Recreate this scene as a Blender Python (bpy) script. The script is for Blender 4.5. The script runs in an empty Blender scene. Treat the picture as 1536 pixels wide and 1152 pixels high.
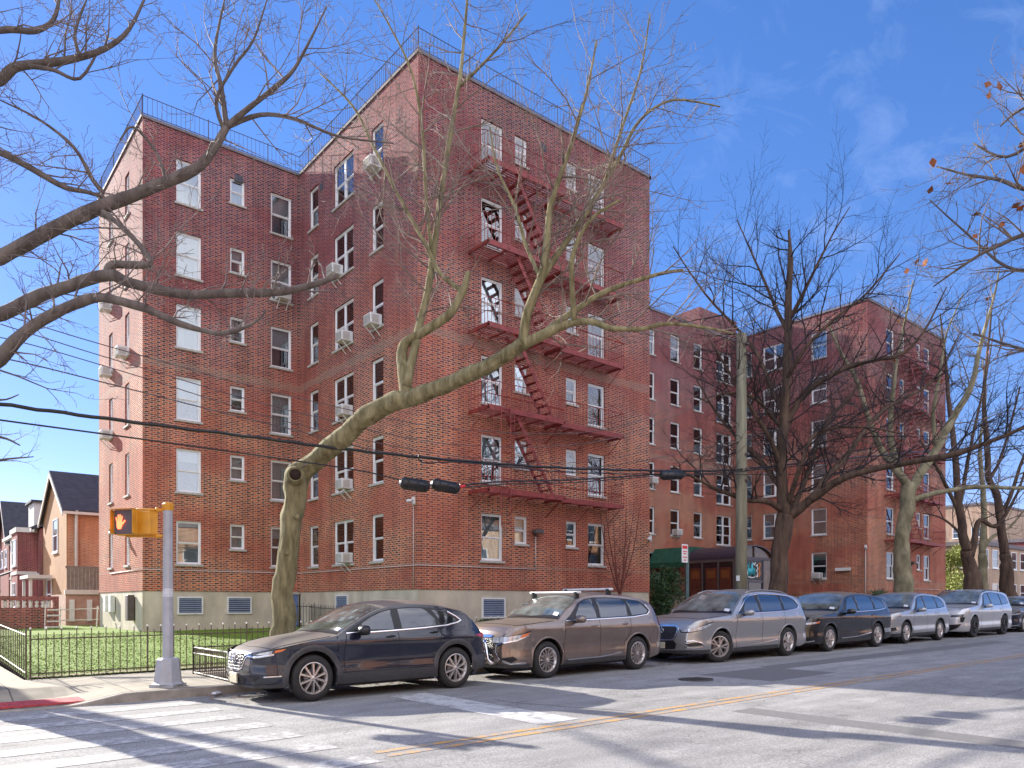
import bpy, math, random
from mathutils import Vector, Matrix
from mathutils import noise as mnoise
R = math.radians
scene = bpy.context.scene
COL = scene.collection
# ---------------------------------------------------------------- camera
F = 1130.0 / 1536.0
CAMZ = 1.6
HEAD = 50.5                      # heading of the view from the +X axis (the building line)
CT, ST = math.cos(R(HEAD)), math.sin(R(HEAD))
cd = bpy.data.cameras.new('camera'); cam = bpy.data.objects.new('camera', cd); COL.objects.link(cam)
cam.location = (0, 0, CAMZ); cam.rotation_euler = (R(90), 0, R(HEAD - 90))
cd.sensor_width = 36; cd.lens = 36 * F; cd.shift_y = (904 - 576) / 1536.0
cd.clip_start = 0.1; cd.clip_end = 6000
scene.camera = cam
# ---------------------------------------------------------------- light
SKY_GAMMA, SKY_SAT, SKY_VAL = .72, 1.38, .84
FILL_CLOUD = (4.7, 4.75, 5.4, 1)
SUN_AZ = math.atan2(-0.222, 0.975)      # bearing from +Y, clockwise
SUN_EL = R(23.0)
world = bpy.data.worlds.new('World'); scene.world = world; world.use_nodes = True
nt = world.node_tree; N = nt.nodes; L = nt.links
N.clear()
out = N.new('ShaderNodeOutputWorld'); bg = N.new('ShaderNodeBackground')
sky = N.new('ShaderNodeTexSky'); sky.sky_type = 'NISHITA'; sky.sun_disc = False
sky.sun_elevation = SUN_EL; sky.sun_rotation = SUN_AZ; sky.air_density = 0.85; sky.dust_density = 0.05; sky.ozone_density = 3.5
tc = N.new('ShaderNodeTexCoord'); mp = N.new('ShaderNodeMapping'); mp.inputs['Rotation'].default_value = (R(20), R(-28), R(-25)); mp.inputs['Scale'].default_value = (2.2, 7.0, 9.0)
nz = N.new('ShaderNodeTexNoise'); nz.inputs['Scale'].default_value = 2.3; nz.inputs['Detail'].default_value = 9; nz.inputs['Roughness'].default_value = 0.62; nz.inputs['Distortion'].default_value = 0.5
cr = N.new('ShaderNodeValToRGB'); cr.color_ramp.elements[0].position = 0.52; cr.color_ramp.elements[1].position = 0.80
dt = N.new('ShaderNodeVectorMath'); dt.operation = 'DOT_PRODUCT'
mr = N.new('ShaderNodeMapRange'); mr.inputs['From Min'].default_value = 0.955; mr.inputs['From Max'].default_value = 1.0; mr.interpolation_type = 'SMOOTHSTEP'
mu = N.new('ShaderNodeMath'); mu.operation = 'MULTIPLY'; mu2 = N.new('ShaderNodeMath'); mu2.operation = 'MULTIPLY'; mu2.inputs[1].default_value = 0.045
mx = N.new('ShaderNodeMix'); mx.data_type = 'RGBA'; mx.inputs['B'].default_value = (7.5, 7.8, 8.6, 1)
_d = Vector((CT + 0.50 * ST, ST - 0.50 * CT, 0.62)).normalized()
dt.inputs[1].default_value = _d
L.new(tc.outputs['Generated'], mp.inputs['Vector']); L.new(mp.outputs[0], nz.inputs['Vector']); L.new(nz.outputs['Fac'], cr.inputs['Fac'])
L.new(tc.outputs['Generated'], dt.inputs[0]); L.new(dt.outputs['Value'], mr.inputs['Value'])
L.new(cr.outputs['Color'], mu.inputs[0]); L.new(mr.outputs[0], mu.inputs[1]); L.new(mu.outputs[0], mu2.inputs[0]); L.new(mu2.outputs[0], mx.inputs['Factor'])
gm = N.new('ShaderNodeGamma'); gm.inputs['Gamma'].default_value = SKY_GAMMA
hsv = N.new('ShaderNodeHueSaturation'); hsv.inputs['Saturation'].default_value = SKY_SAT; hsv.inputs['Value'].default_value = SKY_VAL
L.new(sky.outputs['Color'], gm.inputs['Color']); L.new(gm.outputs[0], hsv.inputs['Color']); tn = N.new('ShaderNodeVectorMath'); tn.operation = 'MULTIPLY'; tn.inputs[1].default_value = (1.0, .80, 1.0); L.new(hsv.outputs['Color'], tn.inputs[0]); L.new(tn.outputs[0], mx.inputs['A'])
# added cloud bank behind the camera: fill light for shaded fronts, mirrored in panes
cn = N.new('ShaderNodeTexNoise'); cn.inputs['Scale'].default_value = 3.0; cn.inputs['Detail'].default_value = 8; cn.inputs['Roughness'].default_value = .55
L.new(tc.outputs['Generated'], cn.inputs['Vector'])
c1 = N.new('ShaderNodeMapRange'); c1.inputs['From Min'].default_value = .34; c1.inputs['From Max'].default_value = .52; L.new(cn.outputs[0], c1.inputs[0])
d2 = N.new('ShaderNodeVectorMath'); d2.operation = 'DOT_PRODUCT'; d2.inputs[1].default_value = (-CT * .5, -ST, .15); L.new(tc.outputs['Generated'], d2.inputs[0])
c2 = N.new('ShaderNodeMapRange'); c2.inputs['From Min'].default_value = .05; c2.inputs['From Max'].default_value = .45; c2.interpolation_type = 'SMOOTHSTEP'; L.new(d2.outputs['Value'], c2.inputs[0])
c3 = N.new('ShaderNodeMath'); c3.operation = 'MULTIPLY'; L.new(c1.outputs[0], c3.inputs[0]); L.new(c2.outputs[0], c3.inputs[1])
mx2 = N.new('ShaderNodeMix'); mx2.data_type = 'RGBA'; mx2.inputs['B'].default_value = FILL_CLOUD; L.new(c3.outputs[0], mx2.inputs['Factor']); L.new(mx.outputs['Result'], mx2.inputs['A'])
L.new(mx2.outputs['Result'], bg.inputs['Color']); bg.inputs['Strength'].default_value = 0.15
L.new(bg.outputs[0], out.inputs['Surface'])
sd = bpy.data.lights.new('sun', 'SUN'); sun = bpy.data.objects.new('sun', sd); COL.objects.link(sun)
sd.energy = 3.9; sd.angle = R(0.6); sd.color = (1.0, 0.93, 0.82)
_s = Vector((math.sin(SUN_AZ) * math.cos(SUN_EL), math.cos(SUN_AZ) * math.cos(SUN_EL), math.sin(SUN_EL)))
sun.rotation_euler = _s.to_track_quat('Z', 'Y').to_euler()
scene.view_settings.view_transform = 'Standard'; scene.view_settings.look = 'None'
scene.view_settings.exposure = 1.55; scene.view_settings.gamma = 1.0
scene.cycles.max_bounces = 6; scene.cycles.transparent_max_bounces = 12
scene.cycles.sample_clamp_indirect = 6; scene.cycles.caustics_reflective = False; scene.cycles.caustics_refractive = False

# ---------------------------------------------------------------- coordinates
def at(px, py, t):
    """photograph position + real distance along the view -> point in the place (metres)"""
    u = (px - 768) / 1130.0
    return Vector((t * (CT + u * ST), t * (ST - u * CT), CAMZ + (904 - py) * t / 1130.0))
def gz(x): return 0.0081 * x            # the street climbs gently to the right

# ---------------------------------------------------------------- materials
def _nodes(m):
    m.use_nodes = True
    nt = m.node_tree
    return nt, nt.nodes, nt.links, nt.nodes['Principled BSDF']
def mat(name, col, rough=0.6, metal=0.0, var=0.0, scale=5.0, bump=0.0, bscale=60.0, coat=0.0, spec=0.5, emit=None, col2=None, stretch=(1, 1, 1), obj=True, detail=6):
    m = bpy.data.materials.new(name); nt, N, L, P = _nodes(m)
    P.inputs['Base Color'].default_value = (*col, 1); P.inputs['Roughness'].default_value = rough; P.inputs['Metallic'].default_value = metal
    P.inputs['Coat Weight'].default_value = coat; P.inputs['Coat Roughness'].default_value = 0.03; P.inputs['Specular IOR Level'].default_value = spec
    if emit: P.inputs['Emission Color'].default_value = (*emit[0], 1); P.inputs['Emission Strength'].default_value = emit[1]
    if var or bump or col2:
        tc = N.new('ShaderNodeTexCoord'); mp = N.new('ShaderNodeMapping'); mp.inputs['Scale'].default_value = stretch
        L.new(tc.outputs['Object'], mp.inputs['Vector'])
    if var or col2:
        nz = N.new('ShaderNodeTexNoise'); nz.inputs['Scale'].default_value = scale; nz.inputs['Detail'].default_value = detail; nz.inputs['Roughness'].default_value = 0.6
        L.new(mp.outputs[0], nz.inputs['Vector'])
        cr = N.new('ShaderNodeValToRGB'); cr.color_ramp.elements[0].position = 0.33; cr.color_ramp.elements[1].position = 0.67
        c2 = col2 if col2 else tuple(min(1, c * (1 + var)) for c in col); c1 = col if col2 else tuple(c * (1 - var) for c in col)
        cr.color_ramp.elements[0].color = (*c1, 1); cr.color_ramp.elements[1].color = (*c2, 1)
        L.new(nz.outputs['Fac'], cr.inputs['Fac']); L.new(cr.outputs[0], P.inputs['Base Color'])
    if bump:
        n2 = N.new('ShaderNodeTexNoise'); n2.inputs['Scale'].default_value = bscale; n2.inputs['Detail'].default_value = 4
        bp = N.new('ShaderNodeBump'); bp.inputs['Strength'].default_value = bump; bp.inputs['Distance'].default_value = 0.02
        L.new(mp.outputs[0], n2.inputs['Vector']); L.new(n2.outputs['Fac'], bp.inputs['Height']); L.new(bp.outputs[0], P.inputs['Normal'])
    return m
def brick_mat(name, c1, c2, mortar, bw=0.215, rh=0.075, dark=(0.05, 0.022, 0.028), tint=(0.30, 0.075, 0.09), bias=0.0, msize=0.0115, bands=False, height=False):
    m = bpy.data.materials.new(name); nt, N, L, P = _nodes(m)
    tc = N.new('ShaderNodeTexCoord'); sp = N.new('ShaderNodeSeparateXYZ'); L.new(tc.outputs['Object'], sp.inputs[0])
    ad = N.new('ShaderNodeMath'); ad.operation = 'ADD'; L.new(sp.outputs['X'], ad.inputs[0]); L.new(sp.outputs['Y'], ad.inputs[1])
    cb = N.new('ShaderNodeCombineXYZ'); L.new(ad.outputs[0], cb.inputs['X']); L.new(sp.outputs['Z'], cb.inputs['Y'])
    def brick(a, b, mo, bias, off=0.5):
        k = N.new('ShaderNodeTexBrick'); k.offset = off; k.inputs['Scale'].default_value = 1; k.inputs['Brick Width'].default_value = bw; k.inputs['Row Height'].default_value = rh
        k.inputs['Mortar Size'].default_value = msize; k.inputs['Mortar Smooth'].default_value = 0.2; k.inputs['Bias'].default_value = bias
        k.inputs['Color1'].default_value = (*a, 1); k.inputs['Color2'].default_value = (*b, 1); k.inputs['Mortar'].default_value = (*mo, 1)
        L.new(cb.outputs[0], k.inputs['Vector']); return k
    k1 = brick(c1, c2, mortar, bias)
    # scattered burnt headers
    k2 = brick((0, 0, 0), (1, 1, 1), (0, 0, 0), 0.0, 0.5)
    th = N.new('ShaderNodeMath'); th.operation = 'GREATER_THAN'; th.inputs[1].default_value = 0.60; L.new(k2.outputs['Color'], th.inputs[0])
    # half-brick stripe so dark ones read as short headers
    mo = N.new('ShaderNodeMath'); mo.operation = 'MODULO'; mo.inputs[1].default_value = bw * 2
    ab = N.new('ShaderNodeMath'); ab.operation = 'ADD'; ab.inputs[1].default_value = 500 * bw
    rw = N.new('ShaderNodeMath'); rw.operation = 'DIVIDE'; rw.inputs[1].default_value = rh; L.new(sp.outputs['Z'], rw.inputs[0])
    fl = N.new('ShaderNodeMath'); fl.operation = 'FLOOR'; L.new(rw.outputs[0], fl.inputs[0])
    sh = N.new('ShaderNodeMath'); sh.operation = 'MULTIPLY'; sh.inputs[1].default_value = bw * 1.0; L.new(fl.outputs[0], sh.inputs[0])
    a2 = N.new('ShaderNodeMath'); a2.operation = 'ADD'; L.new(ad.outputs[0], a2.inputs[0]); L.new(sh.outputs[0], a2.inputs[1])
    L.new(a2.outputs[0], ab.inputs[0]); L.new(ab.outputs[0], mo.inputs[0])
    lt = N.new('ShaderNodeMath'); lt.operation = 'LESS_THAN'; lt.inputs[1].default_value = bw * 0.62; L.new(mo.outputs[0], lt.inputs[0])
    n3 = N.new('ShaderNodeTexNoise'); n3.inputs['Scale'].default_value = 0.45; n3.inputs['Detail'].default_value = 5; L.new(tc.outputs['Object'], n3.inputs['Vector'])
    r3 = N.new('ShaderNodeMapRange'); r3.inputs['From Min'].default_value = 0.3; r3.inputs['From Max'].default_value = 0.7; r3.inputs['To Min'].default_value = 0.8; r3.inputs['To Max'].default_value = 1.0; L.new(n3.outputs['Fac'], r3.inputs[0])
    mm = N.new('ShaderNodeMath'); mm.operation = 'MULTIPLY'; L.new(lt.outputs[0], mm.inputs[0]); L.new(r3.outputs[0], mm.inputs[1])
    inv = N.new('ShaderNodeMath'); inv.operation = 'SUBTRACT'; inv.inputs[0].default_value = 1.0; L.new(k1.outputs['Fac'], inv.inputs[1])
    m3 = N.new('ShaderNodeMath'); m3.operation = 'MULTIPLY'; L.new(mm.outputs[0], m3.inputs[0]); L.new(inv.outputs[0], m3.inputs[1])
    m4 = N.new('ShaderNodeMath'); m4.operation = 'MAXIMUM'
    t5 = N.new('ShaderNodeMath'); t5.operation = 'MULTIPLY'; t5.inputs[1].default_value = 0.35; L.new(th.outputs[0], t5.inputs[0])
    L.new(m3.outputs[0], m4.inputs[0]); L.new(t5.outputs[0], m4.inputs[1])
    m5 = N.new('ShaderNodeMath'); m5.operation = 'MULTIPLY'; L.new(m4.outputs[0], m5.inputs[0]); L.new(inv.outputs[0], m5.inputs[1])
    x1 = N.new('ShaderNodeMix'); x1.data_type = 'RGBA'; x1.inputs['B'].default_value = (*dark, 1); L.new(m5.outputs[0], x1.inputs['Factor']); L.new(k1.outputs['Color'], x1.inputs['A'])
    # broad patches where the brick was laid from other batches
    n4 = N.new('ShaderNodeTexNoise'); n4.inputs['Scale'].default_value = 0.22; n4.inputs['Detail'].default_value = 3
    mp4 = N.new('ShaderNodeMapping'); mp4.inputs['Scale'].default_value = (1, 1, 2.2); L.new(tc.outputs['Object'], mp4.inputs[0]); L.new(mp4.outputs[0], n4.inputs['Vector'])
    r4 = N.new('ShaderNodeMapRange'); r4.inputs['From Min'].default_value = 0.42; r4.inputs['From Max'].default_value = 0.6; r4.inputs['To Max'].default_value = 0.5; L.new(n4.outputs['Fac'], r4.inputs[0])
    x2 = N.new('ShaderNodeMix'); x2.data_type = 'RGBA'; x2.blend_type = 'MIX'; x2.inputs['B'].default_value = (*tint, 1); L.new(r4.outputs[0], x2.inputs['Factor']); L.new(x1.outputs['Result'], x2.inputs['A'])
    last = x2
    if height:      # upper brick darker plum: partly another batch, partly skylight painted into its colour
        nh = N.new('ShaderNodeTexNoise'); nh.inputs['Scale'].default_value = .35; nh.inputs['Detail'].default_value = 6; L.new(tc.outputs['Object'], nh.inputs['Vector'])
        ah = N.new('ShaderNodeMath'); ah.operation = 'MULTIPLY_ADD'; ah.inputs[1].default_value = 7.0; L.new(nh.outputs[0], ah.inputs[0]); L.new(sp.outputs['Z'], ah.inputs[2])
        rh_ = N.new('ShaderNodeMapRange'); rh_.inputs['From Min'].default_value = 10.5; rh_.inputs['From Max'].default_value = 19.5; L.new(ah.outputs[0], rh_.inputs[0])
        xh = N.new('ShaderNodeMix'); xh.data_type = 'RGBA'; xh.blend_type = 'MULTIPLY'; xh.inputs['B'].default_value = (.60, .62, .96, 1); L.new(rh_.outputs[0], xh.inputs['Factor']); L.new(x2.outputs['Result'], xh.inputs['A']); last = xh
    # soot and rain staining, streaked down the wall
    ns = N.new('ShaderNodeTexNoise'); ns.inputs['Scale'].default_value = 1.0; ns.inputs['Detail'].default_value = 8; ns.inputs['Roughness'].default_value = .65
    ms = N.new('ShaderNodeMapping'); ms.inputs['Scale'].default_value = (1.6, 1.6, .28); L.new(tc.outputs['Object'], ms.inputs[0]); L.new(ms.outputs[0], ns.inputs['Vector'])
    rs = N.new('ShaderNodeMapRange'); rs.inputs['From Min'].default_value = .32; rs.inputs['From Max'].default_value = .68; rs.inputs['To Min'].default_value = .72; rs.inputs['To Max'].default_value = 1.2; L.new(ns.outputs[0], rs.inputs[0])
    vs = N.new('ShaderNodeVectorMath'); vs.operation = 'SCALE'; L.new(last.outputs['Result'], vs.inputs[0]); L.new(rs.outputs[0], vs.inputs['Scale'])
    class _o: outputs = {'Result': vs.outputs[0]}
    last = _o
    if bands:    # two paler weathered bands of mortar-washed courses across the wall
        for zc, hh in ((10.75, 0.16), (2.9, 0.05)):
            sb = N.new('ShaderNodeMath'); sb.operation = 'SUBTRACT'; sb.inputs[1].default_value = zc; L.new(sp.outputs['Z'], sb.inputs[0])
            aa = N.new('ShaderNodeMath'); aa.operation = 'ABSOLUTE'; L.new(sb.outputs[0], aa.inputs[0])
            nn = N.new('ShaderNodeTexNoise'); nn.inputs['Scale'].default_value = 3; L.new(tc.outputs['Object'], nn.inputs['Vector'])
            sb2 = N.new('ShaderNodeMath'); sb2.operation = 'MULTIPLY'; sb2.inputs[1].default_value = hh * 2; L.new(nn.outputs['Fac'], sb2.inputs[0])
            l2 = N.new('ShaderNodeMath'); l2.operation = 'LESS_THAN'; L.new(aa.outputs[0], l2.inputs[0]); L.new(sb2.outputs[0], l2.inputs[1])
            l3 = N.new('ShaderNodeMath'); l3.operation = 'MULTIPLY'; l3.inputs[1].default_value = 0.32; L.new(l2.outputs[0], l3.inputs[0])
            xx = N.new('ShaderNodeMix'); xx.data_type = 'RGBA'; xx.inputs['B'].default_value = (0.30, 0.25, 0.19, 1); L.new(l3.outputs[0], xx.inputs['Factor']); L.new(last.outputs['Result'], xx.inputs['A']); last = xx
    L.new(last.outputs['Result'], P.inputs['Base Color'])
    bp = N.new('ShaderNodeBump'); bp.inputs['Strength'].default_value = 0.5; bp.inputs['Distance'].default_value = 0.01; L.new(inv.outputs[0], bp.inputs['Height']); L.new(bp.outputs[0], P.inputs['Normal'])
    P.inputs['Roughness'].default_value = 0.9; P.inputs['Specular IOR Level'].default_value = 0.25
    return m
def glass_mat(name, tint=(0.85, 0.9, 0.9), refl=1.45, base=0.13):
    m = bpy.data.materials.new(name); nt, N, L, P = _nodes(m); o = [n for n in N if n.type == 'OUTPUT_MATERIAL'][0]; N.remove(P)
    tr = N.new('ShaderNodeBsdfTransparent'); tr.inputs[0].default_value = (*tint, 1)
    gl = N.new('ShaderNodeBsdfGlossy'); gl.inputs['Roughness'].default_value = 0.015; gl.inputs[0].default_value = (0.95, 0.97, 1, 1)
    fr = N.new('ShaderNodeFresnel'); fr.inputs[0].default_value = refl
    ad = N.new('ShaderNodeMath'); ad.operation = 'ADD'; ad.inputs[1].default_value = base; ad.use_clamp = True; L.new(fr.outputs[0], ad.inputs[0])
    tc = N.new('ShaderNodeTexCoord'); nz = N.new('ShaderNodeTexNoise'); nz.inputs['Scale'].default_value = 1.4; nz.inputs['Detail'].default_value = 1; bp = N.new('ShaderNodeBump'); bp.inputs['Strength'].default_value = 0.05; bp.inputs['Distance'].default_value = 0.02
    L.new(tc.outputs['Object'], nz.inputs['Vector']); L.new(nz.outputs[0], bp.inputs['Height']); L.new(bp.outputs[0], gl.inputs['Normal'])
    mx = N.new('ShaderNodeMixShader'); L.new(ad.outputs[0], mx.inputs[0]); L.new(tr.outputs[0], mx.inputs[1]); L.new(gl.outputs[0], mx.inputs[2]); L.new(mx.outputs[0], o.inputs['Surface'])
    return m
M = {}
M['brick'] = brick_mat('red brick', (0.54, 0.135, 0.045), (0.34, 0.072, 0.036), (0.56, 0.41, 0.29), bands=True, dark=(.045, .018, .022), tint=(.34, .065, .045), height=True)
M['brick_house'] = brick_mat('house brick', (0.36, 0.09, 0.05), (0.28, 0.06, 0.04), (0.34, 0.25, 0.2))
M['brick_tan'] = brick_mat('tan brick', (0.52, 0.36, 0.24), (0.46, 0.30, 0.20), (0.5, 0.42, 0.33), dark=(0.32, 0.2, 0.14), tint=(0.5, 0.33, 0.25))
M['brick_orange'] = brick_mat('orange brick', (0.58, 0.27, 0.13), (0.5, 0.22, 0.1), (0.5, 0.4, 0.3), dark=(0.36, 0.16, 0.09), tint=(0.5, 0.2, 0.1))
M['concrete'] = mat('foundation cement', (0.50, 0.44, 0.34), 0.9, var=0.24, scale=1.1, bump=0.3, bscale=25, detail=12, stretch=(1, 1, .55))
M['white'] = mat('white window frame', (0.78, 0.78, 0.77), 0.45, var=0.05, scale=3)
M['sill'] = mat('stone sill', (0.42, 0.40, 0.36), 0.85, var=0.2, scale=6)
M['glass'] = glass_mat('window glass')
M['blind'] = mat('window blind', (0.50, 0.52, 0.55), 0.8, var=0.08, scale=2)
M['curtain'] = mat('curtain cloth', (0.60, 0.58, 0.56), 0.9, var=0.12, scale=1.2, stretch=(3, 3, 0.3), detail=2)
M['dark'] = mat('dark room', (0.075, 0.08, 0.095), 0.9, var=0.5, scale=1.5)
M['rust'] = mat('fire escape red paint', (0.23, 0.034, 0.028), 0.55, var=0.3, scale=6)
M['rail'] = mat('roof rail steel', (0.10, 0.075, 0.07), 0.6, var=0.2)
M['coping'] = mat('roof coping', (0.16, 0.14, 0.15), 0.8, var=0.2)
M['roof'] = mat('roofing felt', (0.08, 0.08, 0.085), 0.9, var=0.2)
M['louver'] = mat('blue grey louver', (0.22, 0.28, 0.40), 0.6, var=0.1)
M['plastic'] = mat('white plastic', (0.68, 0.68, 0.66), 0.5, var=0.08, scale=8)
M['black'] = mat('black plastic', (0.014, 0.014, 0.016), 0.35, var=0.2)
M['iron'] = mat('black iron', (0.02, 0.02, 0.02), 0.5, var=0.3)
M['fence_iron'] = mat('weathered iron', (0.11, 0.08, 0.055), 0.6, var=0.4, scale=12)
M['ball'] = mat('pale finial', (0.75, 0.72, 0.66), 0.4)
M['green_cloth'] = mat('green awning canvas', (0.012, 0.085, 0.05), 0.8, var=0.25, scale=4)
M['dark_roof'] = mat('tinted vault panel', (0.035, 0.028, 0.042), 0.35, var=0.2)
M['dark_glass'] = mat('dark door glass', (0.012, 0.01, 0.014), 0.06, spec=0.7)
M['wood_red'] = mat('dark red door', (0.10, 0.025, 0.015), 0.4, var=0.3, scale=3)
M['alu'] = mat('grey metal', (0.32, 0.30, 0.34), 0.45, metal=0.6)
M['teal'] = mat('teal paint', (0.05, 0.45, 0.52), 0.5); M['orange'] = mat('orange paint', (0.7, 0.22, 0.06), 0.5)
M['signwhite'] = mat('sign white', (0.75, 0.75, 0.73), 0.5); M['signred'] = mat('sign red', (0.6, 0.03, 0.03), 0.5)
M['blue_door'] = mat('blue door paint', (0.11, 0.17, 0.36), 0.5, var=0.15)
M['pipe'] = mat('painted conduit', (0.55, 0.48, 0.44), 0.6)

# ---------------------------------------------------------------- mesh helpers
class MB:
    def __init__(s): s.v = []; s.f = []; s.m = []; s.sm = []
    def add(s, vs, fs, mi=0, smooth=False):
        o = len(s.v); s.v.extend(vs)
        for f in fs: s.f.append(tuple(i + o for i in f)); s.m.append(mi); s.sm.append(smooth)
    def quad(s, a, b, c, d, mi=0): s.add([tuple(a), tuple(b), tuple(c), tuple(d)], [(0, 1, 2, 3)], mi)
    def box(s, x0, x1, y0, y1, z0, z1, mi=0, bev=0.0):
        if bev:
            b = min(bev, abs(x1 - x0) * .45, abs(y1 - y0) * .45, abs(z1 - z0) * .45)
            vs = []
            for (z, i) in ((z0, b), (z0 + b, 0), (z1 - b, 0), (z1, b)):
                X0, X1, Y0, Y1 = x0 + i, x1 - i, y0 + i, y1 - i; c = b if not i else b * .6
                vs += [(X0 + c, Y0, z), (X1 - c, Y0, z), (X1, Y0 + c, z), (X1, Y1 - c, z), (X1 - c, Y1, z), (X0 + c, Y1, z), (X0, Y1 - c, z), (X0, Y0 + c, z)]
            fs = [tuple(range(7, -1, -1)), tuple(range(24, 32))]
            for k in range(3):
                for i in range(8): a = k * 8 + i; bb = k * 8 + (i + 1) % 8; fs.append((a, bb, bb + 8, a + 8))
            s.add(vs, fs, mi); return
        s.add([(x0, y0, z0), (x1, y0, z0), (x1, y1, z0), (x0, y1, z0), (x0, y0, z1), (x1, y0, z1), (x1, y1, z1), (x0, y1, z1)],
              [(0, 3, 2, 1), (4, 5, 6, 7), (0, 1, 5, 4), (1, 2, 6, 5), (2, 3, 7, 6), (3, 0, 4, 7)], mi)
    def tube(s, pts, rad, n=6, mi=0, cap=True, smooth=True, twist=None):
        pts = [Vector(p) for p in pts]; k = len(pts)
        if not hasattr(rad, '__len__'): rad = [rad] * k
        vs = []; up = None
        for i, p in enumerate(pts):
            d = (pts[min(i + 1, k - 1)] - pts[max(i - 1, 0)])
            d = d.normalized() if d.length > 1e-9 else Vector((0, 0, 1))
            if up is None: up = Vector((0, 0, 1)) if abs(d.z) < .9 else Vector((1, 0, 0))
            a = d.cross(up)
            if a.length < 1e-4: a = d.cross(Vector((0.3, 1, 0.2)))
            a.normalize(); b = a.cross(d).normalized(); up = b
            for j in range(n):
                t = 2 * math.pi * j / n; q = p + (a * math.cos(t) + b * math.sin(t)) * rad[i]; vs.append((q.x, q.y, q.z))
        fs = []
        for i in range(k - 1):
            for j in range(n): a = i * n + j; b = i * n + (j + 1) % n; fs.append((a, b, b + n, a + n))
        if cap and n > 2: fs.append(tuple(range(n - 1, -1, -1))); fs.append(tuple(range((k - 1) * n, k * n)))
        s.add(vs, fs, mi, smooth)
    def bar(s, a, b, r, n=4, mi=0): s.tube([a, b], r, n, mi, True, n > 6)
    def lathe(s, prof, n=24, axis='z', c=(0, 0, 0), mi=0, smooth=True):
        vs = []
        for (r, h) in prof:
            for j in range(n):
                t = 2 * math.pi * j / n; a, b = r * math.cos(t), r * math.sin(t)
                p = (a, b, h) if axis == 'z' else ((a, h, b) if axis == 'y' else (h, a, b))
                vs.append((p[0] + c[0], p[1] + c[1], p[2] + c[2]))
        fs = [(i * n + j, i * n + (j + 1) % n, (i + 1) * n + (j + 1) % n, (i + 1) * n + j) for i in range(len(prof) - 1) for j in range(n)]
        s.add(vs, fs, mi, smooth)
    def poly(s, pts, off, mi=0):
        """flat outline pts (3D) given thickness by vector off"""
        n = len(pts); off = Vector(off); a = [tuple(p) for p in pts]; b = [tuple(Vector(p) + off) for p in pts]
        s.add(a + b, [tuple(range(n)), tuple(range(2 * n - 1, n - 1, -1))] + [(i, i + n, (i + 1) % n + n, (i + 1) % n) for i in range(n)], mi)
    def build(s, name, mats, parent=None, label=None, recalc=False):
        me = bpy.data.meshes.new(name); me.from_pydata(s.v, [], s.f)
        if not isinstance(mats, (list, tuple)): mats = [mats]
        for m in mats: me.materials.append(m)
        me.polygons.foreach_set('material_index', s.m); me.polygons.foreach_set('use_smooth', s.sm)
        me.validate(); me.update()
        o = bpy.data.objects.new(name, me); COL.objects.link(o)
        if parent: o.parent = parent
        if label: o['label'] = label
        return o
def tag(o, label=None, cat=None, group=None, kind=None):
    if label: o['label'] = label
    if cat: o['category'] = cat
    if group: o['group'] = group
    if kind: o['kind'] = kind
    return o
def empty(name, loc, rz=0, label=None, cat=None, group=None):
    o = bpy.data.objects.new(name, None); COL.objects.link(o); o.location = loc; o.rotation_euler = (0, 0, rz); o.empty_display_size = 0.2
    return tag(o, label, cat, group)
def kids(o): return [c for c in bpy.data.objects if c.parent == o]
def copy_tree(o, parent=None):
    c = o.copy(); COL.objects.link(c); c.parent = parent
    for k in o.children: copy_tree(k, c)
    return c
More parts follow.
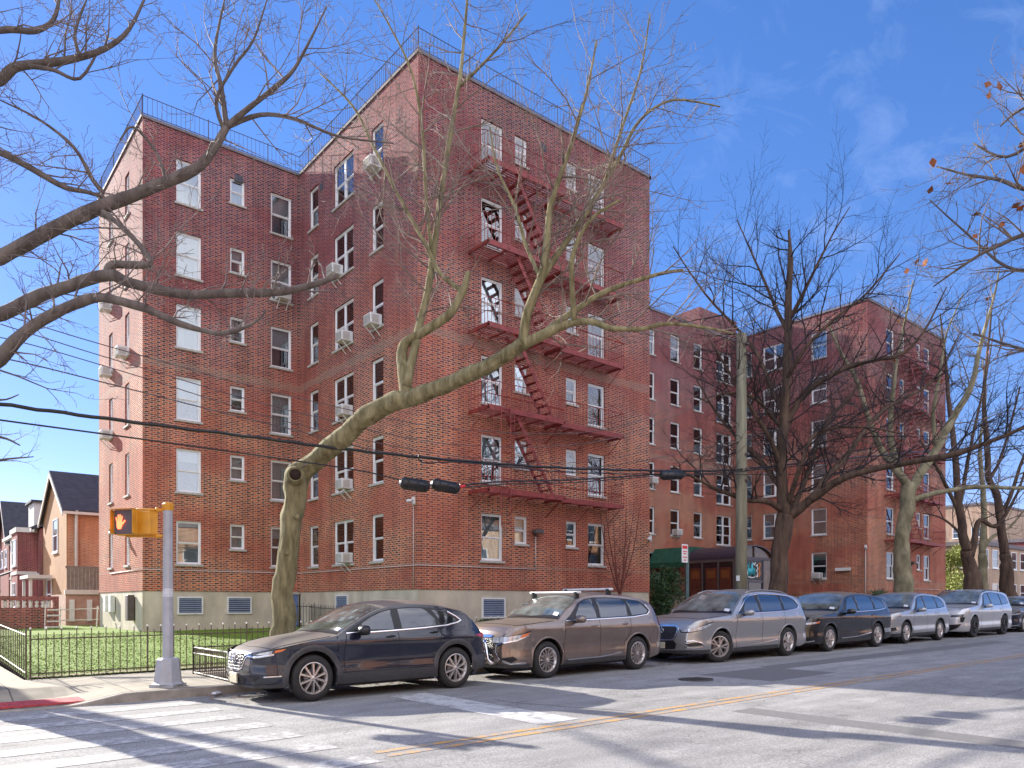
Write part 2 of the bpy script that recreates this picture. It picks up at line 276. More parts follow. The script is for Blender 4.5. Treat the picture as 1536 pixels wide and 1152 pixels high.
# ================================================================ SETTING
def sheet(name, x0, x1, y0, y1, dz, m, nx=1, ny=1, zf=None):
    b = MB()
    for i in range(nx):
        for j in range(ny):
            xa, xb = x0 + (x1 - x0) * i / nx, x0 + (x1 - x0) * (i + 1) / nx; ya, yb = y0 + (y1 - y0) * j / ny, y0 + (y1 - y0) * (j + 1) / ny
            z = zf or (lambda x, y: gz(x) + dz)
            b.quad((xa, ya, z(xa, ya)), (xb, ya, z(xb, ya)), (xb, yb, z(xb, yb)), (xa, yb, z(xa, yb)))
    return tag(b.build(name, m), kind='structure')
def road_mat():
    m = bpy.data.materials.new('worn asphalt'); nt, N, L, P = _nodes(m)
    tc = N.new('ShaderNodeTexCoord')
    def noise(sc, det=6, st=(1, 1, 1), ro=.6):
        mp = N.new('ShaderNodeMapping'); mp.inputs['Scale'].default_value = st; L.new(tc.outputs['Object'], mp.inputs[0])
        n = N.new('ShaderNodeTexNoise'); n.inputs['Scale'].default_value = sc; n.inputs['Detail'].default_value = det; n.inputs['Roughness'].default_value = ro; L.new(mp.outputs[0], n.inputs['Vector']); return n
    a = noise(0.35, 5, (0.25, 1, 1)); b = noise(45, 3, ro=.8); c = noise(2.5, 7, (.5, 1, 1))
    r = N.new('ShaderNodeValToRGB'); r.color_ramp.elements[0].position = .3; r.color_ramp.elements[1].position = .72; r.color_ramp.elements[0].color = (0.24, 0.235, 0.23, 1); r.color_ramp.elements[1].color = (0.38, 0.37, 0.355, 1); L.new(a.outputs[0], r.inputs[0])
    def mul(src, n, lo, hi, f0=.3, f1=.7):
        mr = N.new('ShaderNodeMapRange'); mr.inputs['From Min'].default_value = f0; mr.inputs['From Max'].default_value = f1; mr.inputs['To Min'].default_value = lo; mr.inputs['To Max'].default_value = hi; L.new(n, mr.inputs[0])
        x = N.new('ShaderNodeVectorMath'); x.operation = 'SCALE'; L.new(src, x.inputs[0]); L.new(mr.outputs[0], x.inputs['Scale']); return x.outputs[0]
    s = mul(r.outputs[0], b.outputs[0], .50, 1.50); s = mul(s, c.outputs[0], .82, 1.15)
    ov = N.new('ShaderNodeTexVoronoi'); ov.inputs['Scale'].default_value = 1.1; L.new(tc.outputs['Object'], ov.inputs['Vector']); s = mul(s, ov.outputs['Distance'], .72, 1.0, .03, .16)
    st_ = noise(.9, 8, (.22, 1.6, 1), .7); s = mul(s, st_.outputs[0], .84, 1.08, .35, .62)
    vo = N.new('ShaderNodeTexVoronoi'); vo.feature = 'DISTANCE_TO_EDGE'; vo.inputs['Scale'].default_value = 0.42
    w = N.new('ShaderNodeVectorMath'); w.operation = 'ADD'; n5 = noise(1.2, 5); sc5 = N.new('ShaderNodeVectorMath'); sc5.operation = 'SCALE'; sc5.inputs['Scale'].default_value = 1.6; L.new(n5.outputs['Color'], sc5.inputs[0]); L.new(tc.outputs['Object'], w.inputs[0]); L.new(sc5.outputs[0], w.inputs[1]); L.new(w.outputs[0], vo.inputs['Vector'])
    s = mul(s, vo.outputs['Distance'], .72, 1.0, 0.0, .010)
    L.new(s, P.inputs['Base Color']); P.inputs['Roughness'].default_value = .88; P.inputs['Specular IOR Level'].default_value = .3
    bp = N.new('ShaderNodeBump'); bp.inputs['Strength'].default_value = .35; bp.inputs['Distance'].default_value = .01; L.new(b.outputs[0], bp.inputs['Height']); L.new(bp.outputs[0], P.inputs['Normal'])
    return m
def paint_mat(name, col, under=(0.28, 0.272, 0.265), wear=.5, sc=9):
    m = bpy.data.materials.new(name); nt, N, L, P = _nodes(m); tc = N.new('ShaderNodeTexCoord')
    n = N.new('ShaderNodeTexNoise'); n.inputs['Scale'].default_value = sc; n.inputs['Detail'].default_value = 10; n.inputs['Roughness'].default_value = .72; L.new(tc.outputs['Object'], n.inputs['Vector'])
    r = N.new('ShaderNodeValToRGB'); r.color_ramp.elements[0].position = wear - .07; r.color_ramp.elements[1].position = wear + .07; r.color_ramp.elements[0].color = (*col, 1); r.color_ramp.elements[1].color = (*under, 1)
    L.new(n.outputs[0], r.inputs[0]); L.new(r.outputs[0], P.inputs['Base Color']); P.inputs['Roughness'].default_value = .75; return m
def sidewalk_mat():
    m = bpy.data.materials.new('sidewalk flags'); nt, N, L, P = _nodes(m); tc = N.new('ShaderNodeTexCoord')
    k = N.new('ShaderNodeTexBrick'); k.offset = 0; k.inputs['Scale'].default_value = 1; k.inputs['Brick Width'].default_value = 1.5; k.inputs['Row Height'].default_value = 1.5; k.inputs['Mortar Size'].default_value = .012
    k.inputs['Color1'].default_value = (.38, .335, .255, 1); k.inputs['Color2'].default_value = (.33, .30, .235, 1); k.inputs['Mortar'].default_value = (.14, .12, .1, 1); L.new(tc.outputs['Object'], k.inputs['Vector'])
    n = N.new('ShaderNodeTexNoise'); n.inputs['Scale'].default_value = 3; n.inputs['Detail'].default_value = 9; L.new(tc.outputs['Object'], n.inputs['Vector'])
    mr = N.new('ShaderNodeMapRange'); mr.inputs['From Min'].default_value = .3; mr.inputs['From Max'].default_value = .7; mr.inputs['To Min'].default_value = .8; mr.inputs['To Max'].default_value = 1.15; L.new(n.outputs[0], mr.inputs[0])
    x = N.new('ShaderNodeVectorMath'); x.operation = 'SCALE'; L.new(k.outputs['Color'], x.inputs[0]); L.new(mr.outputs[0], x.inputs['Scale']); L.new(x.outputs[0], P.inputs['Base Color']); P.inputs['Roughness'].default_value = .9; return m
M['road'] = road_mat(); M['paint'] = paint_mat('worn white road paint', (.52, .52, .505), wear=.48); M['yellow'] = paint_mat('worn yellow road paint', (.56, .31, .10), wear=.50, sc=7)
M['paint2'] = paint_mat('new white stop bar', (.55, .545, .53), wear=.55, sc=5)
M['walk'] = sidewalk_mat(); M['kerb'] = mat('steel faced kerb', (.30, .27, .23), .85, var=.25, scale=4, bump=.2)
M['ground'] = mat('bare city ground', (.16, .14, .11), .95, var=.3, scale=.4)
M['tactile'] = mat('red tactile paving', (.42, .06, .07), .8, var=.2, scale=6)
M['soil'] = mat('tree pit soil', (.07, .05, .035), .95, var=.4, scale=8, bump=.6)
M['lawn'] = mat('lawn turf', (.12, .20, .012), .95, col2=(.16, .25, .02), scale=1.3, bump=.5, bscale=50, detail=9)
M['patch'] = mat('asphalt patch', (.17, .166, .164), .9, var=.12, scale=20, bump=.3, bscale=70)

sheet('ground', -1500, 1800, -1500, 1800, -0.35, M['ground'])
KY = 13.05      # kerb line of the near pavement
b = MB()
def flat(x0, x1, y0, y1, dz, mi=0, nx=1):
    for i in range(nx):
        xa, xb = x0 + (x1 - x0) * i / nx, x0 + (x1 - x0) * (i + 1) / nx
        b.quad((xa, y0, gz(xa) + dz), (xb, y0, gz(xb) + dz), (xb, y1, gz(xb) + dz), (xa, y1, gz(xa) + dz), mi)
flat(-260, 900, 0.3, 13.4, 0.0); flat(-10.5, -1.2, 13.4, 400, 0.0)
flat(-10.5, -1.2, -300, 0.3, 0.0)
tag(b.build('road', M['road']), kind='structure')
# utility cuts in the carriageway
b = MB()
for (x0, x1, y0, y1) in ((12.9, 15.4, 7.9, 9.6), (15.4, 30.0, 9.1, 9.8), (9.1, 9.6, 1.0, 6.2)): flat(x0, x1, y0, y1, .0015)
tag(b.build('asphalt_patches', M['patch']), kind='structure')
b = MB(); rs_ = random.Random(8)
for (xa, ya, dx_, dy_, n_) in ((16, 10.4, .35, .0, 50), (7.4, 9.4, .05, -.24, 10), (13.5, 4.4, .30, .01, 40)):
    x_, y_ = xa, ya
    for i in range(n_):
        x2, y2 = x_ + dx_ + rs_.uniform(-.06, .06), y_ + dy_ + rs_.uniform(-.06, .06); l_ = math.hypot(x2 - x_, y2 - y_); ox, oy = -(y2 - y_) / l_ * .012, (x2 - x_) / l_ * .012
        b.quad((x_ - ox, y_ - oy, gz(x_) + .0028), (x2 - ox, y2 - oy, gz(x2) + .0028), (x2 + ox, y2 + oy, gz(x2) + .0028), (x_ + ox, y_ + oy, gz(x_) + .0028)); x_, y_ = x2, y2
tag(b.build('tar_seams', mat('crack sealing tar', (.12, .117, .115), .6, var=.3, scale=10)), kind='structure')
b = MB()
def strip(x0, x1, y0, y1, mi=0): flat(x0, x1, y0, y1, .004, mi)
for i in range(13): strip(-0.2, 3.74, 1.23 + .92 * i - .21, 1.23 + .92 * i + .21, 0)
strip(6.35, 7.05, 7.15, 10.9, 2)
for s in (-.11, .11): strip(3.9, 700, 6.86 + s - .055, 6.86 + s + .055, 1)
tag(b.build('road_markings', [M['paint'], M['yellow'], M['paint2']]), kind='structure')
# kerb and pavement, with the corner turning into the side street and a dropped ramp
def corner(off):   # outline of kerb: along X then round the corner up the side street
    pts = [(700, KY + off), (60, KY + off)] + [(x, KY + off) for x in (20, 8, 4.5)]
    cx, cy, r = 1.9, KY + 3.2, 3.2 - off
    for i in range(13): a = R(-90 - 90 * i / 12); pts.append((cx + r * math.cos(a) , cy + r * math.sin(a)))
    pts.append((cx - r, 60)); pts.append((cx - r, 400)); return pts
def ramp(x, y):    # dropped kerb in front of the crossing
    d = max(abs(x - 1.15) - 1.0, 0); return max(0.0, 1 - d / .7) if y < KY + 1.6 else 0
kb = MB(); A = corner(0); B = corner(.16)
def kz(x, y): return gz(x) + .15 - .13 * ramp(x, y)
AA, BB = [], []
for i in range(len(A) - 1):
    n = 14 if abs(A[i][0] - A[i + 1][0]) < 5 else 1
    for j in range(n): t = j / n; AA.append((A[i][0] * (1 - t) + A[i + 1][0] * t, A[i][1] * (1 - t) + A[i + 1][1] * t)); BB.append((B[i][0] * (1 - t) + B[i + 1][0] * t, B[i][1] * (1 - t) + B[i + 1][1] * t))
for i in range(len(AA) - 1):
    a0, a1, b0, b1 = AA[i], AA[i + 1], BB[i], BB[i + 1]
    kb.quad((*a0, gz(a0[0]) - .05), (*a1, gz(a1[0]) - .05), (*a1, kz(*a1) - .012), (*a0, kz(*a0) - .012))
    kb.quad((*a0, kz(*a0) - .012), (*a1, kz(*a1) - .012), ((a1[0] * .9 + b1[0] * .1), (a1[1] * .9 + b1[1] * .1), kz(*a1)), ((a0[0] * .9 + b0[0] * .1), (a0[1] * .9 + b0[1] * .1), kz(*a0)))
    kb.quad(((a0[0] * .9 + b0[0] * .1), (a0[1] * .9 + b0[1] * .1), kz(*a0)), ((a1[0] * .9 + b1[0] * .1), (a1[1] * .9 + b1[1] * .1), kz(*a1)), (*b1, kz(*b1)), (*b0, kz(*b0)))
tag(kb.build('kerb', M['kerb']), kind='structure')
def lz(x, y): return gz(x) + .16 + max(0, min(1, (y - 16.2) / 13.5)) * .29
WY = 16.5
sw = MB()
BB2 = [p for p in BB if p[1] < KY + 3.4]
# pavement strip: from kerb back edge to the lawn fence line, subdivided for the ramp
for i in range(len(BB2) - 1):
    a, c = BB2[i], BB2[i + 1]
    if a[0] > 1.9 + 1e-6 or c[0] > 1.9:
        ta, tcn = (a[0], WY), (c[0], WY)
    else: ta, tcn = (1.9, WY), (1.9, WY)
    n = 6
    for j in range(n):
        def lp(p, q, t): return (p[0] * (1 - t) + q[0] * t, p[1] * (1 - t) + q[1] * t)
        q = [lp(a, ta, j / n), lp(c, tcn, j / n), lp(c, tcn, (j + 1) / n), lp(a, ta, (j + 1) / n)]
        sw.quad(*[(x, y, kz(x, y) + .003) for x, y in q])
sw.quad((-1.14, KY + 3.2, gz(0) + .153), (1.9, KY + 3.2, gz(1.9) + .153), (1.9, 400, gz(1.9) + .153), (-1.14, 400, gz(0) + .153))
sw.quad((-260, -3.2, gz(-260) + .15), (900, -3.2, gz(900) + .15), (900, .3, gz(900) + .15), (-260, .3, gz(-260) + .15)); sw.quad((-260, .3, gz(-260) + .15), (900, .3, gz(900) + .15), (900, .3, gz(900) - .05), (-260, .3, gz(-260) - .05))
tag(sw.build('sidewalk', M['walk']), kind='structure')
tp = MB()
for i in range(12):
    x = .35 + i * .17
    tp.box(x, x + .165, KY + .22, KY + .86, gz(x) + .03, gz(x) + .06 + .02 * 0)
for i in range(24):
    for j in range(8): tp.box(.37 + i * .085, .40 + i * .085, KY + .25 + j * .078, KY + .28 + j * .078, gz(1) + .055, gz(1) + .066)
tag(tp.build('tactile_paving', M['tactile']), kind='structure')
# lawn and forecourt
sheet('lawn', 1.95, 13.5, WY, 45, 0, M['lawn'], 12, 30, lambda x, y: lz(x, y) + .02 * mnoise.noise(Vector((x * .6, y * .6, 0))))
sheet('planting_bed', 13.5, 32.0, WY, 30.8, 0, M['soil'], 10, 10, lambda x, y: lz(x, y) + .01)
sheet('courtyard_path', 32.0, 42.4, WY, 30.8, 0, M['walk'], 2, 2, lambda x, y: lz(x, y) + .015)
sheet('far_bed', 42.4, 90.0, WY, 30.8, 0, M['soil'], 4, 2, lambda x, y: lz(x, y) + .01)
le = MB()
for i in range(90):
    xa, xb = 2.0 + i * .125, 2.0 + (i + 1) * .125; w0_, w1_ = [.16 + .16 * abs(mnoise.noise(Vector((x * 1.3, 0, 5)))) + .08 * abs(mnoise.noise(Vector((x * 6, 0, 9)))) for x in (xa, xb)]
    le.quad((xa, WY, lz(xa, WY) + .03), (xb, WY, lz(xb, WY) + .03), (xb, WY + w1_, lz(xb, WY) + .034), (xa, WY + w0_, lz(xa, WY) + .034))
tag(le.build('bare_soil_edge', mat('dry soil', (.26, .20, .12), .95, var=.35, scale=7)), kind='structure')
random.seed(5)
g = MB()
for i in range(30000):
    x = random.uniform(1.98, 13.3); y = WY + .05 + (random.random() ** 1.25) * 14.0
    h = random.uniform(.012, .026); a = random.uniform(0, 6.28); w = .008 + y * .0004; dx, dy = math.cos(a) * w, math.sin(a) * w; lx, ly = random.uniform(-.03, .03), random.uniform(-.03, .03); z = lz(x, y)
    g.add([(x - dx, y - dy, z), (x + dx, y + dy, z), (x + lx, y + ly, z + h)], [(0, 1, 2)], random.randrange(3))
tag(g.build('grass', [mat('grass blade', (.13, .22, .014), .8), mat('grass blade light', (.16, .25, .02), .8), mat('grass blade dry', (.21, .24, .04), .8)]), 'short bright green lawn grass behind the iron fence', 'grass', kind='stuff')
# ================================================================ APARTMENT BUILDING
ROOF = 19.85; BASE = 2.05
bld = empty('apartment_building', (13.5, 21.26, .4), 0, 'six storey red brick apartment building with white windows and red fire escapes', 'building')
def part(mb, name, mats, parent=None, label=None):
    o = mb.build(name, mats, parent or bld, label)
    if (parent or bld) == bld: o.matrix_parent_inverse = Matrix.Translation((-13.5, -21.26, -.4))
    return o
def P3(axis, c, u, z, o):      # point on a wall plane; o = distance outward
    s = -1
    if axis == 'Y': return (u, c + s * o, z)
    return (c + s * o, u, z)
def fill(mb, axis, c, u0, u1, z0, z1, holes, mi=0, depth=.13, rmi=0):
    us = sorted({u0, u1, *[h[0] for h in holes], *[h[1] for h in holes]}); zs = sorted({z0, z1, *[h[2] for h in holes], *[h[3] for h in holes]})
    us = [u for u in us if u0 <= u <= u1]; zs = [z for z in zs if z0 <= z <= z1]
    for i in range(len(us) - 1):
        for j in range(len(zs) - 1):
            cu, cz = (us[i] + us[i + 1]) / 2, (zs[j] + zs[j + 1]) / 2
            if any(h[0] < cu < h[1] and h[2] < cz < h[3] for h in holes): continue
            mb.quad(P3(axis, c, us[i], zs[j], 0), P3(axis, c, us[i + 1], zs[j], 0), P3(axis, c, us[i + 1], zs[j + 1], 0), P3(axis, c, us[i], zs[j + 1], 0), mi)
    for (a, b_, lo, hi) in holes:
        q = [(a, lo), (b_, lo), (b_, hi), (a, hi)]
        for k in range(4):
            p, r = q[k], q[(k + 1) % 4]; mb.quad(P3(axis, c, *p, 0), P3(axis, c, *r, 0), P3(axis, c, *r, -depth), P3(axis, c, *p, -depth), rmi)
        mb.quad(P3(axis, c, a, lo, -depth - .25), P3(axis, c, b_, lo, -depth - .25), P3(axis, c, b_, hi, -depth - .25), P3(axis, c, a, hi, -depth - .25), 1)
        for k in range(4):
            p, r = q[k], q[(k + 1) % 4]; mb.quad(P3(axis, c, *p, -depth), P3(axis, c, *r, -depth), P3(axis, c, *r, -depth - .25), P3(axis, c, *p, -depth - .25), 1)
PITCH = 2.8
def rows(u0, u1, lo, hi, ks=range(6)): return [(u0, u1, lo + PITCH * k, hi + PITCH * k, k) for k in ks]
# each facade: axis, plane, u range, window columns
S, H, SS = 3.10, 4.78, 3.77
FAC = [
 ('Y', 21.26, 13.5, 25.2, rows(16.12, 17.10, S, H) + rows(17.66, 18.27, SS, H) + rows(20.25, 20.84, SS, H) + rows(21.46, 22.42, S, H), 'main'),
 ('Y', 30.70, 7.3, 13.5, rows(8.50, 9.44, S, H) + rows(10.56, 11.16, SS, H) + rows(12.25, 13.15, S, H), 'left'),
 ('X', 13.5, 21.26, 30.70, rows(23.57, 24.43, S, H) + rows(25.80, 27.45, S, H) + rows(28.85, 29.70, S, H), 'side'),
 ('X', 7.3, 30.70, 38.4, rows(32.75, 33.45, S, H) + rows(35.65, 36.35, S, H), 'gable'),
 ('Y', 30.70, 25.2, 45.4, rows(35.95, 36.9, S, H) + rows(38.44, 39.36, S, H) + rows(40.84, 41.76, S, H) + rows(43.35, 45.05, 2.75, H, range(1, 6)), 'court'),
 ('X', 45.4, 21.4, 30.70, rows(23.97, 25.0, S, H) + rows(26.75, 28.45, S, H) + rows(29.3, 30.1, S, H, range(1, 6)), 'rside'),
 ('Y', 21.4, 45.4, 57.0, rows(47.9, 49.0, S, H) + rows(49.8, 50.5, SS, H) + rows(52.3, 52.95, SS, H) + rows(53.4, 54.4, S, H), 'rfront'),
]
w = MB(); fd = MB()
WIN = []
for (ax, c, u0, u1, wins, nm) in FAC:
    fill(w, ax, c, u0, u1, BASE, ROOF, [x[:4] for x in wins])
    for x in wins: WIN.append((ax, c, *x, nm))
    if ax == 'Y': fd.quad((u0, c + .03, -.3), (u1, c + .03, -.3), (u1, c + .03, BASE), (u0, c + .03, BASE))
    else: fd.quad((c + .03, u0, -.3), (c + .03, u1, -.3), (c + .03, u1, BASE), (c + .03, u0, BASE))
for (x0, y0, x1, y1) in ((25.2, 21.26, 25.2, 30.7), (57, 21.4, 57, 38.4), (7.3, 38.4, 57, 38.4)):
    w.quad((x0, y0, -.3), (x1, y1, -.3), (x1, y1, ROOF), (x0, y0, ROOF))
for (x0, y0, x1, y1) in ((13.5, 21.26, 25.2, 30.8), (7.3, 30.7, 57, 38.4), (45.4, 21.4, 57, 30.8)):
    w.quad((x0, y0, BASE + .001), (x1, y0, BASE + .001), (x1, y1, BASE + .001), (x0, y1, BASE + .001), 1)
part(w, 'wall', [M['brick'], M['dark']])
part(fd, 'foundation', M['concrete'])
rf = MB()
for (x0, y0, x1, y1) in ((13.5, 21.26, 25.2, 30.7), (7.3, 30.7, 57, 38.4), (45.4, 21.4, 57, 30.7)): rf.quad((x0, y0, ROOF - .25), (x1, y0, ROOF - .25), (x1, y1, ROOF - .25), (x0, y1, ROOF - .25))
# lift / stair house on the roof
rfo = part(rf, 'roof', M['roof'])
bh = MB(); bh.box(43.2, 47.6, 32.0, 36.0, ROOF - .2, 22.1); part(bh, 'stair_bulkhead', M['brick'])
cp = MB()
EDGES = [((13.5, 21.26), (25.2, 21.26)), ((13.5, 21.26), (13.5, 30.7)), ((7.3, 30.7), (13.5, 30.7)), ((7.3, 30.7), (7.3, 38.4)), ((25.2, 21.26), (25.2, 30.7)), ((25.2, 30.7), (45.4, 30.7)), ((45.4, 21.4), (45.4, 30.7)), ((45.4, 21.4), (57, 21.4)), ((57, 21.4), (57, 38.4)), ((7.3, 38.4), (57, 38.4))]
for k, ((x0, y0), (x1, y1)) in enumerate(EDGES):
    e = .003 * (k % 4)
    cp.box(min(x0, x1) - .05 - e, max(x0, x1) + .05 + e, min(y0, y1) - .05 - e, max(y0, y1) + .05 + e, ROOF, ROOF + .10 + e)
part(cp, 'coping', M['coping'])
rr = MB(); RZ = ROOF + .1
for k, ((x0, y0), (x1, y1)) in enumerate(EDGES[:9]):
    # railings sit just inside the parapet line
    l = math.hypot(x1 - x0, y1 - y0); n = int(l / (.15 if k in (0, 1) else .17)); dx, dy = (x1 - x0) / l, (y1 - y0) / l
    a, c2 = Vector((x0, y0, RZ)), Vector((x1, y1, RZ))
    for h in (.08, .74): rr.bar(a + Vector((0, 0, h)), c2 + Vector((0, 0, h)), .017, 4)
    for i in range(n + 1):
        p = a + (c2 - a) * (i / n); post = i % 14 == 0
        rr.bar(p + Vector((0, 0, 0)), p + Vector((0, 0, .80 if post else .74)), .02 if post else .008, 4)
part(rr, 'roof_railing', M['rail'])
# ---- windows
random.seed(11)
def window_mesh(wd, ht, kind):
    """double hung window in local frame: u = x, outward = -y, origin lower left of the opening"""
    f = MB(); t = .055; d = .07
    f.box(0, t, .02, .02 + d, 0, ht); f.box(wd - t, wd, .02, .02 + d, 0, ht); f.box(t, wd - t, .02, .02 + d, ht - t, ht); f.box(t, wd - t, .02, .02 + d, 0, t * .9)
    cells = [(t, wd - t)]
    if kind in ('double', 'stair'): m = wd / 2; f.box(m - .04, m + .04, .022, .02 + d, t, ht - t); cells = [(t, m - .04), (m + .04, wd - t)]
    panes = []
    for (a, c) in cells:
        mids = [t * .9, ht * .49, ht - t] if kind != 'stair' else [t * .9, ht * .34, ht * .66, ht - t]
        for j in range(len(mids) - 1):
            lo, hi = mids[j], mids[j + 1]; yo = .045 + .03 * (1 - j % 2); s = .035
            f.box(a, a + s, yo, yo + .03, lo, hi); f.box(c - s, c, yo, yo + .03, lo, hi); f.box(a + s, c - s, yo, yo + .03, lo, lo + s); f.box(a + s, c - s, yo, yo + .03, hi - s, hi)
            panes.append((a + s, c - s, lo + s, hi - s, yo + .012))
    return f, panes
def drape_mesh(wd, ht, style):
    q = MB(); y = .20
    if style == 0: q.quad((.05, y, .05), (wd - .05, y, .05), (wd - .05, y, ht - .05), (.05, y, ht - .05), 1)      # all blind down
    elif style == 1:
        z = ht * .52; q.quad((.05, y, z), (wd - .05, y, z), (wd - .05, y, ht - .05), (.05, y, ht - .05), 0)
    elif style == 2:
        z = ht * .72; q.quad((.05, y, z), (wd - .05, y, z), (wd - .05, y, ht - .05), (.05, y, ht - .05), 0)
    elif style == 3:                                                                                               # parted curtains
        n = 8
        for s in (0, 1):
            for i in range(n):
                a, c = .04 + (wd * .34) * i / n, .04 + (wd * .34) * (i + 1) / n
                if s: a, c = wd - a, wd - c
                q.quad((a, y + .03 * (i % 2), .04), (c, y + .03 * ((i + 1) % 2), .04), (c, y + .03 * ((i + 1) % 2), ht - .05), (a, y + .03 * (i % 2), ht - .05), 1)
    elif style == 4:
        n = 12
        for i in range(n):
            a, c = .04 + (wd - .08) * i / n, .04 + (wd - .08) * (i + 1) / n
            q.quad((a, y + .04 * (i % 2), .04), (c, y + .04 * ((i + 1) % 2), .04), (c, y + .04 * ((i + 1) % 2), ht - .05), (a, y + .04 * (i % 2), ht - .05), 0)
    return q
cache = {}
def window_meshes(wd, ht, kind, style):
    key = (round(wd, 2), round(ht, 2), kind, style)
    if key in cache: return cache[key]
    f, panes = window_mesh(wd, ht, kind); g = MB(); mn = MB()
    for (a, c, lo, hi, y) in panes: g.box(a, c, y, y + .006, lo, hi)
    s = MB(); s.box(-.06, wd + .06, -.11, .08, -.09, -.002, bev=.01)
    dm = drape_mesh(wd, ht, style)
    cache[key] = (f, g, s, dm); return cache[key]
# the windows that show largest are parts of their own; the 40-odd smallest are one part
def wsize(x): return ('main', 'left', 'side', 'gable', 'court', 'rside', 'rfront').index(x[7])
order = sorted(WIN, key=wsize)
big, small = order[:100], order[100:]
proto = {}
def wframe(x):
    ax, c, u0, u1, lo, hi, k, nm = x
    if ax == 'Y': return Matrix.Translation((u0, c + .045, lo)), u1 - u0, hi - lo
    return Matrix.Translation((c + .045, u1, lo)) @ Matrix.Rotation(R(-90), 4, 'Z'), u1 - u0, hi - lo
def wkind(x):
    wd = x[3] - x[2]
    return 'stair' if x[7] == 'court' and wd > 1.3 else ('double' if wd > 1.3 else 'single')
CUT = {'main': 0}
for x in big:
    mt, wd, ht = wframe(x); kind = wkind(x); style = random.choice((0, 0, 4, 4, 1) if x[7] == 'main' and ht > 1.2 else (0, 1, 1, 0, 4, 3, 4, 1, 2)) if kind != 'stair' else 5
    key = (round(wd, 2), round(ht, 2), kind, style)
    if key not in proto:
        f, g, s, dm = window_meshes(wd, ht, kind, style)
        fo = f.build('window', M['white'], bld); go = g.build('pane', M['glass'], fo); so = s.build('window_sill', M['sill'], fo)
        if dm.f: do = dm.build('window_blind', [M['blind'], M['curtain']], fo)
        proto[key] = fo; o = fo
    else: o = copy_tree(proto[key], bld)
    o.matrix_parent_inverse = Matrix.Translation((-13.5, -21.26, -.4)); o.matrix_basis = mt
sm = MB()
for x in small:
    mt, wd, ht = wframe(x); kind = wkind(x); f, g, s, dm = window_meshes(wd, ht, kind, random.choice((0, 1, 2, 3, 5)))
    for mb, mi in ((f, 0), (g, 1), (s, 2), (dm, 3)):
        sm.add([tuple(mt @ Vector(v)) for v in mb.v], mb.f, mi)
o = part(sm, 'window', [M['white'], M['glass'], M['sill'], M['blind']]); o['kind'] = 'stuff'; o['label'] = 'white framed windows of the far wing'
# ---- fire escapes
def fire_escape(x0, yw, ks=range(1, 6), flip=False):
    """x0 = left end of the platforms; yw = wall plane"""
    root = None; allr = MB(); z0 = 2.62
    plats = []; stairs = []
    for k in ks:
        z = z0 + PITCH * k + .02; pm = MB()
        secs = ((x0, x0 + 3.6, 1.12, 0.0), (x0 + 3.6, x0 + 7.1, .84, -.01))
        for (a, c, dp, dz) in secs:
            # channel edge beams and slat deck
            pm.box(a, c, yw - dp, yw - dp + .03, z - .09 + dz, z + .09 + dz); pm.box(a, a + .03, yw - dp, yw, z - .06 + dz, z + .06 + dz); pm.box(c - .03, c, yw - dp, yw, z - .061 + dz, z + .061 + dz)
            for i in range(1, 9): yy = yw - dp + dp * i / 9; pm.box(a, c, yy - .018, yy + .018, z + dz + .01, z + dz + .03)
            nb = 4
            for i in range(nb + 1):
                xx = a + .05 + (c - a - .1) * i / nb
                pm.box(xx - .02, xx + .02, yw - dp, yw, z - .05 + dz, z + .008 + dz)
                if i % 2 == 0: pm.bar((xx, yw - dp + .1, z - .05), (xx, yw - .02, z - .62), .018)
            # rail
            for h in (.45, .92): allr.bar((a, yw - dp + .015, z + h), (c, yw - dp + .015, z + h), .016)
            n = int((c - a) / .17)
            for i in range(n + 1): xx = a + (c - a) * i / n; allr.bar((xx, yw - dp + .015, z), (xx, yw - dp + .015, z + .92), .0125)
        for (xx, dp) in ((x0, 1.12), (x0 + 7.1, .84)):
            for h in (.45, .92): allr.bar((xx, yw - dp, z + h), (xx, yw - .02, z + h), .013)
            for i in range(5): yy = yw - dp * (i + 1) / 6; allr.bar((xx, yy, z), (xx, yy, z + .92), .0125)
            allr.bar((xx - .0, yw, z + 1.5), (xx, yw - dp, z + .92), .012)
        plats.append(pm)
        if k < 5:
            st = MB(); xa, xb = x0 + 3.15, x0 + 1.35; zb, zt = z + .02, z + PITCH
            for yy in (yw - .98, yw - .46):
                d = Vector((xb - xa, 0, zt - zb)).normalized(); n_ = Vector((d.z, 0, -d.x)) * .07
                p, q = Vector((xa, yy, zb)), Vector((xb, yy, zt)); st.poly([p - n_, q - n_, q + n_, p + n_], (0, .018, 0))
                st.bar(p + Vector((.35, 0, .75)), q + Vector((.35, 0, .75)), .012)
                for t in (.1, .5, .9): c_ = p.lerp(q, t); st.bar(c_, c_ + Vector((.35, 0, .75)), .01)
            for i in range(1, 11):
                t = i / 11; xx, zz = xa + (xb - xa) * t, zb + (zt - zb) * t; st.box(xx - .09, xx + .09, yw - .98, yw - .46, zz - .012, zz + .012)
            stairs.append(st)
    root = part(allr, 'fire_escape', M['rust'])
    for pm in plats: pm.build('platform', M['rust'], root)
    for st in stairs: st.build('stair', M['rust'], root)
    ld = MB(); lx = x0 + .55; ly = yw - 1.16
    for xx in (lx, lx + .42): ld.bar((xx, ly, 4.2), (xx, ly, 8.9), .017)
    for i in range(15): zz = 4.35 + i * .3; ld.bar((lx, ly, zz), (lx + .42, ly, zz), .011)
    for xx in (lx - .3, lx + .62): ld.bar((xx, ly + .04, 5.45), (xx, ly + .04, 8.2), .012)
    ld.build('drop_ladder', M['rust'], root)
    return root
fire_escape(15.55, 21.26)
fire_escape(47.6, 21.4)
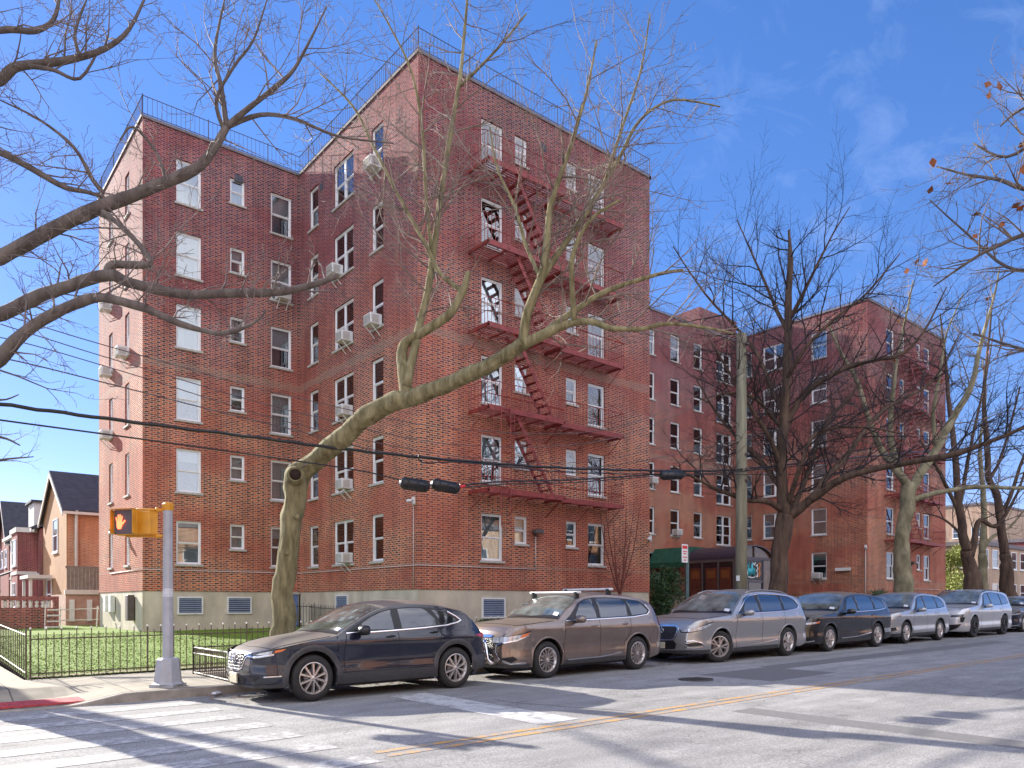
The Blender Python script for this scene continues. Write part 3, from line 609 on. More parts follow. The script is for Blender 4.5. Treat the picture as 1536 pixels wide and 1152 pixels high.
# ---- low level vents, door, pipes, lights and cameras (all fixed to the building)
def louver(ax, c, u0, u1, z0, z1):
    v = MB(); fr = .06
    def bx(a, b_, o0, o1, lo, hi, mi=0):
        if ax == 'Y': v.box(a, b_, c - o1, c - o0, lo, hi, mi)
        else: v.box(c - o1, c - o0, a, b_, lo, hi, mi)
    bx(u0 - fr, u0, -.03, .03, z0 - fr, z1 + fr, 1); bx(u1, u1 + fr, -.03, .03, z0 - fr, z1 + fr, 1); bx(u0, u1, -.03, .031, z1, z1 + fr, 1); bx(u0, u1, -.03, .031, z0 - fr, z0, 1)
    bx(u0, u1, -.02, -.01, z0, z1, 2)
    n = int((z1 - z0) / .075)
    for i in range(n): z = z0 + (z1 - z0) * (i + .5) / n; bx(u0, u1, -.008, .02, z - .022, z + .018)
    part(v, 'vent_louver', [M['louver'], M['plastic'], M['dark']])
louver('Y', 30.7, 8.6, 9.45, 1.2, 1.78); louver('Y', 30.7, 10.5, 11.38, 1.2, 1.78); louver('X', 13.5, 26.3, 27.2, 1.25, 1.85); louver('Y', 21.26, 16.2, 17.15, 1.1, 1.72)
v = MB(); v.box(12.55, 13.40, 30.62, 30.70, .38, 1.95, 0); v.box(12.45, 12.55, 30.58, 30.7, .38, 2.05, 1); v.box(12.55, 13.48, 30.58, 30.7, 1.95, 2.046, 1); d_ = part(v, 'basement_door', [M['blue_door'], M['sill']])
v = MB(); v.lathe([(0, -.07), (.03, -.07), (.03, 0)], 10, 'y', (12.66, 30.62, 1.1)); v.build('door_knob', M['alu'], d_)
def pipe(pts, r=.017, name='conduit'): v = MB(); v.tube(pts, r, 6); part(v, name, M['pipe'])
pipe([(7.27, 36, 2.85), (7.27, 30.67, 2.85), (13.47, 30.67, 2.85), (13.47, 21.23, 2.85), (18.65, 21.23, 2.85)])
pipe([(18.65, 21.23, 2.85), (18.65, 21.23, 4.15)]); pipe([(13.46, 21.5, 2.1), (13.46, 21.5, 4.95)]); pipe([(45.37, 21.5, .4), (45.37, 21.5, 4.95)], .03, 'downpipe')
pipe([(51.4, 21.37, 2.5), (51.4, 21.37, 4.1)]); pipe([(51.4, 21.37, 2.5), (56, 21.37, 2.5)])
def flood(x, y, z, s=1):
    v = MB(); v.box(x - .2 * s, x + .2 * s, y - .3, y - .04, z, z + .16, bev=.02); v.box(x - .05, x + .05, y - .06, y, z - .1, z + .1); v.quad((x - .17 * s, y - .29, z - .004), (x + .17 * s, y - .29, z - .004), (x + .17 * s, y - .1, z - .004), (x - .17 * s, y - .1, z - .004), 1); part(v, 'floodlight', [M['rail'], M['plastic']])
flood(18.65, 21.26, 4.18); flood(51.4, 21.4, 4.1)
v = MB(); v.box(45.12, 45.4, 22.4, 23.3, 3.55, 3.75, bev=.02); part(v, 'floodlight', M['plastic'])
def seccam(x, y, z, side):
    v = MB(); v.box(x - .08, x + .0, y - .06, y + .06, z - .08, z + .08, bev=.01); v.tube([(x - .05, y, z - .02), (x - .2, y - .1, z - .05)], .02, 6); v.tube([(x - .12, y - .05, z - .05), (x - .40, y - .2, z - .1)], .05, 10); v.lathe([(0, 0), (.06, 0), (.07, .1), (0, .12)], 12, 'z', (x - .04, y - .02, z - .18)); part(v, 'security_camera', M['plastic'])
seccam(13.5, 21.5, 5.05, 0); seccam(45.4, 21.5, 5.0, 0); seccam(25.2 - .0, 21.2, 4.4, 0)
for y_ in (35.2, 36.2): v = MB(); v.box(7.12, 7.3, y_, y_ + .4, 1.2, 1.9, 0, .01); part(v, 'meter_box', M['plastic'])
v = MB(); v.box(7.05, 7.3, 31.9, 32.3, .9, 1.9, 0, .02); part(v, 'utility_box', M['rail'])
v = MB(); v.tube([(7.29, 33.9, 4.6), (7.05, 33.9, 4.65), (6.95, 33.9, 4.5)], .06, 8); v.lathe([(.02, .12), (.12, .1), (.16, 0), (.0, -.02)], 14, 'z', (6.92, 33.9, 4.38)); part(v, 'wall_lamp', M['plastic'])
for (ax, c, u) in (('Y', 30.7, 10.75), ('X', 13.5, 28.4), ('Y', 21.26, 18.9)):     # small vents below the roof
    v = MB(); z = 18.95 - (.6 if ax == 'X' else .25)
    if ax == 'Y': v.box(u, u + .32, c - .015, c + .05, z, z + .28)
    else: v.box(c - .015, c + .05, u, u + .3, z, z + .28)
    part(v, 'wall_vent', M['dark'])
# ---- entrance: green canopy from the door, vaulted vestibule in front
v = MB(); x0, x1, y0, y1, ze = 36.3, 40.0, 24.5, 27.9, 4.05
n = 16
def arc(i, y, rx=1.85, rz=.85): a = math.pi * i / n; return ((x0 + x1) / 2 - rx * math.cos(a), y, ze + rz * math.sin(a))
for i in range(n):
    v.quad(arc(i, y0 - .15), arc(i + 1, y0 - .15), arc(i + 1, y1), arc(i, y1), 0)
    v.quad(arc(i, y0 - .15, 1.79, .79), arc(i + 1, y0 - .15, 1.79, .79), arc(i + 1, y0 - .15), arc(i, y0 - .15), 1)
    v.quad(((x0 + x1) / 2, y0, ze), arc(i, y0, 1.79, .79), arc(i + 1, y0, 1.79, .79), ((x0 + x1) / 2, y0, ze), 2) if False else v.add([((x0 + x1) / 2, y0, ze), arc(i, y0, 1.79, .79), arc(i + 1, y0, 1.79, .79)], [(0, 1, 2)], 2)
for (a, c) in ((x0, x0 + .12), (x1 - .12, x1), (x0 + .62, x0 + .74), (x1 - 1.0, x1 - .88)): v.box(a, c, y0 - .06, y0 + .06, .3, ze - .001, 1)
v.box(x0, x1, y0 - .07, y0 + .07, ze, ze + .16, 1); v.box(x0 + .74, x1 - 1.0, y0 - .05, y0 + .05, 2.75, 2.87, 1); v.box(x0 + 1.8, x0 + 1.87, y0 - .065, y0 + .04, ze + .16, ze + .83, 1)
v.box(x0 + .1, x0 + .62, y0 - .02, y0 + .02, .35, ze, 2); v.box(x1 - .88, x1 - .1, y0 - .02, y0 + .02, .35, ze, 2); v.box(x0 + .74, x1 - 1.0, y0, y0 + .03, 2.87, ze, 3); 
for yy in (y0 + .08, 25.6, 26.7, y1): v.box(x0 - .02, x0 + .08, yy - .05, yy + .05, .3, ze, 4)
v.box(x0 - .03, x0 + .09, y0, y1, ze - .14, ze + .002, 4); v.box(x0 + .02, x0 + .04, y0 + .1, y1, .3, ze - .14, 3)
ev = part(v, 'entrance_vestibule', [M['dark_roof'], mat('dark bronze frame', (.10, .085, .10), .45, metal=.4), mat('bronze tinted panel', (.10, .055, .03), .12, var=.5, scale=2), M['dark_glass'], M['rail']])
v = MB(); v.box(x0 + .78, x0 + 1.30, y0 + .0, y0 + .05, .35, 2.75, 0); v.box(x0 + 1.36, x1 - 1.04, y0 + .0, y0 + .05, .35, 2.75, 0); v.bar((x0 + 1.45, y0 - .05, 1.2), (x0 + 1.45, y0 - .05, 1.9), .02, 6, 1); v.build('entrance_door', [M['dark_glass'], M['alu']], ev)
for yy in (24.75, 25.7, 26.8):
    v = MB(); v.box(x0 - .005, x0 + .018, yy, yy + .75, .4, 3.6, 0); v.box(x0 - .012, x0 + .0, yy + .1, yy + .65, 3.0, 3.45, 1); v.build('side_panel', [M['wood_red'], mat('amber door pane', (.20, .065, .02), .3)], ev)
sg = MB(); zc = 3.45; yy = y0 - .03      # lettering board over the door: pale swash letters, teal and orange
def stroke(pts, r, mi):
    sg.tube([(x0 + .78 + p[0] * 1.75, yy - .02, zc - .48 + p[1] * .95) for p in pts], r, 6, mi)
sg.box(x0 + .76, x1 - 1.02, yy - .008, yy + .02, 2.9, 4.02, 3)
stroke([(.14, .55), (.06, .62), (.03, .4), (.08, .15), (.17, .1), (.2, .3), (.18, .55)], .035, 0)
stroke([(.12, .95), (.2, .7), (.28, .95), (.25, .5), (.2, .15)], .05, 1); stroke([(.3, .2), (.3, .6), (.36, .62), (.38, .25), (.44, .6), (.46, .9)], .05, 1); stroke([(.46, .9), (.5, .3), (.55, .15), (.6, .5), (.55, .6)], .055, 1)
stroke([(.25, .1), (.45, .05), (.62, .1)], .035, 0); stroke([(.5, .95), (.58, .8), (.66, .98)], .035, 0); stroke([(.68, .75), (.76, .85), (.8, .6), (.72, .5), (.8, .35), (.76, .1), (.66, .15)], .04, 0); stroke([(.82, .9), (.93, .95), (.88, .6), (.92, .3), (.84, .1)], .05, 2)
sg.build('lettering_sign', [M['signwhite'], M['teal'], M['orange'], M['black']], ev)
v = MB()
v.quad((36.2, 27.9, 4.02), (36.2, 30.7, 4.02), (36.9, 30.7, 4.95), (36.9, 27.9, 4.95), 0); v.quad((36.9, 27.9, 4.95), (36.9, 30.7, 4.95), (40.2, 30.7, 4.95), (40.2, 27.9, 4.95), 0)
v.box(36.17, 36.2, 27.9, 30.7, 3.7, 4.02, 0); v.add([(36.2, 27.9, 4.02), (36.9, 27.9, 4.95), (40.2, 27.9, 4.95), (40.2, 27.9, 4.02)], [(0, 1, 2, 3)])
part(v, 'green_awning', M['green_cloth'])
v = MB(); v.box(36.9, 38.3, 30.55, 30.72, .4, 3.5, 0); v.box(37.0, 38.2, 30.5, 30.56, .5, 3.3, 1); part(v, 'lobby_door', [M['alu'], M['dark_glass']])
# ---- window air conditioners (each one lifts out, so each is a thing)
ORD = ['ground', 'second', 'third', 'fourth', 'fifth', 'top']
acp = empty('air_conditioner', (0, 0, 0))
v = MB(); v.box(-.27, .27, -.42, .05, 0, .38, 0, .015); v.build('casing', M['plastic'], acp)
v = MB()
for i in range(9): v.box(-.24, .24, -.432, -.422, .04 + i * .034, .055 + i * .034)
for i in range(8):
    for s in (-1, 1): v.box(s * .275 - .004, s * .275 + .004, -.36, -.1, .05 + i * .034, .065 + i * .034)
v.build('grille', M['sill'], acp)
for s in (-.2, .2): v = MB(); v.bar((s, -.36, -.01), (s, .0, -.36), .018); v.build('bracket', M['plastic'], acp)
acn = 0
def ac(ax, c, u, z, label):
    global acn
    o = acp if acn == 0 else copy_tree(acp); acn += 1
    o.location = (u, c, z) if ax == 'Y' else (c, u, z); o.rotation_euler = (0, 0, 0 if ax == 'Y' else R(-90))
    tag(o, label, 'air conditioner', 'window air conditioners')
for k in (0, 1, 2, 3, 4): ac('X', 13.5, 26.2 if k != 4 else 27.0, S + PITCH * k + .02, 'white air conditioner in the %s floor double window of the side wall beside the tree' % ORD[k])
ac('X', 13.5, 24.0, S + PITCH * 5 + .02, 'white air conditioner in the top floor window nearest the tall brick corner')
ac('X', 13.5, 24.0, S + PITCH * 3 + .02, 'white air conditioner in the fourth floor window nearest the tall brick corner')
ac('X', 7.3, 33.1, 11.4, 'white air conditioner low under a fourth floor slit window of the sunlit end wall')
for (u, z, w_) in ((36.0, 14.1, 'fifth'), (36.0, 11.3, 'fourth'), (36.0, 8.6, 'third')): ac('X', 7.3, u, z, 'white air conditioner under the far %s floor window of the sunlit end wall' % w_)
ac('Y', 30.7, 38.9, S + PITCH * 1 + .02, 'white air conditioner in the second floor window above the green awning')
ac('Y', 30.7, 36.5, S + PITCH * 2 + .3, 'white air conditioner in the courtyard window beside the brick corner')
ac('X', 45.4, 24.5, S + .02, 'white air conditioner in the ground floor window behind the dark tree')
ac('Y', 30.7, 12.7, S + PITCH * 4 + .02, 'white air conditioner in the fifth floor window of the left wing behind the branch')
# ================================================================ CARS
def car_paint(name, col, metal=.5, rough=.28, flake=.0):
    m = bpy.data.materials.new(name); nt, N, L, P = _nodes(m)
    P.inputs['Base Color'].default_value = (*col, 1); P.inputs['Metallic'].default_value = metal; P.inputs['Roughness'].default_value = rough; P.inputs['Specular IOR Level'].default_value = .25
    P.inputs['Coat Weight'].default_value = 1.0; P.inputs['Coat Roughness'].default_value = .03; P.inputs['Coat IOR'].default_value = 1.62 if sum(col) < .1 else 1.75
    tc = N.new('ShaderNodeTexCoord'); n = N.new('ShaderNodeTexNoise'); n.inputs['Scale'].default_value = 3; n.inputs['Detail'].default_value = 8; L.new(tc.outputs['Object'], n.inputs['Vector'])
    # patchy dust film; upward faces also get sunlit brightness in their colour
    mr = N.new('ShaderNodeMapRange'); mr.inputs['From Min'].default_value = .35; mr.inputs['From Max'].default_value = .8; mr.inputs['To Max'].default_value = .02 if sum(col) < .3 else .14; L.new(n.outputs[0], mr.inputs[0])
    x = N.new('ShaderNodeMix'); x.data_type = 'RGBA'; x.inputs['A'].default_value = (*col, 1); x.inputs['B'].default_value = (.44, .39, .32, 1); 
    gn = N.new('ShaderNodeNewGeometry'); sn = N.new('ShaderNodeSeparateXYZ'); L.new(gn.outputs['Normal'], sn.inputs[0])      # upward faces paler: settled dust plus the sunlit bonnet look painted in
    mz = N.new('ShaderNodeMapRange'); mz.inputs['From Min'].default_value = .72; mz.inputs['From Max'].default_value = .94; mz.inputs['To Max'].default_value = .5; L.new(sn.outputs['Z'], mz.inputs[0])
    mxz = N.new('ShaderNodeMath'); mxz.operation = 'MAXIMUM'; L.new(mr.outputs[0], mxz.inputs[0]); L.new(mz.outputs[0], mxz.inputs[1]); L.new(mxz.outputs[0], x.inputs['Factor'])
    mt_ = N.new('ShaderNodeMath'); mt_.operation = 'MULTIPLY_ADD'; mt_.inputs[1].default_value = -1.6; mt_.inputs[2].default_value = 1.0; mt_.use_clamp = True; L.new(mz.outputs[0], mt_.inputs[0]); L.new(mt_.outputs[0], P.inputs['Coat Weight']); L.new(x.outputs['Result'], P.inputs['Base Color'])
    r2 = N.new('ShaderNodeMapRange'); r2.inputs['To Min'].default_value = .01; r2.inputs['To Max'].default_value = .05; L.new(n.outputs[0], r2.inputs[0]); L.new(r2.outputs[0], P.inputs['Coat Roughness'])
    return m
M['tyre'] = mat('tyre rubber', (.022, .021, .02), .8, var=.3, scale=9)
M['rim'] = mat('alloy rim', (.62, .58, .55), .3, metal=.85, var=.1); M['rim_dark'] = mat('dark alloy rim', (.04, .04, .045), .3, metal=.7)
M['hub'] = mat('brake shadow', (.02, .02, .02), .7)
M['clad'] = mat('grey plastic cladding', (.05, .05, .053), .5, var=.15, scale=14)
M['carglass'] = mat('tinted car glass', (.012, .016, .02), .02, coat=1.0, spec=1.0); M['carglass'].node_tree.nodes['Principled BSDF'].inputs['Coat IOR'].default_value = 1.6
M['windscreen'] = mat('windscreen glass', (.13, .15, .14), .03, coat=1.0, spec=.8, var=.6, scale=2.2, detail=2)
M['chrome'] = mat('chrome', (.78, .78, .80), .12, metal=1.0)
M['lamp'] = mat('headlamp lens', (.55, .58, .62), .06, coat=1.0, var=.5, scale=16, metal=.3); M['lampd'] = mat('dark headlamp lens', (.05, .05, .06), .06, coat=1.0)
M['amber'] = mat('amber reflector', (.75, .16, .03), .2, coat=1.0); M['red'] = mat('red lamp lens', (.50, .012, .02), .15, coat=1.0)
M['grille'] = mat('black grille mesh', (.012, .012, .013), .3, bump=.9, bscale=60); M['plate'] = mat('number plate', (.62, .58, .42), .5, var=.2, scale=30)
M['seam'] = mat('panel gap', (.004, .004, .004), .8); M['paper'] = mat('paper on dashboard', (.7, .72, .75), .6)

def interp(tab, x, smooth=True):
    if x <= tab[0][0]: return tab[0][1]
    if x >= tab[-1][0]: return tab[-1][1]
    for i in range(len(tab) - 1):
        if tab[i][0] <= x <= tab[i + 1][0]:
            x0, y0 = tab[i]; x1, y1 = tab[i + 1]; h = x1 - x0; t = (x - x0) / h
            if not smooth: return y0 + (y1 - y0) * t
            def sl(k):
                if k <= 0 or k >= len(tab) - 1: k2 = max(0, min(len(tab) - 2, k if k <= 0 else k - 1)); return (tab[k2 + 1][1] - tab[k2][1]) / (tab[k2 + 1][0] - tab[k2][0])
                a = (tab[k][1] - tab[k - 1][1]) / (tab[k][0] - tab[k - 1][0]); b = (tab[k + 1][1] - tab[k][1]) / (tab[k + 1][0] - tab[k][0])
                return 0 if a * b <= 0 else 2 * a * b / (a + b)
            m0, m1 = sl(i) * h, sl(i + 1) * h
            return (2*t**3-3*t*t+1)*y0 + (t**3-2*t*t+t)*m0 + (-2*t**3+3*t*t)*y1 + (t**3-t*t)*m1
class Car:
    """one parked car; local x runs from nose (0) to tail, y across (near side is -y), z up"""
    def __init__(s, sp):
        s.sp = sp; s.L = sp['L']; s.W = sp['W'] / 2; s.top = sp['top']; s.sec = sp.get('sec', [(.18, .90), (.30, .965), (.42, .985), (.57, .962), (.72, .978), (.86, 1.0), (.92, .985), (.98, .955), (1.08, .92), (1.3, .845), (1.5, .765), (1.75, .68)])
        s.ff = sp.get('lf', [(.15, .13), (.3, .03), (.45, 0), (.65, .015), (.8, .05), (.95, .12), (1.1, .2)])
        s.fr = sp.get('lr', [(.15, .14), (.32, .02), (.5, 0), (.75, .03), (.95, .07), (1.1, .14), (1.3, .26)])
        s.sill = sp.get('sill', .23); s.wr = sp['wr']; s.Ra = s.wr + .065; s.xw = (sp['fo'], sp['fo'] + sp['wb'])
        s.fc, s.rc = sp.get('fc', .75), sp.get('rc', .55); s.fk, s.rk = sp.get('fk', .27), sp.get('rk', .17)
        s.sf = s.W * (1 - s.fk) ; s.sr = s.W * (1 - s.rk)
    def plan(s, x):
        f = 1.0
        if x < s.fc: f *= 1 - s.fk * ((s.fc - x) / s.fc) ** 3
        if x > s.L - s.rc: f *= 1 - s.rk * ((x - (s.L - s.rc)) / s.rc) ** 3
        return f
    def ztop(s, x): return interp(s.top, x)
    def crown(s, x): return interp(s.sp.get('crown', [(0, .05), (.6, .06), (1.3, .05), (2.0, .07), (s.L - .7, .07), (s.L, .05)]), x, False)
    def zs(s, x): return s.ztop(x) - s.crown(x)
    def zb(s, x):
        z = s.sill
        for xc in s.xw:
            d = abs(x - xc); lim = math.sqrt(max(0, s.Ra ** 2 - (s.wr - s.sill) ** 2)) if s.wr > s.sill else s.Ra
            if d < lim - 1e-4: z = max(z, s.wr + math.sqrt(max(0, s.Ra ** 2 - d * d)))
        if x < .5: z = max(z, s.sill + .0)
        if x > s.L - .5: z = max(z, s.sill + .12 * ((x - (s.L - .5)) / .5))
        return z
    def wid(s, x, z): return s.W * s.plan(x) * interp(s.sec, z)
    def warp(s, x, y, z):
        g = max(0, 1 - x / .6) ** 2 if x < .6 else 0; k = max(0, 1 - (s.L - x) / .6) ** 2 if x > s.L - .6 else 0
        q = min(1, (abs(y) / (s.W * .75)) ** 2)
        return Vector((x + (interp(s.ff, z) - .09 * (1 - q)) * g - (interp(s.fr, z) - .06 * (1 - q)) * k, y, z))
    def P(s, u, z, sg=-1):
        if u < 0: f = max(-1, 1 + u / s.sf); return s.warp(0, sg * s.wid(0, z) * f, z)
        if u > s.L: f = max(-1, 1 - (u - s.L) / s.sr); return s.warp(s.L, sg * s.wid(s.L, z) * f, z)
        return s.warp(u, sg * s.wid(u, z), z)
    def Po(s, u, z, off, sg=-1):
        e = .012; p = s.P(u, z, sg); a = s.P(u + e, z, sg) - s.P(u - e, z, sg); b = s.P(u, z + e, sg) - s.P(u, z - e, sg); n = a.cross(b)
        if n.length < 1e-9: return p
        n.normalize(); ref = Vector((p.x - s.L / 2, p.y, 0)); ref.x *= .3
        if n.dot(ref) < 0: n = -n
        return p + n * off
    def T(s, x, v, sg=-1, off=0):
        zsd = s.zs(x); y = s.wid(x, zsd) * (1 - v); z = zsd + s.crown(x) * (1 - (1 - v) ** 2.4) + off; return s.warp(x, sg * y, z)
    def body(s):
        b = MB(); xs = set(); n = 90
        for i in range(n + 1): xs.add(round(s.L * i / n, 4))
        for i in range(1, 8): xs.add(.012 * i * i / 2); 
        for xc in s.xw:
            lim = math.sqrt(s.Ra ** 2 - (s.wr - s.sill) ** 2)
            for sg in (-1, 1): xs.add(xc + sg * (lim - 2e-4)); xs.add(xc + sg * (lim + 2e-4))
            for i in range(25): xs.add(xc + (lim - 3e-4) * math.sin(R(-90 + 7.5 * i)))
        xs = sorted(x for x in xs if 0 <= x <= s.L); rows = 22; tv = [0, .03, .07, .13, .2, .3, .42, .55, .7, .85, 1]
        for sg in (-1, 1):
            us = [-s.sf * (1 - i / 12) for i in range(12)] + xs + [s.L + s.sr * i / 10 for i in range(1, 11)]
            grid = []
            for u in us:
                xx = min(max(u, 0), s.L); lo = s.zb(xx); hi = s.zs(xx)
                if u < 0: f = 1 + u / s.sf; hi = hi + s.crown(0) * (1 - f ** 2.4)
                if u > s.L: f = 1 - (u - s.L) / s.sr; hi = hi + s.crown(s.L) * (1 - max(0, f) ** 2.4)
                grid.append([s.P(u, lo + (hi - lo) * j / rows, sg) for j in range(rows + 1)])
            vs = [tuple(p) for c in grid for p in c]; m = rows + 1
            b.add(vs, [(i * m + j, (i + 1) * m + j, (i + 1) * m + j + 1, i * m + j + 1) for i in range(len(us) - 1) for j in range(rows)], 0, True)
            vs = [tuple(s.T(x, v, sg)) for x in xs for v in tv]; m = len(tv)
            b.add(vs, [(i * m + j, (i + 1) * m + j, (i + 1) * m + j + 1, i * m + j + 1) for i in range(len(xs) - 1) for j in range(m - 1)], 0, True)
        return b
    def patch(s, poly, off, mi=0, mb=None, step=.02, sg=-1):
        """fill a closed outline in (u, z) with a skin lying on the bodywork"""
        mb = mb or MB(); u0, u1 = min(p[0] for p in poly), max(p[0] for p in poly); n = max(2, int((u1 - u0) / step)); us = [u0 + (u1 - u0) * i / n for i in range(n + 1)]; us += [p[0] for p in poly]; us = sorted(set(round(u, 5) for u in us)); cols = []
        for u in us:
            uu = min(max(u, u0 + 1e-5), u1 - 1e-5); zz = []
            for i in range(len(poly)):
                (a, za), (c, zc) = poly[i], poly[(i + 1) % len(poly)]
                if (a - uu) * (c - uu) < 0: zz.append(za + (zc - za) * (uu - a) / (c - a))
            cols.append((u, min(zz), max(zz)) if len(zz) > 1 else None)
        cols = [c for c in cols if c]; k = max(2, int(max(c[2] - c[1] for c in cols) / .05))
        vs = [tuple(s.Po(u, lo + (hi - lo) * j / k, off, sg)) for (u, lo, hi) in cols for j in range(k + 1)]; m = k + 1
        mb.add(vs, [(i * m + j, (i + 1) * m + j, (i + 1) * m + j + 1, i * m + j + 1) for i in range(len(cols) - 1) for j in range(k)], mi, True)
        return mb
    def strip(s, pts, w, off, mi=0, mb=None, sg=-1, sub=8):
        mb = mb or MB(); q = []
        for i in range(len(pts) - 1):
            for j in range(sub): t = j / sub; q.append((pts[i][0] * (1 - t) + pts[i + 1][0] * t, pts[i][1] * (1 - t) + pts[i + 1][1] * t))
        q.append(pts[-1]); vs = []
        for i, p in enumerate(q):
            a, c = q[max(i - 1, 0)], q[min(i + 1, len(q) - 1)]; dx, dz = c[0] - a[0], c[1] - a[1]; l = math.hypot(dx, dz) or 1; nx, nz = -dz / l * w / 2, dx / l * w / 2
            vs += [tuple(s.Po(p[0] - nx, p[1] - nz, off, sg)), tuple(s.Po(p[0], p[1], off + w * .15, sg)), tuple(s.Po(p[0] + nx, p[1] + nz, off, sg))]
        mb.add(vs, [(i * 3 + j, i * 3 + j + 3, i * 3 + j + 4, i * 3 + j + 1) for i in range(len(q) - 1) for j in range(2)], mi, True); return mb
    def ring(s, xc, r0, r1, off, mi=0, mb=None, sg=-1, a0=-22, a1=202):
        mb = mb or MB(); n = 44; vs = []
        for i in range(n + 1):
            a = R(a0 + (a1 - a0) * i / n)
            for j in range(5):
                r = r0 + (r1 - r0) * j / 4; o = off if 0 < j < 4 else (off * .2 if j == 4 else off * .9)
                z = max(s.sill - .0, s.wr + r * math.sin(a)); vs.append(tuple(s.Po(xc + r * math.cos(a), z, o, sg)))
        mb.add(vs, [(i * 5 + j, i * 5 + 5 + j, i * 5 + 6 + j, i * 5 + 1 + j) for i in range(n) for j in range(4)], mi, True)
        # inner return of the arch
        vs = []
        for i in range(n + 1):
            a = R(a0 + (a1 - a0) * i / n); z = max(s.sill, s.wr + r0 * math.sin(a)); p = s.Po(xc + r0 * math.cos(a), z, off * .9, sg); vs += [tuple(p), (p.x, p.y - sg * .06, p.z)]
        mb.add(vs, [(i * 2, i * 2 + 2, i * 2 + 3, i * 2 + 1) for i in range(n)], mi, True)
        return mb
    def toppatch(s, x0, x1, v0, off, mi=0, mb=None, dx=0.0, step=.05):
        mb = mb or MB(); n = max(3, int((x1 - x0) / step)); vt = [v0 + (1 - v0) * j / 8 for j in range(9)]; row = [(v, -1) for v in vt] + [(v, 1) for v in reversed(vt[:-1])]
        vs = []
        for i in range(n + 1):
            for (v, sg) in row:
                x = x0 + (x1 - x0) * i / n + dx * (1 - v); vs.append(tuple(s.T(x, v, sg, off)))
        m = len(row); mb.add(vs, [(i * m + j, i * m + m + j, i * m + m + j + 1, i * m + j + 1) for i in range(n) for j in range(m - 1)], mi, True); return mb

def spokes(mb, r, style, y, mi):
    n, split, wd = style
    for i in range(n):
        a = 2 * math.pi * i / n
        for k in ((-1, 1) if split else (0,)):
            da = k * split; a0, a1 = a + da * .45, a + da
            p0, p1 = Vector((math.cos(a0) * r * .16, 0, math.sin(a0) * r * .16)), Vector((math.cos(a1) * r * .97, 0, math.sin(a1) * r * .97))
            d = (p1 - p0).normalized(); nn = Vector((-d.z, 0, d.x)); w0, w1 = wd * .75, wd * 1.1
            A = [p0 - nn * w0, p1 - nn * w1, p1 + nn * w1, p0 + nn * w0]; C = [p0 + nn * w0 * .5, p1 + nn * w1 * .55, p1 - nn * w1 * .55, p0 - nn * w0 * .5]
            yo = (y - .012, y + .0)
            b = [(p.x, y + .028, p.z) for p in A]; t = [(C[3].x, yo[0], C[3].z), (C[2].x, yo[1], C[2].z), (C[1].x, yo[1], C[1].z), (C[0].x, yo[0], C[0].z)]
            mb.add(b + t, [(4, 5, 6, 7), (0, 1, 5, 4), (1, 2, 6, 5), (2, 3, 7, 6), (3, 0, 4, 7)], mi)
def make_wheel(parent, r, rr, style, rimmat, loc, sg, steer=0):
    w = .225; T = MB(); h = w / 2
    prof = [(rr - .01, -h + .01), (rr + .012, -h), (rr + (r - rr) * .45, -h - .008), (r - .03, -h + .004), (r - .008, -h + .025), (r, -h + .05), (r, -.04), (r - .008, -.036), (r - .008, -.028), (r, -.024), (r, .024), (r - .008, .028), (r - .008, .036), (r, .04), (r, h - .05), (r - .008, h - .025), (r - .03, h), (rr + .01, h), (rr - .01, h - .01)]
    T.lathe([(a, b * -sg * -1 if False else b) for a, b in prof], 40, 'y')
    o = T.build('wheel', M['tyre'], parent); o.location = loc; o.rotation_euler = (0, 0, steer)
    rm = MB(); yf = sg * (h - .018)
    rm.lathe([(rr - .012, sg * (h - .005)), (rr + .004, sg * (h - .001)), (rr + .002, sg * (h - .012)), (rr - .022, sg * (h - .03)), (rr - .04, sg * .0)], 40, 'y', mi=0)
    rm.lathe([(0, sg * .01), (rr - .03, sg * .01)], 28, 'y', mi=1); rm.lathe([(0, sg * .035), (rr * .55, sg * .035), (rr * .55, sg * .01)], 24, 'y', mi=2)
    q = MB(); spokes(q, rr - .01, style, 0, 0); fl = 1 if sg < 0 else -1
    rm.add([(x, yf + y * fl, z) for (x, y, z) in q.v], q.f, 0)
    rm.lathe([(0, yf - fl * .006), (rr * .13, yf - fl * .004), (rr * .2, yf + fl * .006), (rr * .2, yf + fl * .03)], 16, 'y', mi=0)
    for i in range(5): a = 2 * math.pi * i / 5 + .3; rm.lathe([(0, yf - fl * .004), (.012, yf), (.012, yf + fl * .02)], 6, 'y', (math.cos(a) * rr * .3, 0, math.sin(a) * rr * .3), 1)
    rm.build('rim', [rimmat, M['hub'], M['alu']], o)
    return o
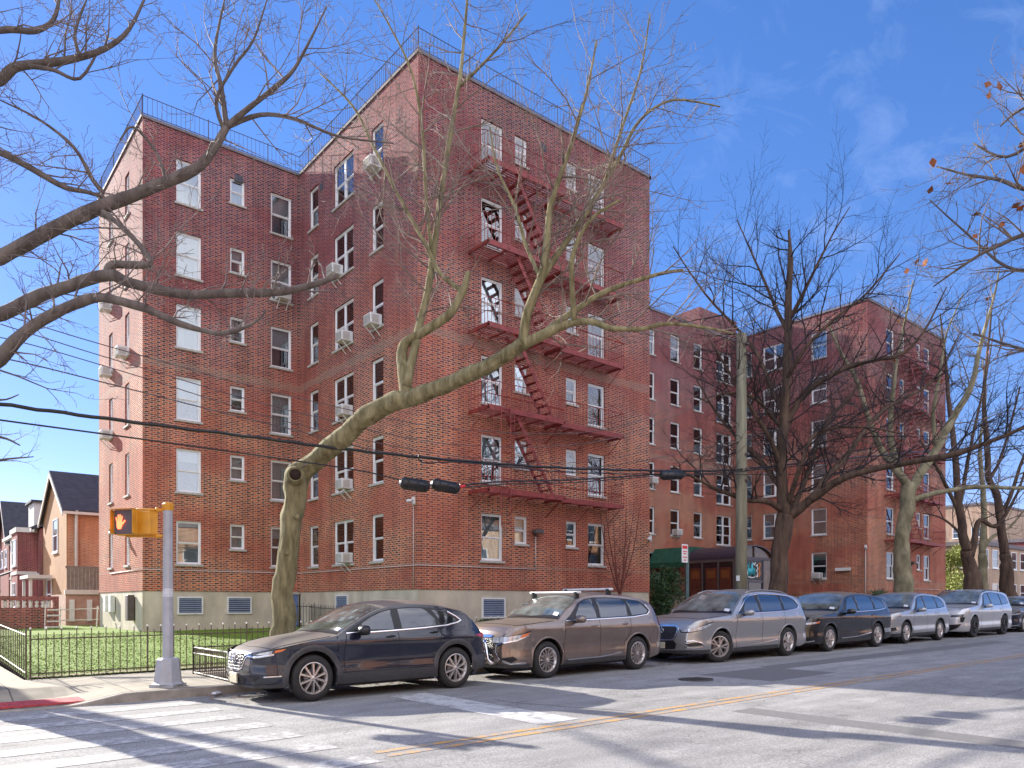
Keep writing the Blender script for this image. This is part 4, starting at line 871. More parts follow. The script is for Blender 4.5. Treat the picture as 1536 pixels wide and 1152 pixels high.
def make_car(name_label, sp, loc, scale, cat='car', group='cars parked along the kerb'):
    c = Car(sp); root = empty('parked_car', loc, sp.get('yaw', 0), name_label, cat, group); root.scale = (scale * sp.get('kx', 1), scale, scale * sp.get('kz', 1)); root.rotation_euler[1] = -math.atan(.0081)
    paint = sp['paint']; L_, W = c.L, c.W; wr = c.wr
    c.body().build('body', paint, root)
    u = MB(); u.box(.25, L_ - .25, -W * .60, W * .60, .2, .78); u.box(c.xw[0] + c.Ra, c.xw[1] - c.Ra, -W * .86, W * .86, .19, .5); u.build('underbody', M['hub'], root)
    for i, xc in enumerate(c.xw):
        for sg in (-1, 1):
            st = sp.get('steer', 0) if i == 0 else 0
            make_wheel(root, wr, sp['rr'], sp['spokes'], sp.get('rim', M['rim']), (xc, sg * (W - .135 - (.02 if st else 0)), wr), sg, st)
    # glass
    g = sp['dlo']
    for sg in (-1, 1): c.patch(g['outline'], .004, 0, sg=sg).build('window_surround', M['black'], root)
    for sg in (-1, 1):
        for poly in g['panes']: c.patch(poly, .009, 0, sg=sg).build('side_window', M['carglass'], root)
    wx = sp['wind']; c.toppatch(wx[0], wx[1], .06, .006, dx=.10).build('windscreen', M['windscreen'], root)
    tt = MB(); 
    wpm = MB(); c.toppatch(wx[0] - .10, wx[0] - .005, .06, .004, dx=.10, mb=wpm); wpm.build('cowl', M['black'], root)
    if sp.get('roofdark'): c.toppatch(wx[1] + .02, sp['rear'][0] - .1, .09, .004).build('roof_panel', M['carglass'], root)
    rx = sp['rear']; c.toppatch(rx[0], rx[1], .10, .006).build('rear_window', M['carglass'], root)
    # interior mirror / papers behind the screen
    p = c.T(wx[0] + .16, .25, -1, .012); v = MB()
    q = [c.T(wx[0] + .06, .30, -1, .011), c.T(wx[0] + .06, .14, -1, .011), c.T(wx[0] + .13, .14, -1, .011), c.T(wx[0] + .13, .30, -1, .011)]; v.quad(*q); v.build('dashboard_paper', M['paper'], root)
    # trim, seams
    if g.get('chrome'):
        for sg in (-1, 1): c.strip(g['chrome'], .022, .008, 0, sg=sg).build('window_trim', M['chrome'], root)
    v = MB()
    for sg in (-1, 1):
        for pts in sp['seams']: c.strip(pts, .011, .0015, 0, v, sg=sg)
    for (x0_, v0_) in ((wx[0] - .12, .0),):
        for sg in (-1, 1):
            pts = [c.T(.22 + (x0_ - .22) * i / 14, .055 + .05 * (1 - i / 14), sg, .003) for i in range(15)]; v.tube(pts, .004, 4)
    hp = [c.T(.16 + .06 * abs(j / 8), 1 - abs(j) / 8 * .9, -1 if j < 0 else 1, .003) for j in range(-8, 9)]; v.tube(hp, .004, 4)
    v.build('panel_gap', M['seam'], root)
    if sp.get('clad'):
        for sg in (-1, 1):
            for xc in c.xw: c.ring(xc, c.Ra - .004, c.Ra + sp['clad'], .014, 0, sg=sg).build('wheel_arch_cladding', M['clad'], root)
            z1 = c.sill + sp.get('rock', .15); c.patch([(c.xw[0] + c.Ra - .01, c.sill), (c.xw[1] - c.Ra + .01, c.sill), (c.xw[1] - c.Ra - .04, z1), (c.xw[0] + c.Ra + .04, z1)], .012, 0, sg=sg).build('sill_cladding', M['clad'], root)
        for sg in (-1, 1): c.patch([(L_ - .42, .30), (L_ + c.sr, .36), (L_ + c.sr, .62), (L_ + .1, .60), (L_ - .42, .52)], .008, 0, sg=sg).build('rear_bumper', M['clad'], root)
    else:
        for sg in (-1, 1):
            for xc in c.xw: c.ring(xc, c.Ra - .004, c.Ra + .026, .008, 0, sg=sg).build('wheel_arch_lip', paint if not sp.get('darklip') else M['clad'], root)
            c.patch([(c.xw[0] + c.Ra + .0, c.sill), (c.xw[1] - c.Ra - .0, c.sill), (c.xw[1] - c.Ra - .0, c.sill + .09), (c.xw[0] + c.Ra + .0, c.sill + .09)], .006, 0, sg=sg).build('sill_cladding', M['clad'], root)
    if sp.get('doorline'):
        for sg in (-1, 1): c.strip(sp['doorline'], .03, .004, 0, sg=sg).build('door_moulding', M['chrome'], root)
    # handles and mirrors
    for (hx, hz) in sp['handles']:
        for sg in (-1, 1):
            v = MB(); p = c.Po(hx, hz, .028, sg); a = c.Po(hx - .09, hz - .004, .006, sg); b2 = c.Po(hx + .09, hz + .004, .006, sg); v.tube([a, a.lerp(p, .75), p, b2.lerp(p, .75), b2], [.009, .014, .015, .014, .009], 8); v.build('door_handle', sp.get('handlemat', paint), root)
    mx_, mz = sp['mirror']
    for sg in (-1, 1):
        v = MB(); p = c.P(mx_, mz, sg); ctr = Vector((p.x - .03, p.y + sg * .16, p.z + .05)); n = 10
        ring = []
        for (dx, sc) in ((-.09, .15), (-.075, .55), (-.04, .9), (.0, 1.0), (.045, .97), (.06, .9)):
            ring.append([(ctr.x + dx, ctr.y + .125 * sc * math.copysign(abs(math.cos(t)) ** .7, math.cos(t)), ctr.z + .078 * sc * math.copysign(abs(math.sin(t)) ** .8, math.sin(t))) for t in [2 * math.pi * j / 16 for j in range(16)]])
        vs = [q for r_ in ring for q in r_]; fs = [(i * 16 + j, i * 16 + (j + 1) % 16, i * 16 + 16 + (j + 1) % 16, i * 16 + 16 + j) for i in range(5) for j in range(16)] + [tuple(range(15, -1, -1)), tuple(range(80, 96))]
        v.add(vs, fs, 0, True); v.tube([(p.x - .02, p.y, p.z - .0), (ctr.x, ctr.y - sg * .06, ctr.z - .06)], [.035, .025], 6, 1)
        v.build('wing_mirror', [sp.get('mirrormat', paint), M['black']], root)
    # roof rails / antenna
    if sp.get('rails'):
        for sg in (-1, 1):
            v = MB(); a, b2 = sp['rails']; pts = []
            for i in range(13): x = a + (b2 - a) * i / 12; q = c.T(x, .06, sg, 0); q.z += .035 * min(1, 6 * min(i / 12, 1 - i / 12)) + .005; pts.append(q)
            v.tube(pts, .016, 8); v.build('roof_rail', sp.get('railmat', M['chrome']), root)
    # lamps, grilles and the rest of the nose and tail
    for (nm, polys, m_, off, lab) in sp['face']:
        if nm == 'headlight':
            for sg in (-1, 1):
                for poly in polys: cu = sum(p[0] for p in poly) / len(poly); cz = sum(p[1] for p in poly) / len(poly); c.patch([(cu + (p[0] - cu) * 1.07, cz + (p[1] - cz) * 1.28) for p in poly], off - .003, 0, sg=sg, step=.015).build('headlight_surround', M['black'], root)
        for sg in (-1, 1):
            v = MB()
            for poly in polys: c.patch(poly, off, 0, v, sg=sg, step=.015)
            v.build(nm, m_, root)
    for (nm, pts, w_, m_) in sp.get('lines', []):
        for sg in (-1, 1): c.strip(pts, w_, .008, 0, sg=sg, sub=10).build(nm, m_, root)
    pz = sp['plate']; p = c.P(-c.sf, pz, -1); v = MB(); v.box(p.x - .035, p.x - .012, -.155, .155, pz - .075, pz + .075, 0, .004); v.build('number_plate', M['plate'], root)
    if sp.get('extra'): sp['extra'](c, root)
    return root, c
def scale_tab(t, k): return [(a * k, b) for a, b in t]
# -------- the near dark blue crossover
def emblem(c, root, z, r, m=None):
    p = c.P(-c.sf, z, -1); v = MB(); n = 20; v.tube([(p.x - .03, r * 1.25 * math.cos(2 * math.pi * i / n), z + r * math.sin(2 * math.pi * i / n)) for i in range(n + 1)], .008, 6)
    v.tube([(p.x - .03, -r * 1.0, z + r * .45), (p.x - .035, -r * .5, z + r * .1), (p.x - .035, 0, z - r * .35), (p.x - .035, r * .5, z + r * .1), (p.x - .03, r * 1.0, z + r * .45)], .008, 6); v.build('emblem', m or M['chrome'], root)
def ex1(c, root):
    emblem(c, root, .66, .07)
    v = MB()
    for i in range(7):
        z = .50 + i * .045; pts = [c.P(-c.sf + .30 * abs(k) / 6 * 1.0, z, -1 if k < 0 else 1) + Vector((-.012, 0, 0)) for k in range(-6, 7)]; v.tube(pts, .004, 4)
    v.build('grille_bar', M['alu'], root)
S1 = dict(L=4.395, W=1.795, wb=2.76, fo=.87, wr=.352, rr=.240, fk=.33, fc=.85, yaw=R(-1.2), kx=.93, sill=.235, paint=car_paint('dark blue car paint', (.003, .006, .020), .0, .4), spokes=(5, .30, .024),
 top=[(0, .70), (.06, .77), (.25, .85), (.6, .93), (1.0, .985), (1.25, 1.02), (1.5, 1.16), (1.8, 1.32), (2.1, 1.445), (2.4, 1.50), (2.8, 1.525), (3.2, 1.505), (3.6, 1.44), (3.85, 1.375), (4.05, 1.24), (4.22, 1.09), (4.30, .99), (4.36, .93), (4.395, .86)],
 crown=[(0, .05), (.6, .055), (1.2, .05), (1.6, .075), (2.1, .085), (3.6, .08), (4.0, .06), (4.395, .04)],
 wind=(1.30, 2.08), rear=(3.90, 4.22), roofdark=False,
 dlo=dict(outline=[(1.42, 1.01), (1.62, 1.12), (1.85, 1.235), (2.1, 1.325), (2.35, 1.375), (2.75, 1.40), (3.15, 1.38), (3.5, 1.31), (3.72, 1.20), (3.78, 1.155), (3.70, 1.12), (3.45, 1.075), (3.0, 1.05), (2.4, 1.02)],
   panes=[[(1.72, 1.05), (1.76, 1.15), (1.95, 1.245), (2.15, 1.315), (2.30, 1.345), (2.34, 1.35), (2.36, 1.045)], [(2.50, 1.05), (2.48, 1.365), (2.75, 1.378), (2.98, 1.37), (3.08, 1.32), (3.22, 1.19), (3.22, 1.085)], [(3.32, 1.10), (3.32, 1.16), (3.18, 1.345), (3.42, 1.305), (3.58, 1.235), (3.68, 1.165), (3.60, 1.12)]],
   chrome=[(1.45, 1.005), (2.0, 1.012), (2.4, 1.025), (3.0, 1.05), (3.45, 1.078), (3.70, 1.122), (3.79, 1.158), (3.70, 1.225), (3.52, 1.315)]),
 seams=[[(1.42, .40), (1.40, .62), (1.42, .85), (1.46, 1.0)], [(2.42, .25), (2.44, .6), (2.43, 1.0)], [(3.18, .58), (3.10, .62), (3.28, .82), (3.36, 1.05)], [(1.45, .40), (2.4, .40), (3.0, .42)]],
 handles=[(2.27, .93), (3.16, .97)], handlemat=M['black'], mirror=(1.72, 1.0), mirrormat=M['black'], clad=.085, rock=.17,
 face=[('grille', [[(-.68, .50), (-.68, .74), (-.28, .745), (-.24, .70), (-.30, .55), (-.42, .49)]], M['grille'], .006, 0),
       ('headlight', [[(-.20, .72), (-.10, .74), (.25, .80), (.42, .815), (.40, .79), (.2, .72), (-.05, .685), (-.18, .69)]], M['lampd'], .008, 0),
       ('lamp_lens', [[(.02, .725), (.08, .755), (.22, .785), (.22, .745), (.12, .72)]], M['lamp'], .011, 0),
       ('side_marker', [[(.25, .75), (.26, .792), (.42, .812), (.36, .775)]], M['amber'], .012, 0),
       ('lower_intake', [[(-.68, .27), (-.68, .40), (-.35, .40), (-.2, .36), (-.3, .27)]], M['black'], .006, 0),
       ('bumper_recess', [[(-.16, .36), (-.06, .42), (.08, .40), (.02, .34), (-.1, .32)]], M['black'], .008, 0),
       ('tail_light', [[(4.395 - .34, .90), (4.395 - .10, .93), (4.395 + .16, .93), (4.395 + .16, .83), (4.395 - .05, .83), (4.395 - .16, .86)]], M['red'], .009, 0),
       ('front_skirt', [[(-.68, .235), (.5, .235), (.47, .30), (.1, .29), (-.3, .265), (-.68, .265)]], M['clad'], .006, 0)],
 lines=[('grille_surround', [(-.66, .475), (-.42, .48), (-.28, .53), (-.21, .66), (-.15, .70), (.05, .69), (.25, .73)], .026, M['chrome']), ('front_trim', [(.12, .40), (.36, .41)], .018, M['chrome'])],
 plate=.36, extra=ex1)
make_car('dark blue compact crossover with grey wheel arch cladding, nearest the corner', S1, (4.30, 12.05, gz(4.42)), 1.05)
# -------- generic SUV profile used with different dimensions
def suv(L, W, H, wb, fo, wr, rr, paint, spk, hood=1.0, belt=1.0, boxy=0.0, **kw):
    k = L / 4.7; r = L - .0
    hood += .05; belt += .03
    top = [(0, hood - .14), (.05, hood - .06), (.20, hood - .015), (.6, hood + .02), (1.0 * k, hood + .05), (1.30 * k, hood + .075), (1.58 * k, hood + .29), (1.82 * k, H - .20), (2.06 * k, H - .07), (2.4 * k, H - .02), (2.8 * k, H), (3.4 * k, H - .025), (3.9 * k, H - .075 + .03 * boxy), (r - .48 + boxy * .16, H - .16), (r - .30 + boxy * .12, H - .31), (r - .14 + boxy * .05, belt + .12), (r - .06, belt - .02), (r, belt - .10)]
    o = H - .13
    d = dict(L=L, fk=.25, fc=.55, rk=.19, rc=.5, W=W, wb=wb, fo=fo, wr=wr, rr=rr, paint=paint, spokes=spk, top=top, sill=.24,
      crown=[(0, .05), (.6, .055), (1.2 * k, .05), (1.6 * k, .075), (2.1 * k, .08), (L - .7, .08), (L - .3, .06), (L, .04)],
      sec=[(.18, .90), (.30, .965), (.42, .985), (.58, .968), (.72, .982), (belt - .16, 1.0), (belt - .08, .985), (belt, .955), (belt + .1, .92), (belt + .3, .86), (H - .2, .795), (H, .73)],
      wind=(1.36 * k, 2.03 * k), rear=(L - .36, L - .13),
      dlo=dict(outline=[(1.50 * k, belt + .01), (1.70 * k, belt + .13), (1.95 * k, o - .12), (2.2 * k, o - .03), (2.45 * k, o), (2.9 * k, o + .005), (3.5 * k, o - .03), (3.9 * k, o - .075), (L - .66, o - .16), (L - .52, belt + .17), (L - .60, belt + .09), (3.6 * k, belt + .045), (2.4 * k, belt + .02)],
        panes=[[(1.80 * k, belt + .04), (1.86 * k, belt + .15), (2.02 * k, o - .12), (2.2 * k, o - .06), (2.40 * k, o - .03), (2.44 * k, belt + .045)], [(2.56 * k, belt + .05), (2.54 * k, o - .03), (2.9 * k, o - .02), (3.34 * k, o - .045), (3.42 * k, o - .12), (3.42 * k, belt + .07)], [(3.54 * k, belt + .08), (3.50 * k, o - .055), (3.85 * k, o - .095), (L - .72, o - .185), (L - .58, belt + .17), (L - .66, belt + .11)]],
        chrome=kw.pop('chromeline', [(1.52 * k, belt + .005), (2.4 * k, belt + .02), (3.6 * k, belt + .045), (L - .60, belt + .09), (L - .50, belt + .16), (L - .62, o - .15)])),
      seams=[[(1.47 * k, .30), (1.45 * k, .6), (1.50 * k, belt)], [(2.48 * k, .27), (2.52 * k, .6), (2.5 * k, belt + .02)], [(fo + wb - .42, .55), (fo + wb - .46, .62), (3.45 * k, .78), (3.50 * k, belt + .04)], [(L - .30, .62), (L - .28, .9)]],
      handles=[(2.33 * k, belt - .11), (3.30 * k, belt - .09)], mirror=(1.80 * k, belt - .01), plate=.46, face=[], lines=[])
    d.update(kw); return d
def tail(L, z, w=.3, h=.13): return ('tail_light', [[(L - w, z + .01), (L - w * .3, z + h * .6), (L + .1, z + h * .6), (L + .16, z - h * .3), (L - .02, z - h * .5), (L - w * .4, z - h * .25)]], M['red'], .009, 0)
# -------- brown SUV with roof bars and chrome guard
def ex2(c, root):
    v = MB()
    for s in (-1, 1): v.tube([(.02, s * .52, .33), (-.16, s * .50, .34), (-.20, s * .47, .42), (-.20, s * .42, .66), (-.17, s * .36, .74), (-.17, 0, .755)], .03, 10); v.tube([(.05, s * .45, .3), (-.17, s * .47, .38)], .02, 8)
    for z in (.42, .54): v.tube([(-.205, -.44, z), (-.215, 0, z), (-.205, .44, z)], .02, 8)
    v.build('bull_bar', M['chrome'], root)
    for i, x in enumerate((2.05, 3.05)):
        v = MB(); z = c.T(x, .1, -1).z + .11; y = c.T(x, .08, -1).y; n = 10
        v.tube([(x, y - .12 + (-2 * y + .24) * j / n, z) for j in range(n + 1)], .026, 8, 0)
        for s in (-1, 1): v.box(x - .06, x + .06, s * abs(y) - .035, s * abs(y) + .035, z - .13, z + .01, 1, .01)
        v.build('roof_bar', [M['plastic'], M['black']], root)
    v = MB()
    for i in range(6):
        z = .58 + i * .035; v.tube([c.P(-c.sf + .30 * abs(k) / 6, z, -1 if k < 0 else 1) + Vector((-.012, 0, 0)) for k in range(-6, 7)], .006, 4)
    v.build('grille_bar', M['chrome'], root)
P2 = car_paint('brown metallic car paint', (.20, .15, .125), .55, .35)
S2 = suv(4.70, 1.80, 1.67, 2.72, 1.01, .355, .238, P2, (14, 0, .014), kx=.95, hood=1.02, belt=1.05, rails=None, handlemat=P2,
  face=[('grille', [[(-.67, .56), (-.67, .78), (-.28, .78), (-.22, .70), (-.22, .36), (-.67, .33)]], M['grille'], .006, 0),
        ('headlight', [[(-.26, .80), (-.1, .80), (.30, .86), (.52, .90), (.46, .85), (.2, .76), (-.02, .71), (-.22, .70)]], M['lamp'], .009, 0),
        ('side_marker', [[(.28, .79), (.30, .855), (.50, .895), (.44, .84)]], M['amber'], .013, 0),
        ('front_fascia', [[(-.67, .80), (-.30, .80), (-.26, .85), (-.67, .86)]], M['chrome'], .007, 0),
        ('fog_recess', [[(.0, .42), (.16, .46), (.24, .40), (.12, .34), (.0, .34)]], M['black'], .008, 0),
        ('front_skirt', [[(-.67, .24), (.55, .24), (.54, .31), (.05, .31), (-.67, .30)]], M['clad'], .007, 0), tail(4.7, .98, .26, .22)],
  lines=[('front_trim', [(.48, .84), (.2, .74), (-.04, .69), (-.14, .64), (-.13, .52), (-.02, .38), (.12, .32), (.42, .325)], .034, M['chrome'])],
  doorline=[(1.55, .33), (2.5, .34), (3.15, .40)], plate=.50, extra=ex2)
make_car('brown SUV with roof bars and a chrome nudge bar, second from the corner', S2, (9.15, 12.10, gz(9.1)), 1.05)
# -------- grey three-row crossover, front wheels turned
def ex3(c, root):
    p = c.P(-c.sf, .76, -1); v = MB(); n = 22
    v.tube([(p.x - .03, .095 * math.cos(t), .76 + .055 * math.sin(t)) for t in [math.pi * (-.42 + 1.84 * i / n) for i in range(n + 1)]], .009, 6)
    v.tube([(p.x - .03, -.05, .70), (p.x - .035, 0, .775), (p.x - .03, .05, .70)], .009, 6); v.build('emblem', M['chrome'], root)
P3c = car_paint('grey metallic car paint', (.37, .37, .365), .6, .35)
S3 = suv(5.00, 1.96, 1.74, 2.90, .98, .375, .245, P3c, (5, .22, .026), hood=1.03, belt=1.09, steer=R(-24), railmat=P3c, rails=(2.3, 4.2), handlemat=M['chrome'],
  face=[('grille', [[(-.72, .55), (-.72, .85), (-.34, .85), (-.30, .80), (-.33, .62), (-.42, .56)]], M['grille'], .008, 0),
        ('headlight', [[(-.20, .79), (-.02, .80), (.35, .90), (.60, .945), (.50, .88), (.25, .79), (.0, .74), (-.16, .74)]], M['lamp'], .009, 0),
        ('lower_intake', [[(-.72, .32), (-.72, .52), (-.34, .53), (-.28, .46), (-.32, .34)]], M['black'], .008, 0),
        ('fog_light', [[(-.05, .46), (.10, .50), (.24, .49), (.28, .44), (.02, .41)]], M['black'], .009, 0),
        ('front_skirt', [[(-.72, .24), (.55, .24), (.53, .33), (.05, .33), (-.72, .29)]], M['clad'], .007, 0), tail(5.0, 1.03, .3, .2)],
  lines=[('grille_surround', [(-.70, .88), (-.34, .875), (-.27, .82), (-.29, .64), (-.38, .54), (-.70, .53)], .03, M['chrome']), ('front_trim', [(-.08, .38), (.12, .37), (.33, .40), (.26, .48), (.10, .535), (-.05, .52)], .026, M['chrome'])],
  doorline=[(1.6, .36), (2.6, .38), (3.35, .45)], plate=.42, extra=ex3)
S3['dlo']['chrome'] = [(1.58, 1.10), (1.82, 1.25), (2.1, 1.46), (2.4, 1.575), (2.9, 1.615), (3.6, 1.60), (4.1, 1.56), (4.38, 1.47), (4.50, 1.29), (4.38, 1.22), (3.8, 1.165), (2.5, 1.14), (1.6, 1.13)]
make_car('silver grey three-row crossover with its front wheel turned out, third from the corner', S3, (14.72, 12.0, gz(14.7)), 1.05)
# -------- black SUV
P4 = car_paint('black car paint', (.003, .003, .004), .0, .4)
S4 = suv(5.0, 1.98, 1.70, 2.89, .95, .37, .25, P4, (5, .28, .02), hood=1.02, belt=1.05, handlemat=P4,
  face=[('grille', [[(-.72, .52), (-.72, .80), (-.30, .82), (-.26, .74), (-.38, .54)]], M['grille'], .008, 0),
        ('headlight', [[(-.24, .80), (.0, .82), (.35, .87), (.30, .81), (0, .765), (-.22, .76)]], M['lamp'], .009, 0),
        ('side_marker', [[(.22, .80), (.24, .85), (.36, .865), (.31, .81)]], M['amber'], .012, 0),
        ('lower_intake', [[(-.72, .28), (-.72, .44), (-.1, .44), (.16, .38), (.02, .29)]], M['black'], .008, 0), tail(5.0, 1.0, .35, .14)],
  lines=[('front_trim', [(-.5, .275), (-.1, .28), (.2, .33)], .03, M['chrome'])], doorline=[(1.6, .36), (2.6, .38), (3.4, .46)], plate=.48)
make_car('glossy black SUV with bright alloy wheels between the two silver ones', S4, (20.15, 12.05, gz(20.1)), 1.04)
# -------- silver compact SUV
P5 = car_paint('silver car paint', (.42, .43, .44), .6, .35)
S5 = suv(4.62, 1.85, 1.69, 2.66, .92, .36, .24, P5, (5, .25, .024), hood=1.02, belt=1.03, handlemat=P5, darklip=True,
  face=[('grille', [[(-.67, .60), (-.67, .80), (-.25, .82), (-.05, .76), (-.2, .68), (-.35, .60)]], M['grille'], .008, 0),
        ('headlight', [[(-.22, .82), (.05, .84), (.42, .90), (.34, .84), (.1, .79), (-.18, .775)]], M['lamp'], .010, 0),
        ('lower_intake', [[(-.67, .34), (-.67, .50), (-.2, .50), (-.1, .40), (-.3, .34)]], M['black'], .008, 0),
        ('fog_recess', [[(-.06, .44), (.06, .53), (.22, .55), (.26, .47), (.1, .42)]], M['black'], .009, 0),
        ('front_skirt', [[(-.67, .24), (.5, .24), (.48, .36), (.0, .33), (-.67, .30)]], M['clad'], .007, 0), tail(4.62, 1.02, .24, .24)],
  lines=[('front_trim', [(-.5, .325), (-.15, .33), (.05, .39), (.3, .41)], .028, M['chrome'])], plate=.55)
make_car('light grey compact SUV parked beside the pale barked tree', S5, (25.55, 12.1, gz(25.5)), 1.04)
# -------- large pale SUV with dark wheels
P6 = car_paint('pale silver car paint', (.56, .57, .58), .5, .35)
S6 = suv(5.16, 2.0, 1.80, 3.10, .92, .40, .28, P6, (5, .25, .02), hood=1.10, belt=1.10, rim=M['rim_dark'], handlemat=P6, boxy=1.0, rails=(2.4, 4.4), railmat=M['black'],
  face=[('grille', [[(-.72, .55), (-.72, .88), (-.40, .88), (-.36, .84), (-.36, .60), (-.42, .55)]], M['grille'], .009, 0),
        ('headlight', [[(-.24, .77), (-.22, .83), (.12, .86), (.10, .78)]], M['lampd'], .010, 0),
        ('fog_recess', [[(.05, .58), (.04, .76), (.18, .77), (.14, .58)]], M['black'], .009, 0),
        ('lower_intake', [[(-.72, .28), (-.72, .46), (-.2, .48), (.08, .52), (.0, .38), (-.2, .28)]], M['black'], .008, 0), tail(5.16, 1.06, .25, .12)], lines=[], plate=.42)
make_car('large pale silver SUV with dark wheels and an upright grille', S6, (31.2, 12.05, gz(31.2)), 1.04)
# -------- last car, cut by the right edge
S7 = suv(4.6, 1.84, 1.52, 2.7, .92, .345, .235, car_paint('navy car paint', (.005, .009, .024), .0, .4), (5, .2, .02), hood=.98, belt=.98, darklip=False,
  face=[('grille', [[(-.67, .50), (-.67, .74), (-.25, .76), (-.2, .70), (-.35, .5)]], M['grille'], .008, 0), ('headlight', [[(-.2, .76), (.05, .78), (.4, .84), (.3, .76), (-.15, .71)]], M['lamp'], .010, 0),
        ('lower_intake', [[(-.67, .28), (-.67, .42), (-.1, .42), (.1, .36), (-.1, .28)]], M['black'], .008, 0), tail(4.6, .93, .3, .14)], lines=[('front_trim', [(-.4, .27), (0, .28), (.3, .32)], .028, M['chrome'])], plate=.46)
make_car('dark navy car, farthest of the parked row and cut by the frame edge', S7, (37.3, 12.1, gz(37.3)), 1.04)
make_car('dark car beyond the navy one', dict(S7), (42.8, 12.1, gz(42.8)), 1.04)
# ================================================================ TREES
def bark(name, c1, c2, scale=7, st=(1, 1, .18), b=.8):
    m = mat(name, c1, .92, col2=c2, scale=scale, stretch=st, bump=b, bscale=22, detail=10); m.node_tree.nodes['Principled BSDF'].inputs['Specular IOR Level'].default_value = .2; return m
M['bark_olive'] = bark('olive bark', (.105, .090, .044), (.30, .265, .145), 9, (1, 1, .22), 1.0); M['twig_olive'] = mat('olive twig', (.10, .075, .06), .8, col2=(.26, .20, .16), scale=1.5)
M['bark_grey'] = bark('grey bark', (.075, .06, .055), (.17, .145, .125)); M['twig_grey'] = mat('grey twig', (.10, .08, .075), .8, col2=(.24, .19, .17), scale=1.5)
M['bark_dark'] = bark('dark bark', (.05, .035, .028), (.15, .10, .07)); M['twig_dark'] = mat('dark twig', (.030, .022, .022), .8, var=.4, scale=1.5)
M['bark_pale'] = bark('pale peeling bark', (.13, .12, .07), (.34, .30, .19), 4, (1, 1, .5))
M['deadleaf'] = mat('dead leaf', (.22, .07, .02), .8, var=.4, scale=9); M['scar'] = mat('branch scar', (.025, .012, .008), .9)
def smooth_path(pts, sub=4):
    out = []
    for i in range(len(pts) - 1):
        p0 = pts[max(i - 1, 0)]; p1 = pts[i]; p2 = pts[i + 1]; p3 = pts[min(i + 2, len(pts) - 1)]
        for j in range(sub):
            t = j / sub; t2, t3 = t * t, t * t * t
            out.append(tuple(.5 * (2 * p1[k] + (p2[k] - p0[k]) * t + (2 * p0[k] - 5 * p1[k] + 4 * p2[k] - p3[k]) * t2 + (3 * p1[k] - p0[k] - 3 * p2[k] + p3[k]) * t3) for k in range(4)))
    out.append(pts[-1]); return out
